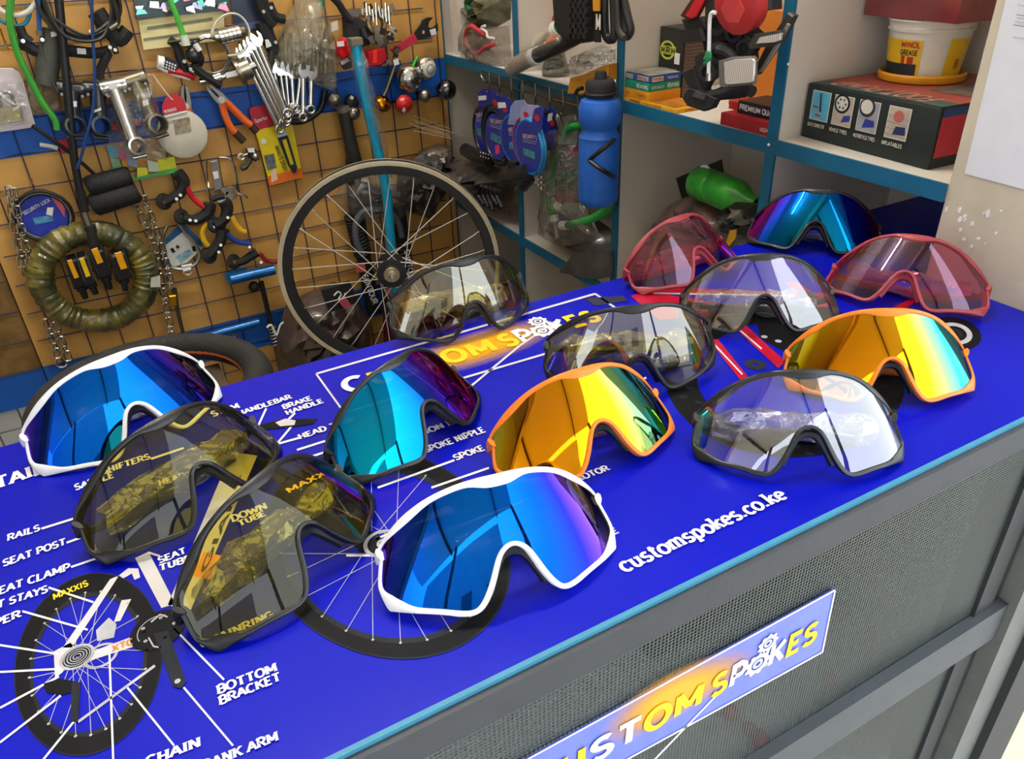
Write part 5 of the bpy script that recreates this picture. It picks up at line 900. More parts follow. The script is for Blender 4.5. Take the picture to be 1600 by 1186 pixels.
# key-ring tool card, T-bars, grip strap
t = thing('padlock_card', 'white card on blue backing with a steel wire padlock frame', 'card', W(285, 385, .02)); wp([(254, 378), (285, 346), (318, 380), (286, 410)], .012, .003).go('blue_backing', mat('#1c66a0', .4), t); wp([(252, 388), (286, 362), (316, 388), (292, 410), (270, 417)], .0165, .002).go('white_card', mat('#dcdcd6', .5), t); wp([(274, 401), (294, 389), (302, 396), (282, 412)], .019, .0006).go('printed_picture', mat('#8ab4c4', .5, scale=90, var=.5), t)
for q in (((268, 388), (272, 394)), ((276, 387), (279, 384)), ((302, 385), (304, 392))): wt([q[0], q[1]], .004, .02, 6, 1).go('printed_mark', BLACK, t)
wt([(262, 352), (255, 370), (258, 395), (264, 415), (285, 420), (306, 412), (312, 395), (300, 374), (288, 362), (279, 348)], .004, .03, 8, 5).go('wire_frame', STEEL, t); wt([(284, 417), (299, 414), (298, 420), (286, 423)], .004, .034, 6, 1).go('paper_tag', LABELW, t); M().ring(W(293, 423, .03), V((0, -1, 0)), .0105, .0026, 18, 6).go('key_ring', mat('#e8d8c4', .3, .5), t)
TB = mat('#1468b4', .3, .5, coat=.4)
t = thing('spoke_tool', 'blue T-handled tool with long black stem and coiled spring', 'tool', W(395, 430, .05)); wt([(360, 437), (385, 431), (429, 421)], .0135, .05, 14, 1).go('handle_bar', TB, t); wt([(408, 440), (416, 475), (427, 520)], .0065, .05, 10, 1).go('stem', BLACK, t); M().ball(W(397, 448, .045), .014).go('rubber_ball', RUBBER, t); wp([(350, 427), (385, 417), (388, 427), (356, 444)], .022, .002).go('blue_tag', mat('#1c8cd0', .4), t)
for i in range(6): M().ring(W(425 + i * 1.0, 512 + i * 5, .05), V((.2, 0, -1)), .009, .0024, 16, 6).go('spring_turn', STEEL, t)
t = thing('spoke_tool', 'blue T-handled tool with a threaded bolt over the lower blue band', 'tool', W(362, 515, .045)); wt([(322, 527), (345, 519), (405, 503)], .0105, .045, 14, 1).go('handle_bar', TB, t); wt([(366, 522), (371, 564)], .0055, .045, 10, 1).go('threaded_bolt', mat('#8a8a86', .4, .8), t)
for i in range(9): M().ring(W(366 + i * .5, 526 + i * 4, .045), V((.1, 0, -1)), .0056, .0016, 12, 5).go('thread', STEEL, t)
M().cyl(W(370, 556, .045), W(371, 562, .045), .013, 14).go('washer', STEEL, t)
one('white_tie', 'knotted white string tied round the longer T-handled tool', 'string', wt([(417, 512), (424, 508), (432, 524), (438, 508), (446, 502)], .003, .06, 6, 4), WHITE)
# dark bags and tyres low behind the counter
one('plastic_bag', 'smoky brown plastic bag slumped below the wheel on its left', 'bag', M().pillow([W(x, y, .05) for x, y in ((446, 478), (470, 462), (520, 440), (552, 450), (580, 500), (560, 590), (440, 600), (428, 540))], V((0, -.11, 0)), noise=.16, seed=17, rings=7), mat('#4a3a34', .35, scale=22, var=.5, bump=.6, bscale=50, coat=.6))
one('refuse_sack', 'big black sack standing on the floor behind the counter under the wheel', 'bag', M().pillow([V((x, 1.60, z)) for x, z in ((.18, 0), (.84, 0), (.83, .25), (.80, .40), (.68, .44), (.56, .455), (.46, .445), (.34, .46), (.22, .38), (.17, .2))], V((0, -.20, 0)), back=.9, noise=.05, seed=18, rings=8), mat('#1c1c1e', .4, bump=.6, bscale=30, coat=.4))
one('jersey_pack', 'dark red and black folded jersey in plastic under the hub', 'pack', M().pillow([W(x, y, .10) for x, y in ((596, 452), (650, 432), (700, 440), (720, 500), (690, 540), (600, 540))], V((0, -.09, 0)), noise=.14, seed=19), mat('#4a1418', .45, scale=18, var=.7, bump=.4, coat=.3))
t = thing('helmet_pack', 'black helmet box with white swirl mark in plastic left of the hub', 'pack', W(560, 490, .05)); wp([(500, 452), (545, 438), (556, 470), (512, 486)], .15, .012).go('card', mat('#26262a', .4), t); wt([(522, 462), (528, 456), (533, 460), (529, 468), (536, 466), (540, 458)], .0022, .165, 6, 4).go('white_swirl', LABELW, t); wp([(528, 470), (540, 464), (548, 476), (538, 482)], .164, .002).go('pink_tag', mat('#c8506a', .5), t)
t = thing('child_tyre', 'small black tyre with tan inner side lying behind the white sunglasses at the back', 'tyre', (-.012, .966, CT - .125)); c3 = V((-.012, .966, CT - .105)); R_ = .131
M().ring(c3, V((0, 0, 1)), R_, .0195, 72, 14).go('tyre_body', RUBBER, t); M().lathe(c3, V((0, 0, 1)), [(R_ - .015, -.011), (R_ - .020, 0), (R_ - .015, .011), (R_ - .0135, .010), (R_ - .018, 0), (R_ - .0135, -.010), (R_ - .015, -.011)], 60).go('tan_side', mat('#a0481c', .5), t)
t = thing('carton', 'dark brown carton behind the counter under the small tyre', 'box', (-.01, .96, 0)); M().bx(-.10, .08, .88, 1.05, 0, CT - .14).go('body', mat('#3a2c20', .7), t); M().bx(-.10, -.012, .88, 1.05, CT - .1398, CT - .1265).go('flap', mat('#40301f', .7), t); M().bx(-.010, .08, .88, 1.05, CT - .1398, CT - .1265).go('flap', mat('#40301f', .7), t)
t = thing('valve_cap', 'red plastic cable end with a clear white tip below the padlock pack', 'cable end', W(100, 228, .03)); wp([(88, 220), (110, 216), (117, 226), (114, 236), (96, 238)], .025, .016, bevel=.003).go('red_body', RED, t); wt([(62, 226), (76, 228), (90, 232)], .0045, .03, 8, 3).go('white_tip', mat('#d8d8d4', .4), t)
t = thing('valve_cap', 'small red and blue valve piece between the two metal stems', 'valve', W(214, 192, .03)); wp([(206, 192), (214, 186), (221, 190), (218, 196)], .025, .012, bevel=.002).go('red_body', RED, t); wp([(208, 197), (220, 195), (223, 201), (212, 203)], .025, .010, bevel=.002).go('blue_body', mat('#1c54b8', .4), t)
one('valve_cap', 'tiny red valve piece beside the polished silver stem', 'valve', wp([(171, 193), (178, 189), (187, 198), (184, 204), (173, 203)], .025, .014, bevel=.003), RED)
one('wire_hook', 'thin brass wire hook in the top left corner of the board', 'hook', wt([(0, 44), (6, 62), (12, 74), (22, 76)], .0022, .03, 6, 4), mat('#c89a30', .3, .7))
one('wire_hook', 'small rusty wire hook above the round security lock', 'hook', wt([(50, 279), (50, 286), (56, 290)], .0018, .015, 6, 3), mat('#a06a2c', .5, .4))
# ================================================================ shelving on the right
su = thing('shelf_unit', 'white chipboard shelving with teal edge strips along the right wall', 'shelves', (1.03, 1.25, 0))
WB = mat('#d6cfc6', .55, scale=5, var=.05); TS = mat('#0f6488', .5, scale=20, var=.08); DY = [1.990, 1.58, 1.196, .818, .532]
M().bx(1.166, 1.18,   .545, 1.998, 0, CT + .9).go('back_panel', WB, su)
for i, y in enumerate(DY[:4]):
    z0 = CT + .022 if i == 4 else 0
    M().bx(SX + .002, 1.166, y - .007, y + .007, z0, CT + .9).go('divider', WB, su)
    if 0 < i < 4: M().bx(SX - .002, SX + .002, y - .0095, y + .0095, z0, CT + .9).go('edge_strip', TS, su)
for y0, y1, zs in ((1.58, 1.990, (.115, -.267)), (1.196, 1.58, (.115, -.267)), (.818, 1.196, (.115, -.267)), (.532, .818, (.115,))):
    for z in zs:
        M().bx(SX + .002, 1.166, y0 + .007, y1 - .007, CT + z - .020, CT + z).go('shelf_board', WB, su); M().bx(SX - .0025, SX + .002, y0 + (.007 if y0 < .6 else 0), min(y1, 1.955), CT + z - .021, CT + z + .0005).go('edge_strip', TS, su)
for p in ((1201, 226), (1232, 100)): M().cyl(X(p[0], p[1], .0025), X(p[0], p[1], .004), .002, 8).go('screw', STEEL, su)
M().cyl(V((.893, 1.9829, CT - .16)), V((.893, 1.9815, CT - .16)), .003, 8).go('screw_hole', BLACK, su)
# wire rack under the shelf
wr_ = thing('wire_rack', 'steel wire hanging rack fixed under the shelf edge', 'rack', X(830, 140, .01))
wx = lambda pts, r, d, n=6, sm=4: M().tube(catmull([X(p[0], p[1], p[2] if len(p) > 2 else d) for p in pts], sm) if len(pts) > 2 else [X(p[0], p[1], p[2] if len(p) > 2 else d) for p in pts], r, n)
wx([(752, 110), (912, 149)], .002, .008).go('rail', DSTEEL, wr_); wx([(763, 128), (912, 168)], .002, .008).go('rail', DSTEEL, wr_)
for i, x in enumerate((764, 780, 798, 816, 836, 858, 879, 902)):
    y = 110 + (x - 752) * .245; wx([(x, y, .010), (x + 1, y + 20 + i, .012), (x + .5, y + 27 + i, .014), (x - 3, y + 30 + i, .06)], .0018, .01).go('hook_wire', DSTEEL, wr_)
wx([(753, 110, .012), (752, 118, .014), (757, 127, .014), (763, 128, .012)], .0022, .01).go('hook_wire', DSTEEL, wr_)
# security locks
def lock(label, cx, cy, ry, head, d, cm, hm=None, txt=None, oval=None, sticker=None, cable=True):
    c = X(cx, cy, d); R_ = abs(X(cx, cy - ry, d).z - X(cx, cy + ry, d).z) / 2; t = thing('cable_lock', label, 'lock', c, 'security locks on the wire rack'); BL = mat('#1c2f9c', .35, coat=.3)
    M().lathe(c, V((-1, 0, 0)), [(0, .002), (R_ * .92, .002), (R_ * .92, 0), (0, 0)], 36).go('round_card', BL, t); xp(head, d + .0003, .002).go('card_header', hm or BL, t)
    if cable:
        for k in range(2): M().ring(c + V((.002 + .005 * k, 0, 0)), V((1, 0, 0)), R_ * ((1.08 if cm is BK else .96) + .04 * k), .0042 if cm is not BK else .006, 36, 8, wob=.0004).go('cable_turn', cm, t)
    if txt: words(txt[0], lambda x, y, o: X(x, y, d + .0024 + o), txt[1], txt[2], 5.5, serif=False, th=1.4).go('printed_name', mat('#d8b8a0', .5), t, smooth=False)
    if txt:
        xp([(txt[1][0] + 1, txt[1][1] + 16), (txt[2][0] - 4, txt[2][1] + 20), (txt[2][0] - 4, txt[2][1] + 31), (txt[1][0] + 1, txt[1][1] + 27)], d + .0022, .0006).go('printed_panel', mat('#3c8090', .5, scale=150, var=.5), t)
        strokes_on(lambda x, y, o: X(x, y, d + .0024 + o), [((txt[1][0], txt[1][1] + 3), (txt[2][0], txt[2][1] + 4)), ((txt[1][0], txt[1][1] + 6), (txt[2][0] - 3, txt[2][1] + 7))], 1, .0005).go('printed_line', mat('#9aa4d8', .5), t)
    if oval:
        o = X(oval[0], oval[1], d + .0032); m = M(); m.poly([o + V((0, .011 * math.cos(a), .0065 * math.sin(a))) for a in [2 * PI * k / 18 for k in range(18)]]).go('red_oval', RED, t)
    if sticker: xp(sticker, d + .003, .001).go('price_sticker', LABELW, t)
    return t
BK = mat('#17181c', .35, coat=.4); BC = mat('#1c70c8', .2, coat=.6); RC = mat('#c03024', .25, coat=.5)
lock('blue security lock with black cable, farthest back on the rack', 757, 207, 34, [(749, 172), (748, 146), (755, 139), (768, 139), (774, 147), (771, 172), (762, 190), (746, 190)], .022, BK, None, ('SEC', (744, 183), (756, 182)), None, [(748, 150), (760, 149), (760, 156), (748, 157)])
lock('blue security lock with red oval on its header, second on the rack', 772, 205, 36, [(763, 178), (763, 152), (770, 144), (780, 145), (785, 153), (783, 178), (775, 192), (760, 190)], .036, BK, None, None, (773, 160))
lock('blue security lock with white sticker and pink tag, third on the rack', 776, 214, 38, [(777, 180), (778, 155), (786, 150), (796, 152), (800, 162), (798, 186), (788, 196), (768, 192)], .050, BK, None, ('SECURITY', (766, 191), (787, 195)), (789, 171), [(778, 160), (789, 160), (791, 168), (779, 169)])
lock('blue coiled security lock with pale blue header, fourth on the rack', 800, 218, 36, [(797, 182), (799, 166), (806, 157), (818, 156), (824, 163), (822, 184), (812, 196), (794, 194)], .064, BC, mat('#8a9cd8', .4), ('SECURITY', (795, 206), (815, 202)))
lock('security lock with lilac header and red cable, behind the frontmost one', 822, 226, 42, [(814, 192), (815, 168), (824, 163), (842, 165), (850, 172), (846, 196), (830, 204), (812, 204)], .078, RC, mat('#a8a8d8', .4), None, (822, 180))
lock('frontmost blue security lock with cyan cable on the rack', 826, 230, 42, [(832, 190), (836, 170), (846, 166), (851, 172), (848, 200), (840, 208), (818, 200)], .092, mat('#1484c8', .2, coat=.6), None, ('SECURITY L', (817, 215), (840, 218)), (839, 184))
lock('small blue lock card with white sticker, rightmost on the rack', 858, 205, 26, [(850, 190), (852, 170), (862, 166), (869, 174), (868, 196), (858, 204)], .03, BK, None, None, (862, 192), [(857, 178), (864, 176), (863, 188), (856, 190)])
one('price_tag', 'small pink and white tag hanging on the third security lock', 'tag', xp([(774, 227), (780, 226), (781, 240), (775, 241)], .068, .001), mat('#e03878', .5))
t = thing('lock_barrel', 'black combination lock barrel with dotted digits below the hanging locks at left', 'lock', X(750, 240, .04)); wx([(727, 234), (742, 243), (766, 250)], .017, .045, 12, 1).go('barrel', BK, t)
for i in range(4):
    for j in range(2): M().ball(X(751 + i * 4, 238 + i * 1.2 + j * 6, .0645), .0016, n=6).go('digit_mark', LABELW, t)
t = thing('lock_barrel', 'black lock barrel lying slanted under the frontmost security lock', 'lock', X(805, 275, .08)); wx([(789, 277), (806, 272), (824, 268)], [.016, .0165, .0165], .095, 12, 1).go('barrel', BK, t); wx([(802, 252), (803, 272)], .013, .095, 10, 1).go('cable_end', BLACK, t)
t = thing('lock_barrel', 'short black lock barrel pointing down right of the slanted one', 'lock', X(826, 284, .06)); wx([(818, 292), (834, 274)], .012, .06, 12, 1).go('barrel', BK, t)
t = thing('key_bunch', 'small bunch of chrome keys with white tag under the locks', 'keys', X(845, 285, .06)); xp([(834, 273), (840, 272), (841, 286), (835, 287)], .06, .001).go('white_tag', LABELW, t)
for i in range(6): M().ball(X(843 + (i % 2) * 4, 272 + i * 4.4, .06), .0055, .004, .006, 8).go('key', CHROME, t)
one('plastic_bag', 'grey smoky plastic bag of black cables below the locks', 'bag', M().pillow([X(x, y, .01) for x, y in ((712, 250), (738, 246), (778, 262), (800, 285), (782, 312), (745, 322), (716, 300))], V((-.06, 0, 0)), noise=.22, seed=33), mat('#4a4644', .35, scale=40, var=.6, bump=.7, bscale=60, coat=.5))
for i in range(5): one('cable_end', 'black cable end poking out of the grey smoky bag, %s from the left' % 'first second third fourth fifth'.split()[i], 'cable', wx([(752 + i * 7, 290 + i * 2), (748 + i * 7, 304), (757 + i * 7, 320 + (i % 3) * 4)], .005, .072 + .004 * i, 7, 3), BLACK, 'cable ends at the grey bag')
one('plastic_bag', 'dusty brown clear bag on the lower shelf behind the wheel', 'bag', M().pillow([V((.93, y, z + CT)) for y, z in ((1.93, -.264), (1.93, -.15), (1.85, -.11), (1.70, -.13), (1.62, -.18), (1.61, -.264))], V((-.04, 0, 0)), noise=.12, seed=34), film(body='#7c6a58', bodyf=.55, tint='#c8b8a8', gloss=.12))
# bottle in its cage
t = thing('water_bottle', 'tall blue sports bottle with black cap in a black wire cage', 'bottle', X(936, 318, .06)); d_ = .06; zb, zt = X(936, 318, d_), X(936, 148, d_); hh = zt.z - zb.z; ax_ = V((zb.x, (zb.y + zt.y) / 2, zb.z)); R_ = .0375
M().lathe(ax_, V((0, 0, 1)), [(0, .002), (R_ * .8, 0), (R_ * .97, .006), (R_, .015), (R_, hh * .60), (R_ * .985, hh * .61), (R_, hh * .62), (R_ * .985, hh * .63), (R_, hh * .64), (R_ * .84, hh * .69), (R_ * .84, hh * .72), (R_ * 1.02, hh * .77), (R_ * 1.03, hh * .90), (R_ * .9, hh * .96), (R_ * .62, hh * .985), (R_ * .60, hh)], 36).go('bottle_body', mat('#1a62c8', .45, coat=.1, bump=.1, bscale=400), t)
zc = X(936, 128, d_).z - zb.z; zn = X(936, 114, d_).z - zb.z
M().lathe(ax_, V((0, 0, 1)), [(R_ * .66, hh * .985), (R_ * .70, hh * 1.01), (R_ * .72, zc * .99), (R_ * .62, zc + .004), (R_ * .3, zc + .006), (R_ * .28, zn), (R_ * .22, zn + .004), (0, zn + .004)], 28).go('cap', MATTE, t); M().ring(ax_ + V((0, 0, hh * 1.02)), V((0, 0, 1)), R_ * .71, .003, 28, 6).go('cap_lip', BLACK, t)
xp([(910, 246), (916, 243), (917, 250), (911, 257)], d_ + R_ * .9, .001).go('price_sticker', LABELW, t)
t = thing('bottle_cage', 'black wire bottle cage holding the blue bottle', 'cage', X(962, 260, .03)); wx([(962, 215, .035), (948, 228, .09), (923, 248, .102), (926, 255, .102), (945, 268, .09), (963, 278, .035)], .0042, .09, 8, 5).go('cage_arm', BLACK, t); wx([(963, 135), (966, 200), (965, 300), (962, 318)], .0035, .012, 8, 3).go('cage_spine', BLACK, t); wx([(900, 146, .075), (903, 140, .08), (910, 138, .08)], .004, .08, 6, 3).go('cage_hook', BLACK, t)
# green hose in a bag
t = thing('pump_hose_pack', 'green rubber hose curled in a crumpled clear bag beside the blue bottle', 'hose', X(880, 280, .03)); GH = mat('#1f8c3c', .45)
wx([(912, 196), (892, 200), (878, 216), (868, 240), (861, 270), (858, 300), (860, 322), (865, 338)], .0085, .02, 10, 5).go('hose', GH, t); wx([(865, 336), (867, 346)], .010, .02, 10, 1).go('white_collar', WHITE, t); wx([(867, 345), (871, 372)], .0065, .02, 10, 1).go('steel_end', STEEL, t)
wx([(956, 318), (945, 330), (925, 342), (900, 349), (886, 352)], .0085, .015, 10, 5).go('hose', GH, t); wx([(887, 352), (877, 352)], .010, .015, 10, 1).go('white_collar', WHITE, t)
xp([(874, 226), (906, 224), (906, 316), (866, 316)], .004, .004).go('printed_card', mat('#5a4a48', .5, scale=25, var=.5), t); xp([(868, 268), (906, 264), (906, 284), (866, 286)], .0085, .0006).go('green_band', mat('#1c5c3c', .5), t); xp([(884, 226), (906, 224), (906, 244), (878, 248)], .0085, .0006).go('red_patch', mat('#8c2a34', .5), t)
words('NOVA', lambda x, y, o: X(x, y, .009 + o), (862, 318), (902, 312), 13, serif=False, th=1.5).go('printed_name', mat('#a01c28', .5), t, smooth=False)
M().pillow([X(x, y, .004) for x, y in ((874, 184), (900, 178), (908, 240), (908, 330), (940, 372), (880, 386), (854, 376), (858, 300), (850, 240))], V((-.05, 0, 0)), noise=.14, seed=35, rings=6).go('bag_film', film(body='#c0b8ac', bodyf=.12, gloss=.14), t)
# lower bays
for i, (lb, q, sd_) in enumerate([('dark crumpled plastic pack on the lower shelf under the green hose', ((1.555, -.264), (1.53, -.20), (1.42, -.17), (1.30, -.19), (1.225, -.264)), 41), ('grey plastic packet slumped behind the dark crumpled pack', ((1.40, -.264), (1.36, -.17), (1.28, -.14), (1.225, -.15), (1.22, -.264)), 42)]):
    one('plastic_bag', lb, 'bag', M().pillow([V((.96 + .07 * i, y, CT + z)) for y, z in q], V((-.07 + .03 * i, 0, 0)), noise=.14, seed=sd_), [mat('#3c3632', .4, scale=30, var=.5, bump=.6, bscale=50, coat=.6), film(body='#8c8478', bodyf=.45, gloss=.15)][i])
one('plastic_sheet', 'folded grey plastic sheet hanging over the lower shelf edge', 'sheet', xp([(875, 425), (896, 398), (930, 388), (958, 392), (958, 432), (930, 436)], .004, .004), mat('#4c4a48', .3, scale=30, var=.4, coat=.5))
one('shoe', 'black object with a rounded top low on the floor of the left bay', 'shoe', M().pillow([V((1.0, y, CT + z)) for y, z in ((1.80, -.62), (1.80, -.40), (1.74, -.35), (1.66, -.37), (1.62, -.48), (1.62, -.62))], V((-.07, 0, 0)), back=.6, noise=.05, seed=43), MATTE) if False else None
# things on the top shelf, left bay
t = thing('carton', 'narrow white carton with an orange band at the far end of the shelf', 'box', (.92, 1.93, SZ)); M().bx(.896, .944, 1.90, 1.945, SZ, SZ + .20).go('body', mat('#e0d6cc', .6), t); M().bx(.8955, .9445, 1.8995, 1.9455, SZ + .135, SZ + .150).go('orange_band', mat('#d8603c', .5), t); M().ring(V((.92, 1.8992, SZ + .06)), V((0, 1, 0)), .016, .0008, 20, 4).go('printed_ring', mat('#c8a090', .6), t)
t = thing('goggles_bag', 'clear bag with red and black goggles and green cloth on the top shelf', 'bag', X(765, 60, -.05))
M().pillow([X(x, y, -.08) for x, y in ((732, -10), (800, -10), (798, 30), (770, 46), (740, 40), (728, 20))], V((-.05, 0, 0)), noise=.25, seed=51).clamp(1, 1.60, 1.955).clamp(2, SZ + .001, 9).go('green_cloth', mat('#5c5e48', .5, scale=35, var=.5, bump=.7, bscale=60, coat=.4), t); wx([(735, 18), (730, 5), (738, -6)], .009, .0, 8, 4).go('green_strap', mat('#1f5c38', .5), t)
M().pillow([X(x, y, -.05) for x, y in ((733, 52), (745, 46), (768, 62), (766, 80), (748, 80), (736, 68))], V((-.03, 0, 0)), noise=.05, seed=52).clamp(1, 1.6, 1.955).clamp(2, SZ + .001, 9).go('dark_lens', mat('#2c2826', .3, coat=.4), t)
wx([(742, 42), (732, 44), (727, 56), (729, 68), (736, 78), (748, 84)], .0055, .0, 8, 4).go('red_frame', mat('#b04438', .45), t); wx([(736, 40), (748, 48), (760, 56)], .005, .004, 8, 3).go('red_frame', mat('#c83848', .45), t); wx([(748, 84), (758, 74), (772, 70)], .0045, .004, 8, 3).go('red_frame', mat('#c83848', .45), t); wx([(758, 40), (752, 44), (760, 50), (762, 58), (772, 60)], .003, .006, 6, 4).go('white_cord', LABELW, t)
M().pillow([X(x, y, -.03) for x, y in ((724, 40), (745, 44), (796, 40), (800, 108), (776, 112), (742, 96), (724, 78))], V((-.04, 0, 0)), noise=.12, seed=53).clamp(1, 1.595, 1.975).clamp(2, SZ + .001, 9).go('bag_film', film(body='#a89c90', bodyf=.35, gloss=.1), t)
# top shelf, middle bay: pump tubes, tyre, cards
t = thing('hand_pump', 'silver tube with white collar and black handle lying on the shelf edge', 'pump', X(840, 90, .0)); wx([(799, 106), (836, 88)], .0165, .024, 14, 1).go('silver_tube', mat('#dcd6cc', .3, .6), t); wx([(834, 89), (840, 86)], .018, .024, 14, 1).go('white_collar', WHITE, t); wx([(839, 87), (874, 72), (906, 54)], .015, .024, 12, 1).go('black_handle', mat('#2a2828', .5), t); M().pillow([X(x, y, .006) for x, y in ((796, 100), (830, 78), (905, 40), (915, 60), (870, 88), (806, 114))], V((-.05, 0, 0)), noise=.06, seed=54).go('plastic_sleeve', film(gloss=.12, bodyf=.08), t)
t = thing('hand_pump', 'silver tube with green handle leaning behind the black handled one', 'pump', X(860, 55, -.05)); wx([(839, 72), (870, 46)], .0155, -.05, 14, 1).go('silver_tube', mat('#e0d8c8', .3, .6), t); wx([(868, 47), (874, 42)], .017, -.05, 14, 1).go('white_collar', WHITE, t); wx([(873, 43), (900, 22)], .014, -.05, 12, 1).go('green_handle', mat('#1c9050', .5), t)
t = thing('hand_pump', 'pump with a red handle farthest back in the middle bay', 'pump', X(875, 25, -.10)); wx([(855, 42), (868, 32)], .012, -.10, 12, 1).go('silver_tube', STEEL, t); wx([(867, 33), (892, 8)], .012, -.10, 12, 1).go('red_handle', mat('#b82c40', .5), t)
t = thing('pump_hose', 'short orange hose end with white tip behind the tubes', 'hose', X(860, 66, -.03)); wx([(854, 70), (859, 68)], .0075, -.03, 10, 1).go('white_tip', WHITE, t); wx([(858, 68), (868, 64)], .0095, -.03, 10, 1).go('orange_collar', ORANGE, t); wx([(867, 65), (880, 58), (890, 46)], .005, -.03, 8, 4).go('orange_hose', mat('#d0662c', .5), t)
t = thing('folded_tyre', 'folded knobbly black tyre with yellow stripe hanging over the shelf front', 'tyre', X(915, 30, .02)); xp([(886, -12), (888, 36), (894, 52), (906, 62), (922, 66), (930, 64), (930, -12)], .012, .035, bevel=.006).go('tyre_body', RUBBER, t); kg = random.Random(8)
for i in range(9):
    for j in range(4):
        x, y = 891 + j * 8.2 + (i % 2) * 3, -8 + i * 8; 
        if x < 924: M().box(X(x, y, .05), .010, .011, .009).go('tread_knob', RUBBER, t)
xp([(928, -12), (938, -12), (938, 17), (929, 17)], .0475, .003).go('yellow_stripe', mat('#d89820', .5), t); xp([(930, 17), (938, 17), (940, 66), (931, 66)], .045, .003).go('black_stripe', BLACK, t); words('M', lambda x, y, o: X(x, y, .048 + o), (931, 46), (938, 47), 24, serif=False, th=1.8).go('printed_letter', PAPER, t, smooth=False)
t = thing('inner_tube', 'long black inner tube folded in loops beside the hanging tyre', 'tube', X(960, 30, .02)); wx([(944, -12), (945, 40), (948, 58), (955, 62), (960, 52), (958, -12)], .0075, .03, 9, 4).go('tube_loop', mat('#1a1a1c', .5, coat=.3), t); wx([(966, -12), (968, 36), (974, 54), (981, 56), (985, 46), (980, 24), (972, -12)], .0075, .022, 9, 4).go('tube_loop', mat('#1a1a1c', .5, coat=.3), t); wx([(962, -12), (966, 44), (976, 60)], .006, .036, 8, 4).go('tube_loop', mat('#222224', .5, coat=.3), t)
t = thing('wire_bundle', 'dark coil of wire in a small bag standing on the shelf', 'wire', Z(868, 120)); c = Z(868, 118); M().lathe(c, V((0, 0, 1)), [(0, .001), (.030, .002), (.028, .02), (.018, .05), (.008, .07), (0, .07)], 16).go('bag_film', film(body='#4a4c44', bodyf=.55), t)
for i in range(4): M().ring(c + V((0, 0, .016 + .011 * i)), V((.4 * math.sin(i), .3, 1)), .018 - .002 * i, .0022, 20, 5).go('wire_turn', mat('#2c3028', .5), t)
t = thing('parts_card', 'orange header cards with a shiny clear bag at the shelf edge', 'card', Z(925, 140)); xp([(888, 146), (892, 122), (914, 116), (940, 104), (952, 100), (952, 118), (914, 146)], .008, .002).go('orange_card', mat('#c88c24', .5), t); xp([(940, 104), (964, 98), (964, 124), (942, 126)], .005, .002).go('orange_card', mat('#b87c20', .5), t)
M().pillow([X(x, y, -.02) for x, y in ((894, 122), (912, 82), (940, 70), (962, 76), (962, 98), (930, 112))], V((-.045, 0, 0)), noise=.25, seed=55).clamp(1, 1.21, 1.565).clamp(2, SZ + .001, 9).go('bag_film', film(gloss=.3, bodyf=.2, edge=.8, bscale=70), t)
# top shelf, third bay: boxes
def boxdim(label, x0, x1, y0, y1, z0, z1, mt, cat='box'):
    """carton; fl = face to the shop (left in the view), fr = face to the counter, tp = lid"""
    z0 += CT; z1 += CT; a, b_, d, e = V((x0, y1, z0)), V((x0, y0, z0)), V((x1, y0, z0)), V((x1, y1, z0)); h = z1 - z0; up = V((0, 0, h)); t = thing('carton', label, cat, (a + d) / 2)
    M().prism([a, b_, d, e], up, .001).go('body', mt, t)
    return dict(t=t, h=h, fl=lambda u, v, o=.001: a.lerp(b_, u) + up * v + V((-o, 0, 0)), fr=lambda u, v, o=.001: b_.lerp(d, u) + up * v + V((0, -o, 0)), tp=lambda u, v, o=.001: a + (b_ - a) * u + (e - a) * v + up + V((0, 0, o)))
def panel(P, face, u0, u1, v0, v1, mt, name='printed_panel', o=.0008):
    f = P[face]; M().poly([f(u0, v0, o), f(u1, v0, o), f(u1, v1, o), f(u0, v1, o)]).go(name, mt, P['t'], smooth=False)
def ptext(P, face, s, u0, u1, v0, v1, mt, th=1.3, slant=0., name='printed_name', o=.0012):
    f = P[face]; O = f(u0, v0, o); U = (f(u1, v0, o) - O) / textw(s); Vv = (f(u0, v1, o) - O) / 7; glyphs(M(), s, O, U, Vv, th, False, slant=slant).go(name, mt, P['t'], smooth=False)
YB, OB, GB, BB = mat('#e0a01c', .45), mat('#d8901c', .45), mat('#0c8c6c', .4), mat('#1450a0', .4)
P = boxdim('flat yellow chain box, lowest of the stack', .882, .952, 1.036, 1.183, .1155, .1215, YB)
ptext(P, 'fl', 'CHAIN MTB', .38, .72, .3, .75, mat('#5a3410', .5)); panel(P, 'fl', .12, .32, .3, .8, mat('#a85018', .5)); ptext(P, 'fr', 'CHAIN', .25, .5, .25, .7, mat('#8c3c10', .5)); panel(P, 'tp', .45, .9, .1, .9, mat('#b4701c', .5, scale=60, var=.4))
P = boxdim('orange box between the flat yellow and the green one', .884, .953, 1.114, 1.187, .122, .138, OB); ptext(P, 'fl', 'CHAIN', .5, .85, .35, .65, mat('#a86a14', .5), 1.0); panel(P, 'fl', .08, .2, .4, .6, mat('#b8781c', .5))
P = boxdim('green box with white lettering under the blue one', .884, .952, 1.115, 1.186, .1385, .152, GB); ptext(P, 'fl', 'REVIVING', .5, .96, .25, .7, LABELW); ptext(P, 'fr', 'SUPER QUALITY', .06, .46, .3, .6, LABELW, 1.0); ptext(P, 'fr', 'REVIVING', .58, .95, .25, .75, LABELW)
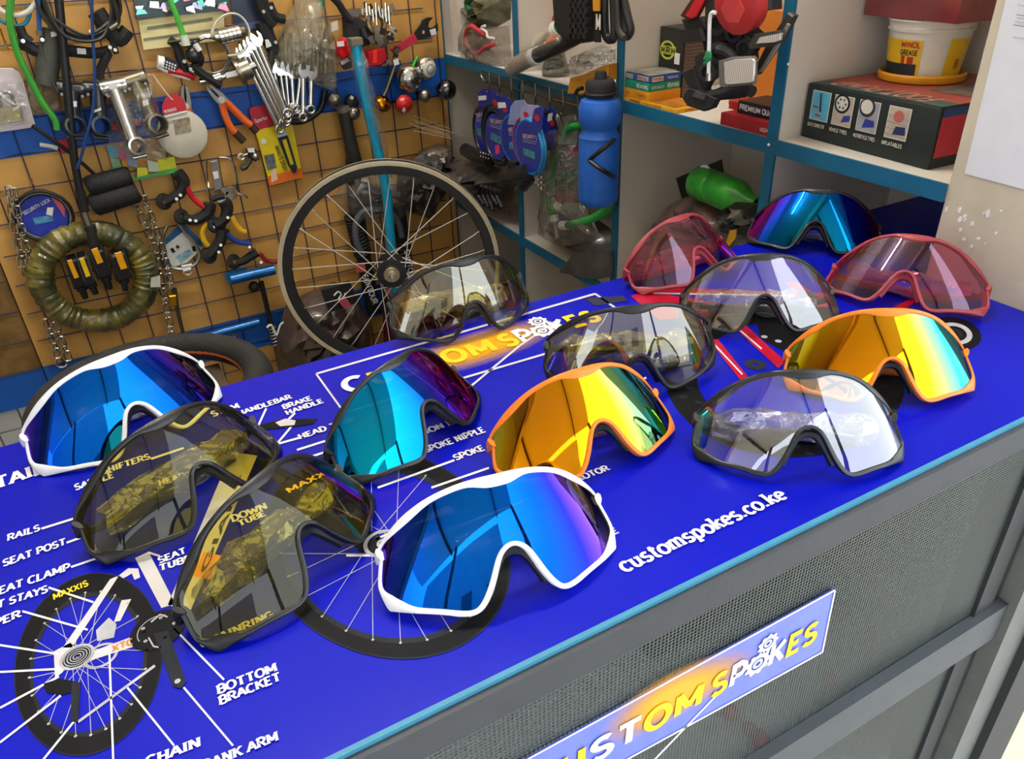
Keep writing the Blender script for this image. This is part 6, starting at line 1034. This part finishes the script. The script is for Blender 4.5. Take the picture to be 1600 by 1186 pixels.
P = boxdim('blue box with pale top, topmost of the small stack', .885, .952, 1.115, 1.186, .1525, .164, BB); panel(P, 'tp', 0, 1, 0, 1, mat('#8c8a80', .6, scale=40, var=.3)); panel(P, 'fl', .02, .32, .15, .85, mat('#a8a890', .5)); panel(P, 'fl', .5, .94, .2, .85, mat('#d8c8b8', .5)); ptext(P, 'fl', 'RIVING', .54, .9, .35, .7, mat('#a83c28', .5), o=.0014); panel(P, 'fr', .05, .42, .15, .85, mat('#d8c8b8', .5)); ptext(P, 'fr', 'RIVING', .09, .38, .32, .7, mat('#a83c28', .5), o=.0014); ptext(P, 'fr', 'FREEWHEEL', .55, .92, .35, .65, LABELW, 1.0)
P = boxdim('tall black carton with yellow emblem behind the small stack', .960, 1.014, 1.122, 1.1875, .1155, .232, mat('#24221f', .45))
panel(P, 'fr', .06, .96, .02, .86, mat('#7a6a60', .6)); LY = mat('#c8cc48', .5)
for i in range(16): panel(P, 'fr', .10, .88, .06 + i * .048, .085 + i * .048, mat('#5c4e48', .6), 'printed_line', .0012)
f = P['fl']
M().add([f(.36 + r * math.cos(a) * .40, .68 + r * math.sin(a) * .17, .0010) for r in (.62, .8) for a in [2 * PI * k / 24 for k in range(24)]], [(k, (k + 1) % 24, 24 + (k + 1) % 24, 24 + k) for k in range(24)]).go('printed_emblem', LY, P['t'], smooth=False)
for i, ch in enumerate('MRH'): panel(P, 'fl', .08 + i * .22, .28 + i * .22, .62, .74, LY, 'emblem_block', .0014); ptext(P, 'fl', ch, .11 + i * .22, .25 + i * .22, .64, .72, mat('#24221f', .5), 1.6, o=.0018)
panel(P, 'fl', .68, .9, .50, .66, LABELW, 'price_sticker', .0014); ptext(P, 'fl', 'MOTORCYCLE', .06, .8, .38, .42, LABELW, 1.2)
P = boxdim('dark red box with pale flower print behind the shelf post', .885, .965, .832, .934, .1155, .134, mat('#a01824', .45)); panel(P, 'tp', .3, .7, .2, .8, mat('#c87878', .5, scale=60, var=.5)); ptext(P, 'fl', 'USZA', .84, 1.0, .3, .55, LABELW)
P = boxdim('black box reading premium quality on top of the red one', .900, .960, .83, .915, .1345, .153, mat('#1c1a1a', .45)); ptext(P, 'fl', 'PREMIUM QUALITY', .06, 1.1, .32, .72, LABELW, 1.5)
P = boxdim('small red box lying behind the black premium quality box', .910, .955, .922, .945, .1345, .147, mat('#b41c24', .45))
P = boxdim('tall plain orange carton at the back beside the shelf post', 1.0, 1.07, .93, 1.04, .1155, .268, mat('#c87424', .5))
# hanging reflectors
RW = bpy.data.materials.new('reflector_white'); RW.use_nodes = True; nt = RW.node_tree; b = nt.nodes['Principled BSDF']; b.inputs['Base Color'].default_value = lin('#f4f2ec'); b.inputs['Metallic'].default_value = .35; b.inputs['Roughness'].default_value = .25
N = nt.nodes.new; L = nt.links.new; tc = N('ShaderNodeTexCoord'); wv = N('ShaderNodeTexWave'); wv.bands_direction = 'Y'; wv.inputs['Scale'].default_value = 90; L(tc.outputs['Object'], wv.inputs['Vector']); rp = N('ShaderNodeValToRGB'); rp.color_ramp.elements[0].position = .1; rp.color_ramp.elements[0].color = lin('#a8a69e'); rp.color_ramp.elements[1].position = .35; rp.color_ramp.elements[1].color = lin('#f8f6f0'); L(wv.outputs['Fac'], rp.inputs['Fac']); L(rp.outputs['Color'], b.inputs['Base Color'])
def refl(label, rim, lens, d, lm, rm=MATTE, arm=None, cat='reflector'):
    t = thing('bicycle_reflector', label, cat, X(*rim[0], d), 'reflectors hanging in front of the boxes'); xp(rim, d, .010, bevel=.002).go('housing', rm, t); xp(lens, d + .0095, .003, bevel=.001).go('reflector_lens', lm, t)
    if arm: wx(arm, .0075, d - .004, 9, 3).go('bracket_arm', MATTE, t)
    return t
t = refl('square white reflector, nearest of the hanging cluster', [(1130, 94), (1150, 88), (1180, 87), (1184, 91), (1183, 129), (1176, 132), (1136, 136), (1131, 132)], [(1133, 97), (1151, 92), (1178, 91), (1181, 94), (1180, 126), (1174, 129), (1138, 132), (1134, 129)], .075, RW, mat('#6a6a66', .4), [(1150, 96), (1140, 84), (1122, 78)])
t = refl('slim white reflector tilted beside the shelf post', [(1176, 70), (1186, 52), (1227, 46), (1228, 56), (1222, 66), (1214, 70), (1180, 76)], [(1183, 68), (1189, 58), (1224, 51), (1222, 62), (1212, 66)], .06, RW, mat('#3c3c38', .5), [(1190, 60), (1176, 48), (1160, 44)])
t = thing('bicycle_reflector', 'round red reflector at the top of the hanging cluster', 'reflector', X(1156, 8, .08), 'reflectors hanging in front of the boxes'); ax = V((-1, -.15, -.25)); M().lathe(X(1157, 8, .07), ax, [(0, .016), (.022, .015), (.035, .010), (.0375, 0), (.0375, -.008), (.03, -.012), (0, -.012)], 30).go('red_lens', mat('#c03434', .3, coat=.4), t); M().lathe(X(1157, 8, .07), ax, [(0, .0172), (.019, .0166), (.019, .014)], 6).go('hexagon_facet', mat('#d84848', .25, coat=.5), t); wx([(1158, 20), (1164, 36), (1172, 46)], .009, .055, 9, 3).go('bracket_arm', MATTE, t)
t = refl('long red reflector at the upper left of the hanging cluster', [(1070, 24), (1094, -12), (1114, -12), (1092, 28), (1082, 32)], [(1073, 24), (1095, -12), (1110, -12), (1090, 26), (1082, 29)], .05, RED, mat('#4c1a1c', .5))
t = refl('reflector seen from its black back at the bottom of the cluster', [(1073, 152), (1082, 136), (1100, 140), (1127, 154), (1120, 168), (1106, 173), (1080, 164)], [(1082, 150), (1088, 142), (1104, 147), (1102, 156)], .05, mat('#4a4a4a', .5), MATTE, [(1100, 142), (1108, 126), (1116, 112)])
t = refl('black backed reflector seen edge on, leaning over the shelf post', [(1184, 112), (1206, 66), (1222, 44), (1240, 18), (1248, 24), (1232, 56), (1212, 84), (1190, 116)], [(1188, 112), (1212, 70), (1232, 36), (1236, 38), (1216, 76), (1192, 112)], .03, mat('#8c8a80', .4), mat('#383836', .5))
t = thing('reflector_bracket', 'bunch of black plastic reflector brackets behind the square white one', 'bracket', X(1140, 60, .04)); bg = random.Random(6)
for q in ([(1076, 44), (1112, 40), (1118, 62), (1080, 66)], [(1080, 28), (1112, 24), (1122, 44), (1086, 44)], [(1112, 58), (1146, 36), (1170, 60), (1150, 90), (1118, 90)], [(1100, 84), (1130, 74), (1134, 118), (1106, 122)], [(1120, -12), (1138, -12), (1136, 40), (1118, 36)], [(1150, 66), (1182, 50), (1186, 92), (1156, 98)], [(1126, 140), (1152, 128), (1176, 142), (1166, 152), (1120, 156)], [(1184, -12), (1222, -12), (1222, 14), (1188, 18)], [(1080, 110), (1100, 100), (1112, 140), (1098, 146)]): xp(q, .018 + bg.uniform(0, .02), .022, bevel=.004).go('bracket_plate', mat(bg.choice(['#1c1c1e', '#262628', '#202224']), .55), t)
for q in ((1124, 36, .016), (1126, 82, .015), (1166, 74, .012), (1150, 50, .013), (1108, 112, .014)): M().lathe(X(q[0], q[1], .052), V((-1, -.4, 0)), [(q[2], -.012), (q[2], .008), (q[2] * .6, .009), (q[2] * .5, .002), (0, .002)], 18).go('clamp_ring', MATTE, t)
wx([(1130, 30), (1146, 52), (1166, 66), (1180, 76)], .010, .045, 9, 3).go('bracket_arm', MATTE, t); wx([(1106, 150), (1130, 146), (1160, 138), (1176, 144)], .008, .05, 9, 3).go('bracket_arm', MATTE, t)
words('1.25', lambda x, y, o: X(x, y, .062 + o), (1108, 25), (1124, 25), 5, serif=False) if False else None
t = thing('brake_cable', 'short white cable with steel tip and green string in front of the cluster', 'cable', X(1108, 70, .09)); wx([(1118, 20), (1112, 20), (1109, 32), (1108, 70), (1107, 116)], .0026, .095, 8, 4).go('white_cable', WHITE, t); wx([(1107, 114), (1106.5, 126)], .004, .095, 9, 1).go('steel_tip', STEEL, t)
for i in range(5): wx([(1104 - i, 80 + i * 3), (1111, 84 + i * 2), (1108 - i * 2, 92 + i * 2), (1100 + i, 98)], .0014, .098, 5, 4).go('green_string', mat('#1c9058', .6), t)
# top shelf, right bay: foot pump box, lid, bucket, pack
a, b_ = V((.925, .806, SZ + .0005)), V((.913, .590, SZ + .0005)); dd = V((.225, -.012, 0)); hh = V((0, 0, .074)); t = thing('foot_pump_box', 'worn black and red foot pump carton with four pictures on the shelf', 'box', (1.02, .69, SZ)); DKG = mat('#14201f', .5, scale=30, var=.2)
M().prism([a, b_, b_ + dd, a + dd], hh, .0015).go('body', DKG, t); P = dict(t=t, fl=lambda u, v, o=.001: a.lerp(b_, u) + hh * v + V((-1, .05, 0)).normalized() * o, fr=lambda u, v, o=.001: b_ + dd * u + hh * v + V((0, -1, 0)) * o, tp=lambda u, v, o=.001: a + (b_ - a) * u + dd * v + hh + V((0, 0, o)))
panel(P, 'tp', .01, .99, .16, .99, mat('#a04a40', .55, scale=18, var=.25), 'red_top', .0006); panel(P, 'tp', .01, .99, .02, .16, mat('#3c5450', .55, scale=20, var=.3), 'teal_band', .0006); panel(P, 'fr', .02, .98, .18, .84, mat('#b01c34', .5), 'red_side'); panel(P, 'fr', .02, .98, .84, .98, mat('#14386c', .5), 'blue_band')
panel(P, 'tp', .62, .9, .35, .8, mat('#6a5a50', .6, scale=50, var=.4), 'faded_print', .0010)
O = P['tp'](.86, .20, .0012); U = (P['tp'](.14, .20, .0012) - O) / textw('FOOT PUMP'); Vv = (P['tp'](.86, .06, .0012) - O) / 7; glyphs(M(), 'FOOT PUMP', O, U, Vv, 1.3, False, slant=.2).go('printed_name', mat('#c88878', .5), t, smooth=False)
LP = mat('#d8d4c8', .5); pics = [('#58b0cc', 'QUICK CONNECTOR'), ('#b8a898', 'VEHICLE TYRES'), ('#9a9ca0', 'MOTORCYCLE TYRES'), ('#b8ac9c', 'INFLATABLES')]
for i, (h_, s) in enumerate(pics):
    u = (.055, .245, .445, .665)[i]; w_ = .15; panel(P, 'fl', u - .004, u + w_ + .004, .36, .90, LP, 'picture_border', .0007); panel(P, 'fl', u + .002, u + w_ - .002, .375, .885, mat(h_, .5, scale=70, var=.12), 'picture', .0010); ptext(P, 'fl', s, u - .008, u + w_ - .012 if i != 2 else u + w_ + .01, .24, .30, LP, 1.3)
    def blob(pts, mt, o=.0014): M().poly([P['fl'](u + w_ * x, .375 + .51 * y, o) for x, y in pts]).go('picture_detail', mt, t, smooth=False)
    cir = lambda x, y, r, k=20: [(x + r * math.cos(2 * PI * j / k), y + r * .8 * math.sin(2 * PI * j / k)) for j in range(k)]
    if i == 0: blob([(.42, .95), (.5, .95), (.62, .3), (.5, .3)], mat('#20303c', .5)); blob([(.1, .42), (.4, .4), (.4, .48), (.1, .5)], mat('#a83848', .5)); blob([(.3, .12), (.6, .1), (.6, .2), (.3, .22)], mat('#c04850', .5))
    if i == 1: blob(cir(.42, .75, .42), BLACK); blob(cir(.42, .75, .32), LP, .0016); [blob(cir(.42 + .2 * math.cos(j * 1.05), .75 + .16 * math.sin(j * 1.05), .06, 8), mat('#5c5c60', .5), .0018) for j in range(6)]; blob([(.5, .1), (.95, .2), (.95, .4), (.6, .35)], mat('#28388c', .5))
    if i == 2: blob(cir(.4, .8, .4), mat('#2c2c30', .5)); blob(cir(.38, .82, .3), LP, .0016); blob([(.3, .1), (.9, .2), (.85, .4), (.4, .42)], mat('#28388c', .5))
    if i == 3: blob(cir(.5, .72, .24), mat('#b06058', .5)); blob([(.35, .12), (.95, .16), (.9, .42), (.45, .4)], mat('#202c58', .5)); [blob([(.0, .1 + j * .2), (1, .05 + j * .2), (1, .07 + j * .2), (0, .12 + j * .2)], mat('#8a8074', .5), .0012) for j in range(4)]
lc = (Z(1378, 116, SZ + .076) + Z(1502, 128, SZ + .076)) / 2; lc.z = SZ + .0765; lr = .0555
t = thing('bucket_lid', 'yellow plastic bucket lid lying upside down on the foot pump carton', 'lid', lc); M().lathe(lc, V((0, 0, 1)), [(0, 0), (lr, 0), (lr * 1.03, .003), (lr * 1.03, .008), (lr * .98, .0105), (lr * .95, .008), (lr * .94, .002), (0, .002)], 40).go('lid_body', mat('#d89418', .45), t)
bc = lc + V((0, 0, .0028)); bt = CAM.z + ray(1440, 30).z / math.hypot(ray(1440, 30).x, ray(1440, 30).y) * math.hypot(bc.x - .04, bc.y); bh = bt - bc.z; r0_, r1_ = .0455, .0545
rad = lambda f: r0_ + (r1_ - r0_) * f
t = thing('grease_bucket', 'white grease bucket with yellow labels standing in the yellow lid', 'bucket', bc); M().lathe(bc, V((0, 0, 1)), [(0, 0), (r0_, 0), (r0_ * 1.01, .003), (rad(.80), bh * .80), (rad(.80) + .002, bh * .805), (rad(.86) + .002, bh * .86), (rad(.86) + .0008, bh * .865), (rad(.97) + .0008, bh * .97), (r1_ + .003, bh * .975), (r1_ + .003, bh), (r1_ - .002, bh), (r1_ - .003, bh * .9), (0, bh * .9)], 44).go('bucket_body', mat('#d8d4c4', .4), t)
vd = math.atan2(-bc.y, -bc.x)
def wrap(a0, a1, f0, f1, mt, name, o=.0007, n=14): M().add([bc + V(((rad(f) + o) * math.cos(vd + a0 + (a1 - a0) * i / n), (rad(f) + o) * math.sin(vd + a0 + (a1 - a0) * i / n), bh * f)) for f in (f0, f1) for i in range(n + 1)], [(i, i + 1, n + 2 + i, n + 1 + i) for i in range(n)]).go(name, mt, t, smooth=False)
LY2 = mat('#e0b418', .45); wrap(-1.45, -.10, .08, .68, LY2, 'yellow_label'); wrap(-1.45, -.18, .06, .28, mat('#20262a', .5), 'dark_label', .0010); wrap(.55, 1.25, .08, .70, LY2, 'yellow_label'); wrap(.85, 1.02, .2, .36, mat('#b06a1c', .5), 'printed_mark', .0010); wrap(-.62, -.52, .28, .42, mat('#a83018', .5), 'printed_mark', .0012); wrap(-.45, -.28, .28, .40, mat('#a83018', .5), 'printed_mark', .0012)
def wraptext(s, a0, a1, f0, f1, mt, o=.0014):
    m = glyphs(M(), s, V((0, 0, 0)), V((1 / textw(s), 0, 0)), V((0, 1 / 7, 0)), 1.5, False); m.v = [bc + V(((rad(f0 + (f1 - f0) * p.y) + o) * math.cos(vd + a0 + (a1 - a0) * p.x), (rad(f0 + (f1 - f0) * p.y) + o) * math.sin(vd + a0 + (a1 - a0) * p.x), bh * (f0 + (f1 - f0) * p.y))) for p in m.v]; m.go('printed_name', mt, t, smooth=False)
wraptext('WINOL', -.66, -.16, .56, .65, mat('#a8281c', .5)); wraptext('GREASE', -.66, -.20, .43, .51, mat('#20242c', .5))
t = thing('plastic_pack', 'dark red plastic wrapped pack lying on the bucket', 'pack', bc + V((0, 0, bh))); zz = bc.z + bh + .001
M().prism([V((bc.x - .045, bc.y + .078, zz)), V((bc.x - .062, bc.y - .075, zz)), V((bc.x + .06, bc.y - .09, zz)), V((bc.x + .07, bc.y + .076, zz))], V((0, 0, .033)), .006).go('pack_body', mat('#7c2c30', .3, scale=20, var=.25, coat=.8, bump=.4, bscale=70), t)
M().prism([V((bc.x - .048, bc.y + .080, zz + .034)), V((bc.x - .065, bc.y - .078, zz + .034)), V((bc.x + .06, bc.y - .092, zz + .034)), V((bc.x + .07, bc.y + .078, zz + .034))], V((0, 0, .04)), .006).go('pack_body', mat('#a87878', .25, scale=60, var=.5, coat=.8, bump=.9, bscale=90), t)
# sheet of paper on the pillar
t = thing('paper_sheet', 'white paper notice taped to the concrete pillar', 'paper', X(1560, 150)); xp([(1577, -20), (1508, 271), (1625, 302), (1640, -20)], -.0018, .0010).go('sheet', mat('#e4e8ee', .7, var=.02), t, smooth=False)
strokes_on(lambda x, y, o: X(x, y, .0002 + o), [((1588, 23), (1610, 26)), ((1583, 39), (1610, 43))], 1.2, .0004).go('printed_line', mat('#8a9098', .6), t)
for q in (((1590, 8), (1612, 11)), ((1589, 28), (1612, 31)), ((1586, 34), (1612, 37)), ((1583, 58), (1612, 62))): words('NOTICE TEXT'[:6], lambda x, y, o: X(x, y, .0002 + o), q[0], q[1], 4, serif=False, th=1.0).go('printed_line', mat('#b0b6bc', .6), t, smooth=False) if False else strokes_on(lambda x, y, o: X(x, y, .0002 + o), [q], 2.5, .0004).go('printed_line', mat('#c4cad0', .6), t, smooth=False)
# behind the counter in the third bay: green bottle, card, red bag
t = thing('bottle_card', 'black hanging card with yellow letters beside the green bottle', 'card', X(1095, 280, -.10)); xp([(1058, 278), (1128, 249), (1136, 300), (1068, 312)], -.13, .003).go('card', mat('#1a1a18', .5), t); words('PLAY', lambda x, y, o: X(x, y, -.127 + o), (1074, 294), (1108, 284), 8, serif=False, th=1.5).go('printed_name', mat('#d8b020', .5), t, smooth=False)
t = thing('drinks_bottle', 'bright green plastic bottle lying in clear wrap among bags', 'bottle', X(1130, 300, -.08)); p0, p1 = X(1086, 282, -.08), X(1186, 322, -.06); ax = p1 - p0; l = ax.length; r_ = .030
M().lathe(p0, ax, [(0, 0), (r_ * .7, .002), (r_, .014), (r_, l * .30), (r_ * .93, l * .33), (r_, l * .36), (r_, l * .66), (r_ * .8, l * .78), (r_ * .5, l * .88), (r_ * .5, l)], 26).go('bottle_body', mat('#2ca02c', .35, coat=.6, scale=40, var=.3, bump=.3, bscale=120), t); M().ring(p0 + V((0, 0, .022)) + ax * .15, V((1, .2, 0)), .010, .003, 16, 6).go('white_loop', LABELW, t)
one('plastic_bag', 'crumpled grey and red plastic bag in front of the green bottle', 'bag', M().pillow([X(x, y, -.09) for x, y in ((1040, 340), (1052, 316), (1082, 304), (1112, 312), (1142, 336), (1158, 366), (1140, 392), (1050, 400), (1020, 380))], V((-.06, 0, 0)), noise=.16, seed=61), mat('#5c4440', .35, scale=18, var=.6, bump=.6, bscale=60, coat=.5))
one('plastic_bag', 'black crumpled bag between the green bottle and the shelf post', 'bag', M().pillow([X(x, y, -.03) for x, y in ((1130, 335), (1150, 315), (1186, 318), (1196, 345), (1186, 372), (1150, 375))], V((-.04, 0, 0)), noise=.25, seed=62), mat('#1c1c1a', .35, bump=.6, bscale=60, coat=.4))
one('swing_tag', 'small yellow and teal tag sticking out below the black crumpled bag', 'tag', xp([(1136, 378), (1142, 360), (1152, 358), (1150, 372), (1140, 384)], .02, .002), mat('#c8941c', .5))
